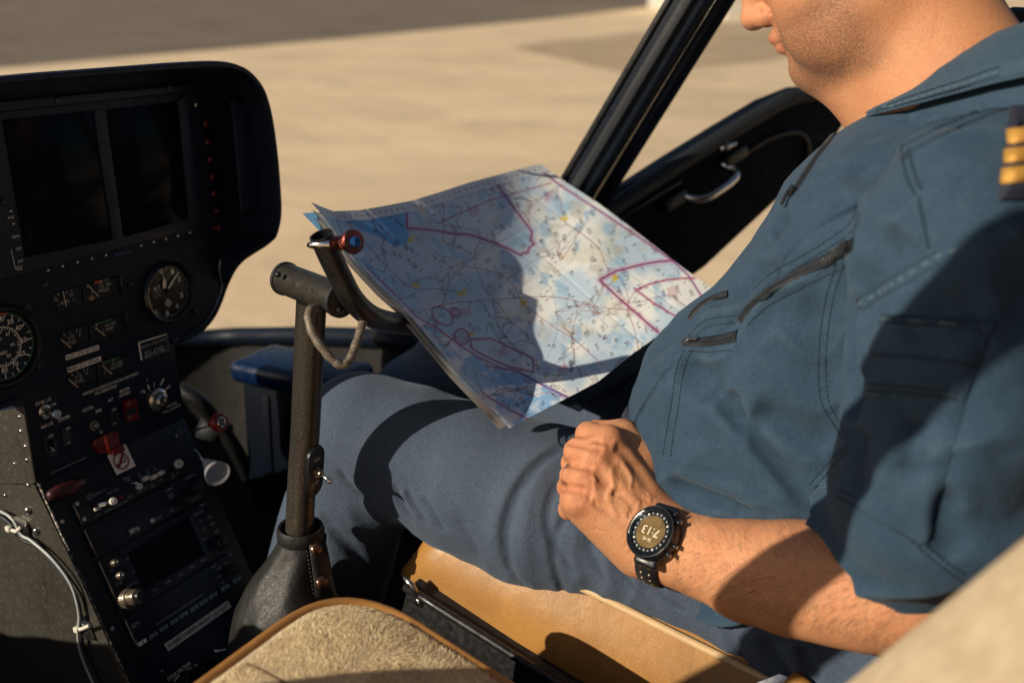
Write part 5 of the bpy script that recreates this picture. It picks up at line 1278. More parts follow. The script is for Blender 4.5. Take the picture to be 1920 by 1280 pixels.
poly = rounded([(xr+.004, -.42), (xr+.006, yf+.008), (-.62, yf+.012), (-.62, -.42)], (.05, .085, .08, .05), 10)
cushion(pas, 'cushion', oL, XR, FS, NS, poly, .075, .005, M['fleece'], M['piping'], .004, 2, .0052, M['tan'])
cmesh = pas.children[0].data; bQ = BVHTree.FromPolygons([v.co for v in cmesh.vertices], [tuple(p.vertices) for p in cmesh.polygons])
b = BM(); add_tube(b, onsurf(bQ, [(462, 1244), (480, 1252), (508, 1266), (540, 1284), (580, 1310)], 5, -.0004), .0016, 8); obj('seam', b, simple('fleece_seam', (.16, .10, .05), .9), pas.children[0])
# short pile standing off the fleece where it is seen close
rp = np.random.RandomState(3); n_ = 42000; vv_, ff_ = [], []
U1, U2 = rp.uniform(-.36, xr-.004, n_), rp.uniform(-.16, yf+.0, n_); org = oL+NS*.06
for a_, c_ in zip(U1, U2):
    l, n, k, t = bQ.ray_cast(Vector(org+XR*a_+FS*c_), Vector(-NS))
    if l is None: continue
    l, n = np.array(l), np.array(n); an = 6.3*mnoise.noise(Vector((a_*14, c_*14, 3.)))+rp.normal(0, .5); g = nrm(n*.42+XR*math.cos(an)+FS*math.sin(an)); L_ = rp.uniform(.0025, .0050); w = nrm(np.cross(g, V(rp.normal(), rp.normal(), rp.normal())))*rp.uniform(.00012, .0003)
    i0 = len(vv_); vv_ += [l-w-n*.0005, l+w-n*.0005, l+g*L_]; ff_.append((i0, i0+1, i0+2))
fp = obj('fleece_pile', mesh_np('fleece_pile', np.array(vv_), np.array(ff_)), simple('pile_fibre', (.95, .72, .46), .9, var=.22, scale=45), pas.children[0], smooth=False); fp['kind'] = 'stuff'
b = BM(); add_box(b, oL+XR*(xr-.28)+FS*(-.24)-NS*.16, (.53, .40, .16), (XR, FS, NS), .01); obj('seat_base', b, M['darkmetal'], pas, angle=35)
# back rest of the passenger seat: a blurred beige pad close to the lens
BL = nrm(V(0, -.50, .84)); BN = np.cross(XR, BL); bo = V(-.375, .176, .90)
poly = rounded([(-.22, 0), (.195, 0), (.185, .56), (-.20, .56)], (.05, .05, .09, .09), 8)
cushion(pas, 'backrest', bo-BN*.0, XR, BL, -BN if BN[1] < 0 else BN, poly, .07, .012, M['fleece'], M['piping'], .006, 5, .004, M['fleece'])
# pilot's seat
ps = thing('pilot_seat', 'tan leather pilot seat on a riveted grey metal seat box, under the sitting man', 'seat', (.29, .3, .55))
XL = .052
YL = V(0, math.cos(math.radians(2)), -math.sin(math.radians(2))*0); YL = V(0, 1, 0); NL = V(0, 0, 1); OP = V(XL, .33, .917); YL = V(0, math.cos(math.radians(9)), math.sin(math.radians(9))); NL = V(0, -math.sin(math.radians(9)), math.cos(math.radians(9)))
poly = rounded([(.47, -.36), (.47, .180), (.052, .180), (.050, -.36)], (.05, .07, .03, .05), 10)
cs = cushion(ps, 'cushion', OP, XR, YL, NL, poly, .16, .004, M['tan'], None, .085, 9, .004, wob=.0045)
b = BM(); add_tube(b, [OP+XR*(.049+.004*max(0, (t-.10)/.04)**2)+YL*t+NL*(.002-.002*max(0, (t-.10)/.04)**2) for t in np.linspace(-.36, .17, 40)], .0042, 10); obj('piping', b, simple('pale_tan_piping', (.62, .42, .22), .45, var=.1), cs)
b = BM(); W_ = .48
add_box(b, PS+XR*(W_/2)+FS*(-.215)-NS*.085, (W_, .45, .13), (XR, FS, NS), .004); box = obj('seat_box', b, M['darkmetal'], ps, angle=35)
b = BM(); add_tube(b, [PS-XR*.001-NS*.020+FS*t for t in np.linspace(-.44, .012, 12)], .0048, 12); obj('rolled_edge', b, M['darkmetal'], box)
b = BM()
for x, y in ((785, 1128), (786, 1175)):
    c = PX(x, y, .0495); add_lathe(b, c, V(-1, 0, 0), [(.0052, 0), (.0048, .0018), (.003, .003), (0, .0033)], 16)
pieces('screw', b, M['steel'], box, angle=50)
b = BM(); c = PX(772, 1096, .047); add_tube(b, [c+V(0, -.008, -.01), c, c+V(0, .010, .006)], [.003, .0036, .0026], 10); obj('edge_clip', b, M['steel'], box)
# pilot's back rest, its lower corner showing behind his elbow
BL = nrm(V(0, -.22, .975)); b0 = V(.05, -.045, .86); poly = rounded([(0, 0), (.48, 0), (.46, .56), (.02, .56)], (.045, .045, .08, .08), 8)
cushion(ps, 'backrest', b0-V(0, .045, 0), XR, BL, np.cross(BL, XR)*-1 if np.cross(BL, XR)[1] < 0 else np.cross(BL, XR), poly, .06, .012, M['tan'], M['piping'], .01, 12, .0048)
# steel belt buckle lying on the seat edge
bk = thing('belt_buckle', 'flat steel seat belt buckle end lying beside the pilot\'s hip', 'buckle', tuple(PZ(1450, 1275, .93)))
P = [PZ(*p, z) for p, z in (((1405, 1285), .925), ((1462, 1262), .918), ((1478, 1268), .914), ((1486, 1292), .912), ((1405, 1320), .925))]
b = BM(); n = nrm(np.cross(P[1]-P[0], P[2]-P[0])); n = n if n@(CAM-P[0]) > 0 else -n; add_prism(b, P, n, .003, .001, 2); obj('tongue', b, M['steel'], bk, angle=35)
b = BM(); add_tube(b, [PZ(1482, 1272, .912), PZ(1500, 1290, .905), PZ(1530, 1320, .895)], [.010, .012, .012], 12); obj('strap_end', b, M['tan'], bk)
# ------------------------------------------------------------------ cabin shell and the open door
M['frame'] = simple('black_frame_paint', (.0018, .0058, .0150), .5, var=.2, bump=.1, bscale=500, spec=.25); M['doorskin'] = simple('matt_black_door_trim', (.0014, .0044, .0110), .7, var=.2, bump=.2, bscale=500, spec=.12)
M['trim'] = simple('dark_cabin_trim', (.007, .013, .024), .75, var=.25, bump=.3, bscale=300, spec=.3)
M['carpet'] = simple('dark_floor_carpet', (.020, .017, .014), .95, var=.35, scale=200, bump=.6, bscale=800)
M['lining'] = simple('grey_roof_lining', (.16, .15, .14), .85, var=.1)
def m_glass(name, tint, a):
    t = NT(name); t.n.remove(t.b); tr = t.new('ShaderNodeBsdfTransparent'); tr.inputs[0].default_value = tint; gl = t.new('ShaderNodeBsdfGlossy'); gl.inputs['Roughness'].default_value = .03
    df = t.new('ShaderNodeBsdfDiffuse'); df.inputs[0].default_value = (.8, .75, .68, 1)
    # faint reflection streaks, painted on the pane as pale diffuse colour
    n = t.noise(26, 3, .6, stretch=(.25, .25, 6)); k = t.math('MULTIPLY', t.ramp(n, [(.55, (0, 0, 0)), (.8, (1, 1, 1))]), a)
    m1 = t.new('ShaderNodeMixShader'); t.l(k, m1.inputs[0]); t.l(tr.outputs[0], m1.inputs[1]); t.l(df.outputs[0], m1.inputs[2])
    fr = t.new('ShaderNodeFresnel'); fr.inputs[0].default_value = 1.15 if a else 1.004; m2 = t.new('ShaderNodeMixShader'); t.l(fr.outputs[0], m2.inputs[0]); t.l(m1.outputs[0], m2.inputs[1]); t.l(gl.outputs[0], m2.inputs[2])
    t.l(m2.outputs[0], t.out.inputs[0]); return t.m
M['glass'] = m_glass('perspex_pane', (.97, .97, .965, 1), .06)
cab = thing('cabin_frame', 'black helicopter cabin frame with slanted windscreen pillar beyond the chart', 'cabin frame', (0, .3, .45))
HX = .60
pt = PX(1082, 352, HX); pu = PX(1312, -30, HX); pd_ = nrm(pu-pt)
def pillar(s, name):
    g = lambda p: V(p[0]*s, p[1], p[2]); a = pt-pd_*.06; c = pt+pd_*.72; w = nrm(np.cross(pd_, XR)); b = BM()
    add_box(b, g((a+c)/2), (np.linalg.norm(c-a), .052, .035), [nrm(g(pd_)), nrm(g(w)), V(s, 0, 0)], .008, 3)
    o = obj(name, b, M['frame'], cab, angle=40)
    b = BM(); off_ = w*(.0); add_box(b, g((a+c)/2-w*.004-XR*.022), (np.linalg.norm(c-a), .014, .010), [nrm(g(pd_)), nrm(g(w)), V(s, 0, 0)], .003, 2); obj('pillar_seal', b, M['rubber'], o, angle=40)
    b = BM(); add_box(b, g((a+c)/2+w*.018-XR*.019), (np.linalg.norm(c-a), .006, .006), [nrm(g(pd_)), nrm(g(w)), V(s, 0, 0)], .002, 2); obj('pillar_edge', b, M['darkmetal'], o, angle=40)
    return o
pillar(1, 'windscreen_pillar'); pillar(-1, 'windscreen_pillar')
top = pt+pd_*.72
b = BM()
prof = [(.62, .0), (.60, .05), (.52, .085), (.35, .11), (0, .12)]; sec = prof+[(-x, z) for x, z in prof[::-1][1:]]
rows = [[V(x*k, y, top[2]-.03+z*kz) for x, z in sec] for y, k, kz in ((top[1]+.02, .98, .6), (top[1]-.1, 1., 1.), (-.30, 1., 1.), (-.8, 1., .9))]
grid_mesh(b, rows); bmesh.ops.solidify(b, geom=b.faces[:], thickness=.02); bmesh.ops.recalc_face_normals(b, faces=b.faces[:]); obj('roof', b, M['lining'], cab)
# windscreen lower rim and nose floor seen past the stick
rimL = [PX(x, y, HX-.02) for x, y in ((760, 628), (700, 622), (560, 617), (400, 618))]
r0 = [V(.57, .70, .93)]+[PZ(x, y, z) for x, y, z in ((752, 640, 1.50), (700, 634, 1.56), (600, 630, 1.66), (500, 630, 1.74), (390, 634, 1.80))]
end = r0[-1]; r0 += [V(.30, end[1]+.16, end[2]+.0), V(0, end[1]+.22, end[2]-.0)]
half = spline(r0, 5); full = half+[V(-p[0], p[1], p[2]+.10*min(1, (len(half)-1-i)*0+(i+1)/6)) for i, p in enumerate(half[::-1][1:])]  # unseen left half raised so that it shades the footwell
b = BM(); add_tube(b, full, .016, 12); obj('windscreen_rim', b, M['frame'], cab)
# lower nose shell below that rim, and the floor
fl = .42
rows = [[p for p in full], [V(p[0]*1.0, p[1]+.01, p[2]-.06) for p in full], [V(p[0]*.98, p[1]-.03, lerp(p[2], fl, .55)) for p in full], [V(p[0]*.92, p[1]-.12, fl) for p in full]]
b = BM(); grid_mesh(b, rows); bmesh.ops.recalc_face_normals(b, faces=b.faces[:]); obj('nose_shell', b, simple('brown_nose_lining', (.010, .009, .008), .9, var=.3, scale=30, bump=.3, bscale=400), cab)
b = BM(); add_box(b, (0, .35, fl-.02), (1.22, 2.1, .03), bev=.003); obj('floor', b, M['carpet'], cab, angle=35)
for s in (1, -1):
    b = BM(); add_box(b, (s*.61, -.35, .78), (.03, 1.0, .76), bev=.008); obj('side_wall', b, M['trim'], cab, angle=35)
    b = BM(); add_box(b, (s*.61, .38, .50), (.03, .50, .20), bev=.008); obj('door_sill', b, M['trim'], cab, angle=35)
b = BM(); add_box(b, (0, -.45, 1.0), (1.2, .06, 1.15), bev=.01); obj('rear_bulkhead', b, M['trim'], cab, angle=35)
q_ = PX(1905, 40, .62); b = BM(); add_box(b, q_+V(0, -.055, -.19), (.04, .13, .40), bev=.012); obj('post_trim', b, M['lining'], cab, angle=35) if False else None
b.free(); b = BM(); add_box(b, q_+V(0, -.06, -.19), (.04, .155, .41), bev=.012); obj('door_post', b, M['frame'], cab, angle=35)
# windscreen pane
rows = []
for i, p in enumerate(full):
    k = abs(i/(len(full)-1)-.5)*2; tp = V(p[0]*1.0, lerp(p[1], top[1]+.02, .95), top[2]); mid = V(p[0]*1.04, lerp(p[1], top[1]+.02, .30)+.05*(1-k), lerp(p[2], top[2], .5))
    rows.append([lerp(p, mid, .0), lerp(p, mid, .5)+V(0, .02*(1-k), 0), mid, lerp(mid, tp, .5)+V(0, .02*(1-k), .015), tp])
b = BM(); grid_mesh(b, rows); M['clearglass'] = m_glass('clear_windscreen', (1, 1, 1, 1), .0); obj('windscreen', b, M['clearglass'], cab)
# ---- right-hand door, hinged at the pillar and swung open
door = thing('cabin_door', 'open black helicopter door with chrome pull handle, beyond the pilot', 'door', (.62, .62, 1.1))
th = math.radians(60); DD = V(math.sin(th), -math.cos(th), 0); DN = np.cross(DD, V(0, 0, 1)); DO = pt+V(.01, -.01, 0)
dp = lambda px, py, l=0.: PL(px, py, DO+DN*l, DN)
sgn = 1 if DN@(CAM-DO) > 0 else -1; DT = DN*sgn                # towards the cabin
outl = [(1118, 398), (1175, 357), (1260, 302), (1350, 246), (1440, 192), (1500, 168), (1550, 163), (1582, 172), (1592, 196), (1580, 232), (1552, 276), (1500, 332), (1440, 388), (1380, 444), (1320, 500), (1292, 520), (1220, 470), (1150, 430)]
b = BM(); add_prism(b, [dp(*p)-DT*.03 for p in outl], DT, .036, .008, 3); obj('door_panel', b, M['doorskin'], door, angle=35)
b = BM(); sill = [dp(x, y)+DT*.012 for x, y in ((1112, 405), (1260, 308), (1440, 198), (1500, 176), (1560, 172))]; add_tube(b, spline(sill, 6), .013, 10); obj('sill_trim', b, M['rubber'], door)
b = BM(); s2 = [dp(x, y)+DT*.008 for x, y in ((1150, 412), (1210, 374), (1270, 338))]; add_tube(b, s2, .0035, 8); obj('trim_strip', b, simple('brown_trim', (.05, .035, .025), .5), door)
b = BM(); s2 = [dp(x, y)+DT*.008 for x, y in ((1385, 290), (1430, 262), (1462, 250), (1490, 248), (1506, 262), (1508, 290), (1498, 318))]; add_tube(b, spline(s2, 6), .0045, 8); obj('pocket_rim', b, simple('brown_trim_dark', (.035, .026, .022), .5), door)
b = BM(); hd_ = [(1270, 360, .004), (1278, 366, .020), (1296, 364, .032), (1324, 346, .036), (1350, 326, .034), (1358, 314, .022), (1350, 306, .004)]
add_tube(b, spline([dp(x, y)+DT*l for x, y, l in hd_], 8), .0062, 14); obj('pull_handle', b, M['chrome'], door)
b = BM(); add_tube(b, [dp(1346, 270)+DT*.006, dp(1346, 270)+DT*.024], .006, 12); add_tube(b, [dp(1332, 276)+DT*.022, dp(1360, 264)+DT*.022], .0045, 10); obj('latch', b, M['steel'], door)
for x, y in ((1368, 290), (1256, 372)):
    b = BM(); add_box(b, dp(x, y)+DT*.012, (.045, .014, .020), (nrm(dp(x+20, y-13)-dp(x, y)), DT, np.cross(DT, nrm(dp(x+20, y-13)-dp(x, y)))), .004); obj('handle_mount', b, M['blackplastic'], door, angle=35)
# window of that door: a pane in a thin frame rising from the sill
wt = [dp(x, y)-DT*.005 for x, y in ((1112, 400), (1260, 304), (1440, 194), (1500, 172), (1560, 168))]
up_ = dp(1112, 400)+pd_*.60; upr = dp(1560, 168)+V(0, 0, .42)
b = BM(); b.faces.new([b.verts.new(Vector(p)) for p in wt+[upr, up_]]); obj('window', b, M['glass'], door, smooth=False)
b = BM(); add_tube(b, [dp(1112, 400), up_, upr, dp(1560, 168)], .011, 10); obj('window_frame', b, M['frame'], door)
# blue hand-held box in the footwell, pedals
q = lambda x, y, z: PZ(x, y, z)
bx = thing('blue_case', 'glossy blue plastic case standing in the dark footwell behind the stick', 'case', tuple(q(540, 800, 1.42)))
B0, B1 = q(448, 690, 1.42), q(640, 730, 1.34); ax_ = nrm((B1-B0)*V(1, 1, 0)); nx_ = nrm(np.cross(ax_, V(0, 0, 1))); nx_ = nx_ if nx_@(CAM-B0) > 0 else -nx_
c = (B0+B1)/2; Lb = np.linalg.norm(B1-B0)
b = BM(); add_box(b, c-V(0, 0, .12)-nx_*.04, (Lb*1.02, .075, .22), (ax_, nx_, V(0, 0, 1)), .010, 3)
for k in (-.25, -.08, .1, .28): add_box(b, c+ax_*Lb*k-V(0, 0, .12)-nx_*.002, (.014, .006, .17), (ax_, nx_, V(0, 0, 1)), .002, 2)
M['bluedark'] = simple('dark_blue_plastic', (.0008, .0026, .0080), .5, var=.1, rvar=.02, spec=.2); obj('body', b, M['bluedark'], bx, angle=40)
b = BM(); dd = nrm(B1-B0); add_box(b, c-nx_*.028, (Lb*1.04, .095, .032), (dd, nx_, np.cross(dd, nx_)), .012, 4); obj('lid', b, M['blue'], bx, angle=40)
ped = thing('rudder_pedal', 'black foot pedal on a bent steel arm in the dark footwell', 'pedal', tuple(q(420, 820, 1.5)))
b = BM(); add_tube(b, spline([q(335, 728, 1.42), q(372, 752, 1.42), q(404, 790, 1.44), q(440, 840, 1.46), (q(470, 900, 1.5))], 5), .011, 12); obj('arm', b, M['darkmetal'], ped)
b = BM(); add_tube(b, [q(375, 800, 1.44), q(430, 815, 1.46)], .016, 14); obj('foot_bar', b, M['rubber'], ped)
# hangar wall far across the apron
hg = thing('hangar', 'pale hangar far across the apron, blurred above the door frame', 'building', (0, 0, 0))
def wallbox(name, px0, px1, py, Hh, D, mat):
    a, c = PH(px0, py, 0.), PH(px1, py+6, 0.); d = nrm(c-a); n = np.cross(d, V(0, 0, 1)); n = n if n@(a-CAM) > 0 else -n; c = a+(c-a)*.30
    b = BM(); add_prism(b, [a, c, c+V(0, 0, Hh), a+V(0, 0, Hh)], n, D); return obj(name, b, mat, hg, smooth=False), a, c
w_, a_, c_ = wallbox('wall', 1362, 1560, 36, 5.5, 12, simple('hangar_cladding', (.62, .58, .50), .7, var=.08, scale=.5))
w2_, _, _ = wallbox('door', 1400, 1440, 33, 4.2, .1, simple('hangar_door', (.30, .27, .24), .7)) if False else (None, None, None)
b = BM(); add_prism(b, [a_+V(0, 0, 5.5), c_+V(0, 0, 5.5), (a_+c_)/2+V(0, 0, 7)], np.cross(nrm(c_-a_), V(0, 0, 1))*(1 if np.cross(nrm(c_-a_), V(0, 0, 1))@(a_-CAM) > 0 else -1), 12); obj('roof', b, simple('hangar_roof', (.35, .33, .30), .6), hg, smooth=False)
hg.location = Vector(((a_+c_)/2))
for ch in hg.children: ch.location = -hg.location
# ------------------------------------------------------------------ pilot
def pr(p, q, z, s=1.): return (PZ((p[0]+q[0])/2, (p[1]+q[1])/2, z), math.hypot(p[0]-q[0], p[1]-q[1])/2*z/FPX*s)
XM = .28                                     # pilot's midline
person = thing('person', 'pilot in teal blue flight suit sitting with left fist on thigh, reading the map', 'person', (XM, .1, .72))
def loft_field(F, rows, p=2.3):
    rows = np.array(rows, np.float32); Z = rows[:, 0]
    q = F.sub((-.02, -.2, Z[0]-.03), (.6, .5, Z[-1]+.03)); sl, (x, y, z) = q
    zc = np.clip(z, Z[0], Z[-1])
    from_rows = lambda j: np.interp(zc.ravel(), Z, rows[:, j]).astype(np.float32).reshape(zc.shape)
    yf, yb, a = from_rows(1), from_rows(2), from_rows(3)
    yc, b = (yf+yb)/2, (yf-yb)/2
    k0 = (np.abs((x-XM)/a)**p+np.abs((y-yc)/b)**p)**(1/p)
    e = (k0-1)*np.minimum(a, b)
    e = np.maximum(e, np.maximum(Z[0]-z, z-Z[-1]))
    F.mix(sl, e.astype(np.float32), .0)
TORSO = [(.78, .24, -.06, .17), (.85, .29, -.07, .185), (.92, .322, -.06, .19), (.977, .342, -.03, .185), (1.038, .358, .0, .18), (1.086, .366, .015, .178), (1.132, .356, .022, .176),
         (1.172, .326, .02, .175), (1.215, .289, .012, .175), (1.268, .257, .0, .178), (1.328, .232, -.02, .178), (1.36, .206, -.02, .15), (1.385, .184, -.01, .105), (1.40, .168, .0, .075)]
SLV = [(V(.115, .05, 1.345), .066), (PX(1818, 455, .075), .079), (PX(1802, 640, .06), .076), (PX(1782, 800, .045), .070), (PX(1748, 930, .035), .0655), (PZ(1678, 1035, .805), .0575), (PZ(1570, 1030, .835), .052)]
hem_p = PZ(1664, 1054, .805); hem_n = nrm(PZ(1300, 1030, .945)-PZ(1690, 1140, .80))
hemA, hemB = PZ(1563, 944, .835), PZ(1766, 1160, .775)
hem_n = nrm(np.cross(nrm(hemB-hemA), np.cross(hem_n, nrm(hemB-hemA))))
hem_n = hem_n if hem_n@(PZ(1300, 1030, .945)-PZ(1690, 1140, .80)) > 0 else -hem_n
mir = lambda p: V(2*XM-p[0], p[1], p[2])
def build_suit(folds=None, h=.003):
    F = Field((-.045, -.13, .77), (.62, .42, 1.46), h)
    loft_field(F, TORSO)
    F.d = (F.d+0)
    for s in (0, 1):
        g = (lambda p: p) if s == 0 else mir
        G = Field((-.045, -.13, .77), (.62, .42, 1.46), h)
        ch = [(g(p), r) for p, r in SLV]
        G.chain(ch, .02)
        G.halfspace(g(hem_p), hem_n*(1 if s == 0 else V(-1, 1, 1)), True)
        G.chain([(lerp(ch[-3][0], ch[-2][0], .6), ch[-2][1]-.007)]+[(p, r-.007) for p, r in ch[-2:]]+[(ch[-1][0]+(ch[-1][0]-ch[-2][0])*1.5, ch[-1][1])], .006, op='s')
        m = F.smin(F.d, G.d, .016); F.d = m
        del G
    # trapezius / shoulder slope
    F.seg(V(.225, .05, 1.366), V(.12, .045, 1.347), .052, .054, .03); F.seg(V(.335, .05, 1.366), V(.44, .045, 1.347), .052, .054, .03)
    F.halfspace((0, 0, 1.065), (0, -.60, -1))
    # neck opening
    F.seg(V(XM, .10, 1.39), V(XM, .135, 1.55), .050, .066, .008, op='s')
    if folds: folds(F)
    return F.surface()
def build_trousers(folds=None, h=.003):
    F = Field((-.02, -.12, .50), (.56, .82, 1.17), h)
    L = [(V(.205, .02, .905), .105), (PZ(1500, 1105, 1.01), .100), pr((1230, 842), (1210, 1160), 1.065), pr((1060, 806), (975, 1092), 1.085), pr((930, 768), (850, 1030), 1.105), pr((800, 731), (735, 962), 1.12), pr((700, 712), (668, 912), 1.13, 1.03), (PZ(668, 824, 1.14), .064)]
    F.chain(L, .02)
    K = L[-1][0]
    F.chain([(K, .062), (PZ(655, 930, 1.16), .062), (PZ(632, 1010, 1.19), .064), (PZ(612, 1085, 1.22), .066), (PZ(600, 1140, 1.245), .066)], .03)
    # right leg: thigh behind the map, shin reaching forward to the pedals
    Rk = V(.40, .66, 1.005)
    F.chain([(mir(L[1][0]), .098), (V(.385, .36, .94), .088), (V(.395, .52, .975), .077), (Rk, .068)], .02)
    F.chain([(Rk, .066), (V(.395, .75, .92), .062), (V(.385, .90, .75), .055), (V(.38, 1.0, .62), .05)], .03)
    # pelvis
    F.ell(V(XM, .05, .90), (.185, .16, .12), None, .05)
    F.halfspace((0, 0, .55), (0, 0, -1))
    if folds: folds(F)
    return F.surface()
def build_arm(h=.0011, detail=None):
    W = PZ(1232, 1003, .957)
    F = Field((-.02, .0, .88), (.24, .50, 1.16), h)
    fore = [pr((1700, 985), (1690, 1225), .80), pr((1640, 988), (1618, 1214), .822), pr((1575, 984), (1545, 1199), .842), pr((1500, 981), (1470, 1184), .868), pr((1420, 980), (1388, 1159), .895), pr((1345, 971), (1308, 1116), .925), pr((1290, 960), (1252, 1092), .945)]
    F.chain(fore, .012)
    F.seg(fore[-1][0], W, fore[-1][1], .0285, .012)
    # wrist to knuckles
    mcp = [(PZ(1141, 828, .968), .0140), (PZ(1118, 855, .957), .0142), (PZ(1098, 897, .951), .0136), (PZ(1086, 938, .950), .0126)]
    wr = [PZ(1238, 972, .962), PZ(1226, 990, .953), PZ(1212, 1012, .952), PZ(1202, 1036, .956)]
    for (m, r), a in zip(mcp, wr):
        F.seg(a, m, .020, r+.0005, .020)
        F.seg(a+ray(1150, 940)*.014, m+ray(1150, 900)*.012, .018, .013, .014)
    # palm body behind
    F.seg(PZ(1200, 985, .985), PZ(1120, 870, .985), .024, .020, .02)
    F.seg(PZ(1190, 1020, .975), PZ(1100, 945, .97), .022, .017, .02)
    # fingers curling down over the thigh
    fing = [[(1139, 826, .968, .0138), (1104, 815, .985, .0124), (1098, 834, 1.012, .0112), (1118, 850, 1.020, .0085)],
            [(1116, 852, .957, .0140), (1083, 846, .974, .0126), (1075, 868, 1.001, .0114), (1095, 882, 1.012, .0086)],
            [(1096, 895, .950, .0136), (1075, 891, .967, .0122), (1067, 913, .994, .0110), (1088, 925, 1.006, .0082)],
            [(1083, 938, .948, .0122), (1074, 937, .963, .0108), (1067, 954, .984, .0098), (1085, 962, .995, .0074)]]
    for i, f in enumerate(fing):
        P = [(PZ(x, y, z), r) for x, y, z, r in f]
        G = [(P[0][0], P[0][1])]+P[1:]
        F.chain(G, .0045)
    for (m, r) in mcp: F.ell(m-ray(1100, 880)*.004, (r*.95,)*3, None, .007)
    # thumb
    F.chain([(PZ(1240, 950, .975), .019), (PZ(1205, 862, .985), .0165), (PZ(1168, 815, .995), .0135), (PZ(1118, 806, 1.005), .0105)], .010)
    F.seg(PZ(1180, 850, .985), PZ(1145, 835, .985), .015, .012, .012)   # web
    # grooves between the fingers, tendons, veins
    tow = -ray(1150, 900)
    for (a, b) in [((1122, 828), (1070, 824)), ((1100, 868), (1058, 862)), ((1086, 915), (1056, 910))]:
        F.fold([PZ(*a, .949), PZ(*lerp(V(*a), V(*b), .5), .952), PZ(*b, .962)], .0035, -.0035, False)
    for (m, r), a in zip(mcp, wr):
        F.fold([m-ray(1100, 880)*(r-.001), lerp(m, a, .35)-ray(1100, 880)*.015, lerp(m, a, .75)-ray(1150, 950)*.018], .0046, .0010)
    for i in range(3):
        F.fold([lerp(mcp[i][0], mcp[i+1][0], .5)-ray(1100, 880)*.010, lerp(lerp(mcp[i][0], mcp[i+1][0], .5), lerp(wr[i], wr[i+1], .5), .45)-ray(1100, 900)*.016], .0060, -.0010)
    for pl in [[(1150, 868), (1147, 885), (1150, 905), (1142, 925), (1152, 945)], [(1118, 880), (1115, 905), (1122, 925), (1118, 950)], [(1165, 860), (1178, 885), (1180, 915)], [(1108, 920), (1128, 935), (1150, 940)]]:
        F.fold([PZ(x, y, .933) for x, y in pl], .0026, .0012)
    # tendon and muscle lines on the forearm
    F.fold([PZ(1320, 1098, .90), PZ(1400, 1135, .87), PZ(1500, 1160, .835), PZ(1600, 1178, .80)], .008, -.0030)
    F.fold([PZ(1290, 1000, .915), PZ(1400, 1030, .86), PZ(1520, 1050, .815)], .02, .0015)
    if detail: detail(F)
    return F.surface(), (mcp, wr, W, fing)
HF = V(-.12, .858, -.50); HF = nrm(HF); HU = nrm(V(-.02, .5, .866)-HF*(V(-.02, .5, .866)@HF)); HL = np.cross(HU, HF)   # face forward, up, left(-X)
HO = V(.287, .2054, 1.539)
def hd(f, u, l=0.): return HO+HF*f*.001+HU*u*.001+HL*l*.001
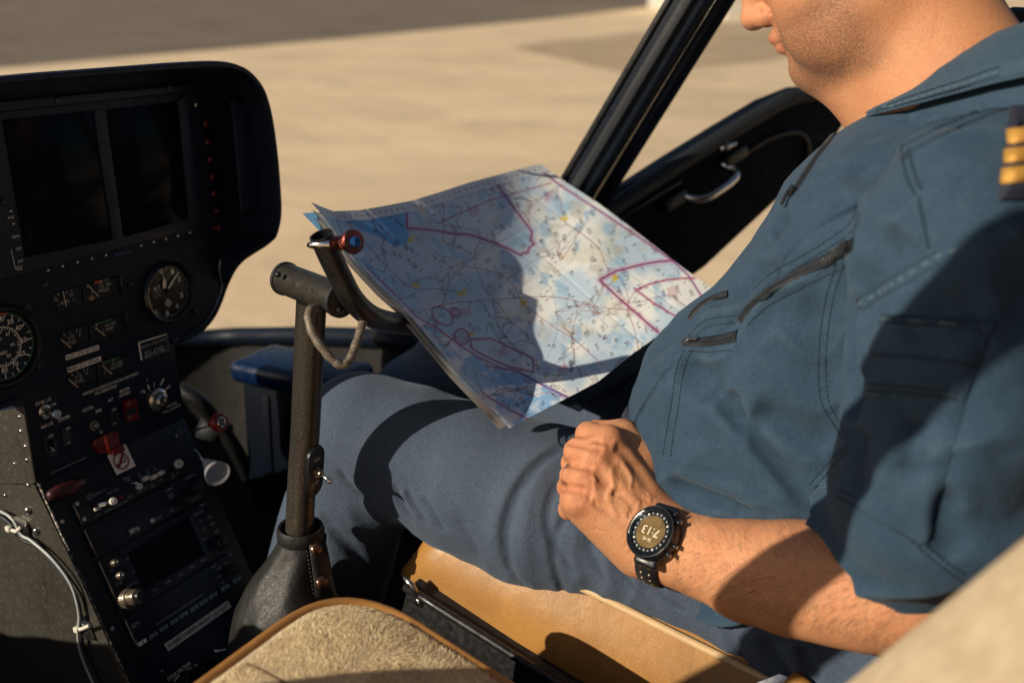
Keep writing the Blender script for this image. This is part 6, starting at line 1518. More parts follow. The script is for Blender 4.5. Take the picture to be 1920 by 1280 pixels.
def build_head(h=.0014):
    F = Field(hd(0, 0)-.21, hd(0, 0)+.21, h); ax = [HF, HU, HL]
    F.ell(hd(2, 48), (.098, .088, .076), ax, .02)                       # cranium
    F.ell(hd(42, 18), (.058, .075, .066), ax, .02)                      # face block
    F.seg(hd(48, -30, 44), hd(48, -30, -44), .030, .030, .03)           # cheeks
    for s in (1, -1):
        F.chain([(hd(6, -18, 58*s), .016), (hd(10, -56, 54*s), .016), (hd(48, -76, 38*s), .017), (hd(75, -85, 13*s), .0150)], .025)   # jaw
        F.seg(hd(62, -6, 40*s), hd(40, -2, 58*s), .016, .014, .02)       # cheekbone
        F.ell(hd(54, -42, 34*s), (.029, .034, .022), ax, .020); F.ell(hd(46, -60, 40*s), (.034, .026, .020), ax, .03)
        F.ell(hd(77, 9, 31*s), (.017, .013, .018), ax, .008, op='s')     # eye socket
        F.ell(hd(71, 8, 31*s), (.0135, .0125, .0135), ax, .004)
        F.seg(hd(88, 24, 14*s), hd(82, 26, 44*s), .008, .007, .010)      # brow
    F.seg(hd(20, -70), hd(72, -81), .029, .022, .022)                    # floor of jaw
    F.ell(hd(79, -82), (.0138, .0130, .018), ax, .014)                   # chin
    F.ell(hd(74, -46), (.024, .023, .023), ax, .018)                     # muzzle
    # nose
    F.chain([(hd(92, 16), .0085), (hd(102, -2), .0095), (hd(110, -18), .0112)], .010)
    F.ell(hd(110, -21), (.0112, .0102, .0122), ax, .007)
    for s in (1, -1):
        F.ell(hd(99, -25, 12*s), (.0115, .0095, .0075), ax, .006)
        F.ell(hd(100, -32.5, 8*s), (.0075, .0052, .0042), ax, .003, op='s')
        F.fold([hd(101, -17, 17*s), hd(92, -20, 18*s), hd(88, -29, 16*s)], .0035, -.0030)
    # lips
    F.seg(hd(98.5, -46, 12), hd(98.5, -46, -12), .0050, .0050, .006); F.seg(hd(87, -50, 24), hd(98.5, -46, 10), .0035, .0050, .006); F.seg(hd(87, -50, -24), hd(98.5, -46, -10), .0035, .005, .006)
    F.seg(hd(95.8, -57.5, 10), hd(95.8, -57.5, -10), .0056, .0056, .006); F.seg(hd(86, -54, 22), hd(95.3, -57, 9), .0035, .0054, .006); F.seg(hd(86, -54, -22), hd(95.3, -57, -9), .0035, .0054, .006)
    F.fold([hd(81, -52, 29), hd(93, -52, 15), hd(101, -52, 0), hd(93, -52, -15), hd(81, -52, -29)], .0026, -.0085, False)
    F.fold([hd(96, -67, 14), hd(99, -67, 0), hd(96, -67, -14)], .007, -.003)
    for s in (1, -1): F.fold([hd(98, -30, 18*s), hd(90, -42, 29*s), hd(82, -54, 34*s)], .005, -.0018)
    F.seg(hd(66, -92), V(XM, .160, 1.385), .016, .022, .03)
    for s in (1, -1): F.seg(hd(30, -66, 40*s), V(XM-.028*s, .12, 1.41), .014, .026, .035); F.seg(hd(40, -84), V(XM, .135, 1.39), .030, .045, .03)
    F.seg(hd(89, -52, 20), hd(103, -52.5, 0), .0015, .0023, .002, op='s'); F.seg(hd(89, -52, -20), hd(103, -52.5, 0), .0013, .0019, .002, op='s')
    # ears
    for s in (1, -1):
        F.ell(hd(-6, 4, 74*s), (.017, .030, .007), [nrm(HF-HL*.3*s), HU, nrm(HL+HF*.3*s)], .006)
        F.ell(hd(-3, 3, 81*s), (.009, .018, .005), ax, .004, op='s')
    # neck and shoulders under the suit
    F.chain([(V(XM, .075, 1.345), .074), (V(XM, .105, 1.41), .064), (hd(-20, -40), .060), (hd(-13, -5), .063)], .025)
    for s in (1, -1):
        F.fold([hd(-14, -52, 56*s), lerp(hd(-8, -45, 60*s), V(XM-.022*s, .175, 1.375), .5)-V(.012*s, 0, 0), V(XM-.022*s, .175, 1.375)], .012, .0022)
    F.seg(V(.20, .06, 1.355), V(.36, .06, 1.355), .06, .06, .03)
    return F.surface()
# ---- pilot: final surfaces. A first coarse pass gives the surface on which folds, seams, zips and pockets are then laid
_v0, _q0 = build_suit(h=.005); bS0 = bvh_of(_v0, _q0)
_v0t, _q0t = build_trousers(h=.005); bT0 = bvh_of(_v0t, _q0t)
def fl(bv, pts, n=5): return onsurf(bv, pts, n)
SUIT_FOLDS = [
    ([(1330, 715), (1370, 765), (1420, 825), (1470, 885), (1525, 960)], .010, -.0042), ([(1315, 740), (1355, 790), (1405, 850), (1455, 910), (1505, 965)], .022, .0050),
    ([(1285, 672), (1315, 705), (1350, 742)], .016, -.0055), ([(1392, 720), (1400, 780), (1402, 850)], .010, .0030), ([(1372, 730), (1380, 790)], .012, -.0030),
    ([(1410, 765), (1480, 800), (1560, 835)], .016, -.0040), ([(1400, 800), (1480, 840), (1540, 880)], .016, .0030),
    ([(1600, 545), (1594, 600), (1600, 660), (1606, 720), (1604, 790)], .013, -.0110), ([(1625, 555), (1616, 620), (1618, 700), (1612, 780)], .014, .0050),
    ([(1690, 425), (1650, 480), (1622, 530), (1604, 570)], .016, -.0060), ([(1590, 300), (1640, 330), (1690, 400)], .022, -.0038), ([(1550, 330), (1620, 390), (1670, 440)], .020, .0035),
    ([(1540, 370), (1600, 400), (1650, 470)], .016, -.0030), ([(1440, 470), (1500, 470), (1570, 430)], .018, .0035), ([(1395, 540), (1420, 520), (1470, 500)], .010, -.0035),
    ([(1330, 565), (1372, 556), (1405, 540)], .010, -.0050), ([(1300, 600), (1345, 580), (1400, 575)], .014, .0050), ([(1262, 660), (1250, 720), (1250, 800)], .012, .0035),
    ([(1720, 760), (1712, 830), (1690, 900)], .014, -.0040), ([(1690, 770), (1672, 850), (1655, 920)], .014, .0040), ([(1750, 880), (1742, 960), (1735, 1030)], .012, .0040), ([(1775, 900), (1770, 980), (1790, 1050)], .010, -.0050),
    ([(1640, 800), (1622, 860), (1600, 930)], .012, -.0035), ([(1840, 800), (1800, 900), (1790, 980)], .020, .0050), ([(1690, 640), (1760, 610), (1860, 560)], .020, -.0030), ([(1660, 560), (1740, 540), (1840, 480)], .020, .0030),
    ([(1610, 250), (1690, 240), (1780, 215)], .014, -.0030), ([(1500, 560), (1540, 640), (1545, 720)], .018, -.0025), ([(1260, 900), (1330, 930), (1420, 955)], .010, -.004), ([(1270, 880), (1340, 905), (1440, 935)], .012, .004),
    ([(1445, 445), (1455, 430), (1480, 400)], .010, -.0035), ([(1420, 470), (1440, 480), (1470, 470)], .009, .003),
]
TROUSER_FOLDS = [
    ([(1078, 826), (1010, 868), (966, 930), (947, 1000), (955, 1060), (972, 1088)], .0075, -.0060), ([(1062, 822), (990, 865), (944, 930), (924, 1000), (930, 1060)], .012, .0048),
    ([(1058, 890), (1036, 925), (1026, 975), (1042, 1030), (1088, 1085)], .0065, -.0045), ([(1046, 868), (1008, 900), (985, 965), (984, 1040), (1000, 1095)], .010, .0042),
    ([(1066, 960), (1040, 1010), (1042, 1070), (1062, 1120)], .0060, -.0040), ([(1104, 990), (1112, 1050), (1150, 1110)], .0070, -.0028), ([(1084, 975), (1074, 1040), (1092, 1115)], .009, .0040),
    ([(1150, 1035), (1170, 1080), (1215, 1130)], .0060, -.0026), ([(1132, 1020), (1136, 1085), (1160, 1140)], .009, .0038), ([(1215, 1080), (1245, 1120), (1290, 1150)], .0065, -.0026), ([(1190, 1060), (1200, 1120), (1225, 1160)], .009, .0032),
    ([(634, 878), (650, 905), (676, 930), (704, 944)], .0055, -.0050), ([(652, 872), (668, 902), (694, 925), (715, 934)], .007, .0035), ([(738, 905), (752, 945), (776, 978)], .0055, -.0036), ([(760, 915), (776, 950), (800, 985)], .0055, -.0036), ([(750, 905), (766, 945), (790, 980)], .006, .0032), ([(790, 930), (812, 965), (834, 1000)], .006, -.0028),
    ([(850, 960), (880, 1010), (900, 1050)], .010, -.0020), ([(1350, 1150), (1370, 1200), (1400, 1260)], .010, -.005), ([(1430, 1190), (1450, 1230), (1490, 1275)], .010, -.005), ([(1405, 1180), (1420, 1230), (1450, 1275)], .012, .005), ([(1500, 1205), (1510, 1240), (1540, 1280)], .010, -.005), ([(1475, 1200), (1490, 1240), (1510, 1280)], .012, .005),
    ([(640, 940), (665, 985), (700, 1030)], .010, .004), ([(600, 960), (640, 1010), (690, 1060)], .010, -.004),
]
def suit_folds(F):
    for pts, w, a in SUIT_FOLDS:
        P = fl(bS0, pts)
        if len(P) > 3: F.fold(P, w*(.85 if a < 0 else .6), a*(2.7 if a < 0 else 1.2))
    F.crumple([nrm(V(-.3, .75, -.6)), nrm(V(.1, .6, .75)), V(1, 0, 0)], (.14, .045, .06), .0135, 4, 1.2)
    F.crumple([nrm(V(.2, -.5, -.8)), nrm(V(.1, .8, -.5)), V(1, 0, 0)], (.10, .022, .04), .0034, 9, 1.2)
def trouser_folds(F):
    for pts, w, a in TROUSER_FOLDS:
        P = fl(bT0, pts)
        if len(P) > 3: F.fold(P, w*(.62 if a < 0 else .75), a*(1.35 if a < 0 else .6))
    F.crumple([V(.2, .1, 1), V(0, 1, 0), V(1, 0, 0)], (.09, .024, .05), .0028, 14, 1.6, lambda p: (p[:, 1] < .42) | (p[:, 2] < .93))
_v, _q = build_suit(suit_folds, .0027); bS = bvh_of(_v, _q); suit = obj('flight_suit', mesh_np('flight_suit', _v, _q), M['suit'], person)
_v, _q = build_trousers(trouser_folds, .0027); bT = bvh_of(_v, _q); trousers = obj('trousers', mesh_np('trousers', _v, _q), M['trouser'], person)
# ---- body: head, neck and both arms, one skin mesh
(_a0, _a1), _ = build_arm(.0022); bA0 = bvh_of(_a0, _a1)
def hand_detail(F):
    for pts, w, a in [([(1141, 828), (1165, 862), (1200, 905), (1226, 945)], .0045, .0008), ([(1118, 855), (1148, 885), (1185, 930), (1216, 970)], .0045, .0009), ([(1098, 897), (1130, 918), (1170, 958), (1202, 995)], .0045, .0008), ([(1086, 938), (1118, 958), (1158, 990), (1188, 1020)], .0040, .0014),
                      ([(1130, 845), (1156, 880), (1190, 925)], .0060, -.0005), ([(1108, 878), (1140, 905), (1178, 948)], .0060, -.0005), ([(1092, 918), (1124, 940), (1164, 978)], .0060, -.0004),
                      ([(1152, 866), (1146, 890), (1152, 912), (1140, 930), (1150, 955), (1158, 975)], .0024, .0014), ([(1112, 902), (1116, 925), (1108, 945), (1122, 968)], .0022, .0012), ([(1172, 872), (1184, 896), (1180, 922)], .0022, .0011), ([(1146, 930), (1164, 938), (1184, 960)], .0020, .0010),
                      ([(1190, 862), (1200, 890), (1222, 925)], .0080, -.0026), ([(1150, 838), (1170, 850), (1196, 884)], .006, -.0022)]:
        P = onsurf(bA0, pts, 6)
        if len(P) > 3: F.fold(P, w, a)
    r = random.Random(9)
    for k in range(70):      # fine skin creases over the knuckles and across the wrist
        if k < 40: x, y = 1095+r.random()*120, 850+r.random()*150; a = .9+r.gauss(0, .5); l = 5+r.random()*9
        else: x, y = 1180+r.random()*50, 940+r.random()*110; a = 2.0+r.gauss(0, .3); l = 8+r.random()*14
        P = onsurf(bA0, [(x-l*math.cos(a), y-l*math.sin(a)), (x+r.gauss(0, 1.5), y+r.gauss(0, 1.5)), (x+l*math.cos(a), y+l*math.sin(a))], 4)
        if len(P) > 3: F.fold(P, .0014, -.00045)
    for (x, y) in ((1141, 828), (1118, 855), (1098, 897), (1086, 938)):
        for d in (-7, -1, 5):
            P = onsurf(bA0, [(x-8+d, y+9+d*.3), (x-2+d, y-1), (x+6+d, y-9+d*.3)], 4)
            if len(P) > 3: F.fold(P, .0015, -.0007)
    for (x0, y0, x1, y1) in ((1122, 840, 1066, 828), (1104, 876, 1056, 868), (1090, 918, 1054, 914)):
        P = onsurf(bA0, [(x0, y0), ((x0+x1)/2, (y0+y1)/2), (x1, y1)], 5)
        if len(P) > 3: F.fold(P, .0036, -.0042, False)
(va, qa), (mcp, wr, WR, fing) = build_arm(.00105, hand_detail); vh_, qh = build_head()
def tones():
    t = np.tile(np.array([.63, .305, .150, 1.], np.float32), (len(va), 1))
    def redden(c, r, k, col):
        w = np.exp(-((va-np.array(c, np.float32))**2).sum(1)/(r*r))[:, None]*k; t[:, :3] = t[:, :3]*(1-w)+np.array(col)*w
    for m, r in mcp: redden(m-ray(1100, 880)*.01, .014, .55, (.56, .19, .10))
    for f in fing:
        for x, y, z, r in f[1:]: redden(PZ(x, y, z), .02, .35, (.54, .20, .11))
    h = np.tile(np.array([.63, .300, .146, 1.], np.float32), (len(vh_), 1)); d = vh_-HO.astype(np.float32)
    f_, u_, l_ = d@HF*1000, d@HU*1000, d@HL*1000
    def zone(f0, u0, l0, rf, ru, rl, k, col, a=None):
        w = (np.exp(-((f_-f0)/rf)**2-((u_-u0)/ru)**2-((np.abs(l_)-l0)/rl)**2)*k)
        h[:, :3] = h[:, :3]*(1-w[:, None])+np.array(col)*w[:, None]
    jaw = np.clip((-22-u_)/22, 0, 1)*np.clip((f_-4)/26, 0, 1)*np.clip((u_+118)/14, 0, 1); jaw = np.maximum(jaw, np.exp(-((u_+41)/8)**2)*np.clip((f_-80)/12, 0, 1)*np.clip((34-np.abs(l_))/8, 0, 1))
    h[:, 3] = 1-np.clip(jaw, 0, 1)*.92
    zone(100, -46, 0, 13, 4.5, 24, .95, (.40, .12, .085)); zone(98, -57.5, 0, 13, 5, 22, .95, (.46, .13, .095)); zone(98, -52, 0, 14, 1.8, 26, .9, (.12, .035, .03)); zone(110, -22, 0, 14, 12, 16, .55, (.58, .20, .12)); zone(60, -20, 50, 30, 25, 25, .25, (.58, .22, .12)); zone(-20, -60, 50, 50, 40, 60, .35, (.56, .22, .105))
    lipm = np.exp(-((u_+52)/9)**2)*np.clip((f_-88)/8, 0, 1)*np.clip((26-np.abs(l_))/6, 0, 1); h[:, 3] = np.maximum(h[:, 3], np.clip(lipm*1.4, 0, 1))
    return t, h
ta, th_ = tones()
vm = va.copy(); vm[:, 0] = 2*XM-vm[:, 0]; vm[:, 0] += .02; vm[:, 2] -= .02; vm[:, 1] -= .04
vs_ = np.concatenate([va, vm, vh_]); qs_ = np.concatenate([qa, qa[:, ::-1]+len(va), qh+2*len(va)])
me = mesh_np('body', vs_, qs_); at = me.color_attributes.new('tone', 'FLOAT_COLOR', 'POINT'); at.data.foreach_set('color', np.concatenate([ta, ta, th_]).astype(np.float32).ravel())
body = obj('body', me, M['skin'], person); bA = bvh_of(va, qa)
# hair, eyes and the undershirt at the neck
F = Field(hd(0, 0)-.15, hd(0, 0)+.16, .0022); F.ell(hd(-1, 50), (.1035, .0930, .0810), [HF, HU, HL], .01); F.ell(hd(-62, -8), (.040, .045, .055), [HF, HU, HL], .03)
F.halfspace(hd(60, 52), nrm(HF*.9-HU*.35)); F.halfspace(hd(-60, -30), nrm(-HU*.9+HF*.35))
for s in (1, -1): F.ell(hd(10, -2, 82*s), (.05, .038, .04), [HF, HU, HL], .012, 's')
hv, hq = F.surface(); obj('hair', mesh_np('hair', hv, hq), M['hair'], person)
for s in (1, -1):
    b = BM(); add_lathe(b, hd(72.5, 8, 31*s), HF, [(0, -.0121)]+[(.0121*math.sin(a), -.0121*math.cos(a)) for a in np.linspace(.2, 3., 14)]+[(0, .0121)], 20); e = obj('eye', b, M['eye'], person)
    b = BM(); add_lathe(b, hd(72.5, 8, 31*s)+HF*.0114, nrm(HF*.9-HU*.4), [(.0055, 0), (.003, .0012), (0, .0014)], 18); obj('iris', b, M['iris'], e)
b = BM(); add_tube(b, [PZ(1604, 226, .915), PZ(1613, 218, .902), PZ(1626, 210, .893), PZ(1640, 200, .889), PZ(1700, 162, .870)], .0058, 10); obj('undershirt', b, M['tee'], person)
# ---- arm hair
b = BM(); rg2 = random.Random(5); axf = nrm(WR-PZ(1690, 1140, .80)); cnt = 0
while cnt < 2000:
    t = rg2.random(); x = lerp(1262, 1700, t); u_ = rg2.random(); y = lerp(lerp(955, 975, t), lerp(1100, 1225, t), u_)
    if rg2.random() > (.35+.65*abs(u_-.45)*2): continue
    l, n = hit(bA, x, y); cnt += 1
    if l is None: continue
    sd_ = nrm(np.cross(n, axf)); g = nrm(axf*(.55+rg2.random()*.3)*(-1 if rg2.random() < .2 else 1)*.6+sd_*(.5-rg2.random()*.25)*(-1 if u_ < .45 else 1)+n*(.22+.25*rg2.random())); L_ = .006+.007*rg2.random(); w = np.cross(g, n); w = nrm(w)*.00006
    p0, p1, p2 = l, l+g*L_*.5+n*.0004, l+g*L_-n*.0008*rg2.random()
    q = [b.verts.new(Vector(p)) for p in (p0-w, p0+w, p1+w*.8, p1-w*.8, p2)]
    b.faces.new(q[:4]); b.faces.new([q[3], q[2], q[4]])
ah = obj('arm_hair', b, simple('arm_hair_brown', (.06, .035, .02), .6), person, smooth=False); ah['kind'] = 'stuff'
# ---- seams
def stitch(name, lines, bv=None, r=.0005, dash=.0034, gap=.0010, mat=None, lift=.0002, parent=None, solid=False):
    b = BM(); bv = bv or bS
    for pts in lines:
        P = onsurf(bv, pts, 10, lift)
        if len(P) < 3: continue
        if solid: add_tube(b, P, r, 6); continue
        s = [0]
        for a, c in zip(P, P[1:]): s.append(s[-1]+np.linalg.norm(c-a))
        s = np.array(s); PP = np.array(P); at = lambda d: np.array([np.interp(d, s, PP[:, i]) for i in range(3)]); d = 0
        while d+dash < s[-1]:
            add_tube(b, [at(d), at(d+dash*.5), at(d+dash)], r, 5); d += dash+gap
    return obj(name, b, mat or M['thread'], parent or suit)
def shift(pts, dx, dy): return [(x+dx, y+dy) for x, y in pts]
side = [(1582, 494), (1561, 567), (1549, 661), (1552, 745), (1575, 792), (1600, 828)]
pock = [(1283, 655), (1268, 692), (1258, 760), (1248, 820), (1243, 855)]
zipA = [(1600, 456), (1560, 481), (1500, 511), (1442, 545), (1406, 575), (1388, 600)]
zipB = [(1286, 641), (1310, 641), (1345, 638), (1382, 629)]
dark = [side, shift(side, -14, 0), pock, shift(pock, 14, 2), [(1604, 388), (1590, 422), (1520, 470), (1450, 510), (1408, 548)], [(1612, 400), (1600, 432), (1530, 480), (1460, 522), (1412, 560)], [(1590, 497), (1510, 536), (1440, 574), (1398, 612)],
        [(1608, 386), (1603, 420), (1600, 462)], [(1290, 629), (1325, 600), (1386, 590)], [(1300, 634), (1330, 612), (1384, 604)], [(1290, 657), (1330, 660), (1380, 655)], [(1600, 835), (1562, 872), (1522, 922)], [(1592, 830), (1556, 864), (1514, 912)]]
stitch('stitching', dark)
stitch('stitching', [[(1690, 276), (1760, 240), (1850, 202), (1925, 178)], [(1697, 290), (1765, 254), (1852, 216), (1925, 192)], [(1690, 280), (1700, 330), (1716, 366)], [(1704, 280), (1716, 328), (1730, 360)], [(1722, 370), (1732, 420), (1742, 470)], [(1690, 300), (1715, 288)]], r=.0009)
stitch('worn_seam', [[(1610, 572), (1660, 540), (1706, 512), (1760, 480), (1810, 462)]], r=.0022, mat=M['palethread'], dash=.006, gap=.004, lift=-.0014)
stitch('stitching', [[(1606, 562), (1656, 530), (1704, 501), (1760, 470)], [(1616, 582), (1664, 550), (1710, 524), (1764, 492)]])
stitch('stitching', [[(1570, 930), (1610, 950), (1680, 990), (1760, 1058), (1810, 1092)], [(1575, 918), (1614, 938), (1684, 978), (1766, 1046), (1815, 1080)]], r=.0008)
stitch('stitching', [[(1789, 760), (1782, 830), (1768, 910), (1742, 1000), (1732, 1024)], [(1780, 760), (1773, 830), (1759, 910), (1733, 996)], [(1600, 945), (1640, 970), (1690, 1000), (1732, 1024)]], r=.0008)
# ---- zips: tape, teeth and slider laid on the cloth
def zipper(pts, w, slider=None, lift=.0016):
    P = onsurf(bS, pts, 12, lift); n_ = [hit(bS, p[0], p[1])[1] for p in spline([V(*q) for q in pts], 12)]; n_ = [q for q in n_ if q is not None]
    rows = []
    for i, p in enumerate(P):
        t = nrm(P[min(i+1, len(P)-1)]-P[max(i-1, 0)]); s = nrm(np.cross(n_[i], t)); rows.append([p-s*w-n_[i]*.0015, p-s*w*.6, p, p+s*w*.6, p+s*w-n_[i]*.0015])
    b = BM(); grid_mesh(b, rows); bmesh.ops.recalc_face_normals(b, faces=b.faces[:]); z = obj('zip', b, M['ziptape'], suit)
    b = BM(); d = 0.; s = [0]
    for a, c in zip(P, P[1:]): s.append(s[-1]+np.linalg.norm(c-a))
    s = np.array(s); PP = np.array(P); N_ = np.array(n_[:len(P)])
    k = 0
    while d < s[-1]:
        p = np.array([np.interp(d, s, PP[:, i]) for i in range(3)]); n = nrm([np.interp(d, s, N_[:, i]) for i in range(3)]); i = min(int(np.searchsorted(s, d)), len(P)-1); t = nrm(PP[i]-PP[i-1]) if i else nrm(PP[1]-PP[0])
        q = nrm(np.cross(n, t)); add_box(b, p+n*.0006+q*.0007*(1 if k % 2 else -1), (.0012, .0030, .0012), (t, q, n)); d += .0017; k += 1
    obj('zip_teeth', b, M['zipteeth'], z, smooth=False)
    if slider:
        l, n = hit(bS, *slider[0]); l2, n2 = hit(bS, *slider[1]); t = nrm(l2-l); q = nrm(np.cross(n, t)); b = BM()
        add_box(b, l+n*.0028, (.009, .0075, .0042), (t, q, n), .0012); add_box(b, l+n*.0052+t*.008, (.014, .0045, .0018), (t, q, n), .0007); obj('slider', b, M['darkmetal'] if len(slider) < 3 else slider[2], z, angle=40)
zipper(zipA, .0052, ((1592, 462), (1562, 480))); zipper(zipB, .0058, ((1289, 641), (1310, 641), M['steel'])); 
zipper([(1584, 230), (1556, 264), (1524, 306), (1502, 340), (1486, 364)], .0046, ((1487, 362), (1476, 384))); zipper([(1366, 551), (1335, 560), (1308, 578), (1292, 598)], .0038)
# ---- sleeve pocket with its flap, and the pen-pocket lines
def patch(name, quad, n, lift, th, mat, bv=None, parent=None, puff=0.):
    bv = bv or bS; rows = []; A, B, C_, D = [V(*q) for q in quad]
    for i in range(n+1):
        r = []
        for j in range(n+1):
            u, v = i/n, j/n; p = lerp(lerp(A, B, u), lerp(D, C_, u), v); l, m = hit(bv, *p)
            if l is None: r.append(r[-1].copy() if r else (rows[-1][j] if rows else PZ(p[0], p[1], .66))); continue
            e = min(1, min(u, 1-u, v, 1-v)*8); r.append(l+m*(lift*(.35+.65*e)+puff*math.sin(math.pi*u)*math.sin(math.pi*v)))
        rows.append(r)
    b = BM(); grid_mesh(b, rows); bmesh.ops.recalc_face_normals(b, faces=b.faces[:])
    if np.array(b.faces[:][len(b.faces)//2].normal)@(CAM-rows[n//2][n//2]) < 0: bmesh.ops.reverse_faces(b, faces=b.faces[:])
    return obj(name, b, mat, parent or suit)
patch('sleeve_pocket', [(1640, 600), (1850, 612), (1736, 1022), (1606, 952)], 26, .0022, 0, M['suit'], puff=.003)
flap = patch('pocket_flap', [(1645, 585), (1866, 600), (1806, 756), (1620, 740)], 26, .0062, 0, M['suit'], puff=.003)
bF = BVHTree.FromPolygons([Vector(v.co) for v in flap.data.vertices], [tuple(p.vertices) for p in flap.data.polygons])
stitch('flap_stitching', [[(1652, 592), (1750, 598), (1856, 607)], [(1650, 604), (1750, 610), (1852, 619)], [(1636, 664), (1720, 670), (1828, 684)], [(1627, 731), (1710, 737), (1800, 747)], [(1629, 720), (1710, 726), (1802, 736)]], bF, r=.0009, parent=flap)
for wl in ([(1652, 598), (1750, 604), (1852, 613)], [(1628, 738), (1712, 745), (1802, 754)]): stitch('worn_seam', [wl], bF, r=.0013, mat=M['palethread'], parent=flap, dash=.012, gap=.008)
# ---- collar
UPP = [(1630, 206, .900), (1657, 184, .888), (1695, 155, .872), (1731, 134, .858), (1776, 111, .838), (1814, 93, .820), (1850, 70, .806), (1880, 54, .797), (1935, 36, .790)]
LOW = [(1609, 222, .903), (1640, 213, .868), (1680, 203, .843), (1716, 194, .825), (1776, 178, .795), (1814, 168, .779), (1850, 158, .766), (1880, 151, .757), (1940, 138, .742)]
U_, L_ = spline([PZ(*p) for p in UPP], 5), spline([PZ(*p) for p in LOW], 5); rows = []; stand = []
for i, (u, l) in enumerate(zip(U_, L_)):
    d = l-u; n = nrm(np.cross(d, U_[min(i+1, len(U_)-1)]-U_[max(i-1, 0)])); n = n if n@(CAM-u) > 0 else -n
    stand.append([u-n*.003, lerp(u, l, .5)-n*.002-V(0, 0, .004), l-n*.004-V(0, 0, .010), l-V(0, 0, .035)+n*.004])
    rows.append([u-V(0, 0, .026)-n*.016, u-V(0, 0, .010)-n*.007, u-n*.002, u+n*.002+d*.06, u+d*.35+n*.0055, u+d*.7+n*.004, l+n*.0035, l+d*.0+n*.000, u+d*.7-n*.001])
for s in (0, 1):
    b = BM(); g = (lambda p: p) if s == 0 else (lambda p: mir(p)+V(.0, 0, 0)); grid_mesh(b, [[g(p) for p in r] for r in rows]); bmesh.ops.recalc_face_normals(b, faces=b.faces[:])
    col_ = obj('collar', b, M['suit'], suit); b = BM(); grid_mesh(b, [[g(p) for p in r] for r in stand]); bmesh.ops.recalc_face_normals(b, faces=b.faces[:]); obj('collar_stand', b, M['suit'], col_)
    if s == 0: bC = BVHTree.FromPolygons([Vector(v.co) for v in col_.data.vertices], [tuple(p.vertices) for p in col_.data.polygons]); col0 = col_
mid = [lerp(V(*a[:2]), V(*c[:2]), .72) for a, c in zip(UPP, LOW)]; mid2 = [lerp(V(*a[:2]), V(*c[:2]), .90) for a, c in zip(UPP, LOW)]; mid3 = [lerp(V(*a[:2]), V(*c[:2]), .81) for a, c in zip(UPP, LOW)]
stitch('collar_stitching', [[tuple(p) for p in mid[1:-1]]], bC, r=.0009, parent=col0, mat=M['thread']); stitch('worn_seam', [[tuple(p) for p in mid3[1:-1]]], bC, r=.0016, mat=M['palethread'], dash=.005, gap=.003, parent=col0, lift=-.0010); stitch('collar_stitching', [[tuple(p) for p in mid2[1:-1]]], bC, r=.0008, parent=col0)
b = BM(); add_tube(b, [l+nrm(CAM-l)*.001 for l in L_], .0013, 8); obj('collar_edge', b, M['suit'], col0)
# ---- shoulder board with gold bars
def strip(name, pts, lift, mat, n=10, parent=None): return patch(name, pts, n, lift, 0, mat, parent=parent)
for s_ in (0,):
    ep = patch('shoulder_board', [(1893, 205), (1990, 190), (1972, 372), (1868, 378)], 16, .008, 0, M['navy'])
    bE = BVHTree.FromPolygons([Vector(v.co) for v in ep.data.vertices], [tuple(p.vertices) for p in ep.data.polygons])
    for (x0, y0), (x1, y1) in (((1886, 243), (1883, 272)), ((1881, 280), (1876, 308)), ((1875, 316), (1870, 347))):
        patch('gold_bar', [(x0, y0), (x0+92, y0-10), (x1+92, y1-10), (x1, y1)], 12, .0022, 0, M['gold'], bE, ep, .0012)
# dark strap end and buckle tucked beside the fist
b = BM(); add_tube(b, spline([PZ(1172, 778, 1.06), PZ(1195, 790, 1.055), PZ(1214, 815, 1.05), PZ(1222, 850, 1.05)], 5), [.014]*16, 12); stp = obj('belt_strap', b, M['navy'], person)
# wristwatch
# ------------------------------------------------------------------ wristwatch and ring
wc = PZ(1247, 1021, .952); axw = nrm(PZ(1215, 1000, .958)-PZ(1330, 1042, .925)); n0 = nrm(CAM-wc); n0 = nrm(n0-axw*(n0@axw)+np.cross(axw, n0)*.0)
up_im = CR@V(0, 1, 0)
n0 = nrm(n0+(CR@V(-.10, .22, 0))); n0 = nrm(n0-axw*(n0@axw)); s0 = np.cross(n0, axw)
watch = thing('wristwatch', 'black digital sports watch reading 7:13 worn on the pilot\'s left wrist', 'watch', tuple(wc))
rW = .0330; nW = nrm(n0*.96+axw*.26); sW = np.cross(nW, axw); sW = nrm(sW); aW = np.cross(sW, nW)
cF = PZ(1222, 998, .912)
# strap: a band round the wrist
b = BM(); rows = []
for i in range(57):
    a = math.radians(lerp(-168, 168, i/56)); d = n0*math.cos(a)+s0*math.sin(a); w = .0125*(1.-.25*min(1, abs(a)/2.4)) if abs(a) > .3 else .0125
    # follow the wrist: cast outward from the axis onto the arm
    l, n, k, t = bA.ray_cast(Vector(wc+d*.08), Vector(-d)); r = .08-t if l is not None else rW
    r = min(max(r, .024), .036); rows.append((a, d, w, r))
rs = np.convolve(np.pad([q[3] for q in rows], 3, 'edge'), np.ones(7)/7, 'valid')
G = []
for (a, d, w, _), r in zip(rows, rs):
    G.append([wc+d*(r+.0006)-axw*w, wc+d*(r+.0034)-axw*w*.96, wc+d*(r+.0042), wc+d*(r+.0034)+axw*w*.96, wc+d*(r+.0006)+axw*w])
grid_mesh(b, G); bmesh.ops.recalc_face_normals(b, faces=b.faces[:]); bmesh.ops.solidify(b, geom=b.faces[:], thickness=.0006)
strap = obj('strap', b, M['rubber'], watch)
b = BM()
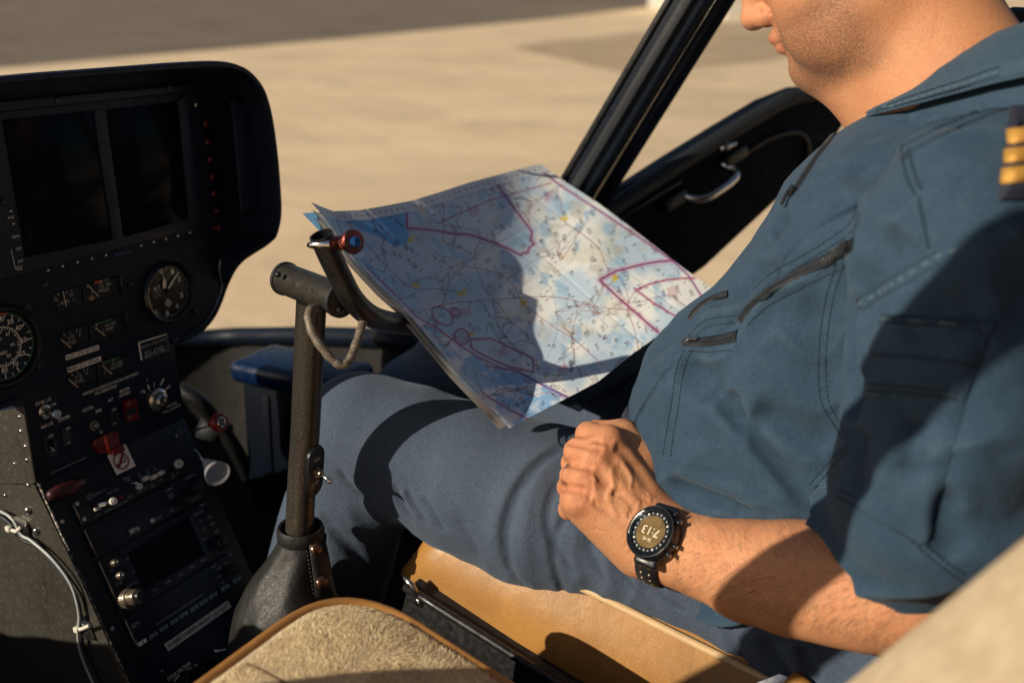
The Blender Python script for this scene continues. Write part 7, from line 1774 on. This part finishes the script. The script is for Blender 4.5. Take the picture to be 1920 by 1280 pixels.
for i in range(36, 54, 2):
    for s in (-1, 1):
        (a, d, w, _), r = rows[i], rs[i]; c = wc+d*(r+.0040)+axw*s*.0042
        add_lathe(b, c-d*.0008, d, [(.0017, 0), (.0015, .0012), (0, .0014)], 10)
obj('strap_stud', b, M['knob'], strap)
(a, d, w, _), r = rows[50], rs[50]; b = BM(); add_box(b, wc+d*(r+.0050), (.026, .010, .0035), (axw, np.cross(d, axw), d), .0012); obj('strap_keeper', b, M['rubber'], strap, angle=40)
(a, d, w, _), r = rows[53], rs[53]; b = BM(); add_tube(b, [wc+d*(r+.0055)-axw*.013, wc+d*(r+.0055)+axw*.013], .0022, 10); obj('strap_buckle', b, M['steel'], strap)
# case, bezel, dial
def lath(name, prof, mat, par, n=48, ang=35, c=None):
    b = BM(); add_lathe(b, cF if c is None else c, nW, prof, n); return obj(name, b, mat, par, angle=ang)
case = lath('case', [(.018, -.014), (.0235, -.012), (.0250, -.006), (.0250, -.001), (.0243, .0006), (.0, .0006)], M['blackplastic'], watch)
bez = lath('bezel', [(.0243, .0004), (.0246, .0022), (.0236, .0036), (.0222, .0040), (.0196, .0032), (.0186, .0016), (0, .0014)], simple('black_gloss_bezel', (.008, .010, .013), .16, .3), watch)
b = BM(); add_lathe(b, cF+nW*.0, nW, [(.0240, .0030), (.0246, .0034), (.0240, .0038), (.0234, .0036)], 48); obj('bezel_rim', b, M['darkmetal'], bez)
chap = lath('chapter_ring', [(.0190, .0018), (.0160, .0018), (.0150, .0014), (0, .0013)], simple('dark_chapter_ring', (.012, .018, .028), .3), watch)
ang = math.atan2(CR[:, 1]@np.zeros(3) if False else 0, 1)
# picture directions on the dial plane
ex = CR@V(1, 0, 0); ey = CR@V(0, 1, 0); ex = nrm(ex-nW*(ex@nW)); ey = nrm(np.cross(nW, ex))
def m_lcd():
    t = NT('amber_display'); n = t.noise(60, 3)
    return t.set(color=t.ramp(n, [(.35, (.10, .062, .028)), (.65, (.20, .135, .055))]), rough=.12, spec=.5)
b = BM(); f = b.faces.new([b.verts.new(Vector(cF+nW*.0021+(ex*math.cos(a)+ey*math.sin(a))*.0152)) for a in np.linspace(0, 2*math.pi, 40, endpoint=False)]); disp_ = obj('display', b, m_lcd(), watch, smooth=False)
b = BM()
rd = nrm(ex*(-.82)+ey*.57); ru = np.cross(nW, rd)       # reading direction runs up and to the left: the watch faces its wearer
add_text(b, '7:13', cF+nW*.0025-ru*.0004, rd, ru, .0074, .0190, .003)
add_text(b, '26 42', cF+nW*.0025+ru*.0074, rd, ru, .0030, .0095, .005)
obj('digits', b, simple('display_digits', (.75, .68, .50), .4), disp_, smooth=False)
b = BM()
for i in range(24):
    a = 2*math.pi*i/24; d = ex*math.cos(a)+ey*math.sin(a); q = np.cross(nW, d); l = .0018 if i % 2 == 0 else .0010; w = .00035 if i % 6 else .0007
    b.faces.new([b.verts.new(Vector(cF+nW*.00215+d*r+q*s*w)) for r, s in ((.0182-l, -1), (.0182-l, 1), (.0182, 1), (.0182, -1))])
obj('index_mark', b, M['white'], chap, smooth=False)
b = BM(); A1_ = [math.radians(q) for q in np.linspace(95, 170, 14)]
add_tube(b, [cF+nW*.0039+(ex*math.cos(a)+ey*math.sin(a))*.0218 for a in A1_], .0007, 6); obj('bezel_highlight', b, M['steel'], bez)
for a, r in ((28, .0022), (8, .0025), (-42, .0022), (-62, .0022)):
    d = ex*math.cos(math.radians(a))+ey*math.sin(math.radians(a)); b = BM(); add_tube(b, [cF-nW*.004+d*.0235, cF-nW*.004+d*.0285], r, 12); o = obj('button', b, M['blackplastic'], watch)
    b = BM(); add_lathe(b, cF-nW*.004+d*.0283, d, [(r*.8, 0), (r*.6, .0008), (0, .001)], 12); obj('button_cap', b, M['steel'], o)
for s in (1, -1):   # lugs joining case and strap
    b = BM(); add_box(b, cF-nW*.009+s0*s*.022, (.024, .016, .010), (axw, s0, n0), .004, 3); obj('lug', b, M['blackplastic'], watch, angle=40)
ring = thing('wedding_ring', 'thin silver ring on the pilot\'s ring finger', 'ring', tuple(PZ(1076, 892, .958)))
p, q = PZ(1097, 897, .951), PZ(1075, 891, .967); c = lerp(p, q, 1.0); d = nrm(q-p); X_, Y_, _ = frame_from(d)
b = BM(); add_tube(b, [c+(X_*math.cos(a)+Y_*math.sin(a))*.0126 for a in np.linspace(0, 2*math.pi, 36, endpoint=False)], .0009, 8, closed=True); obj('band', b, M['chrome'], ring)
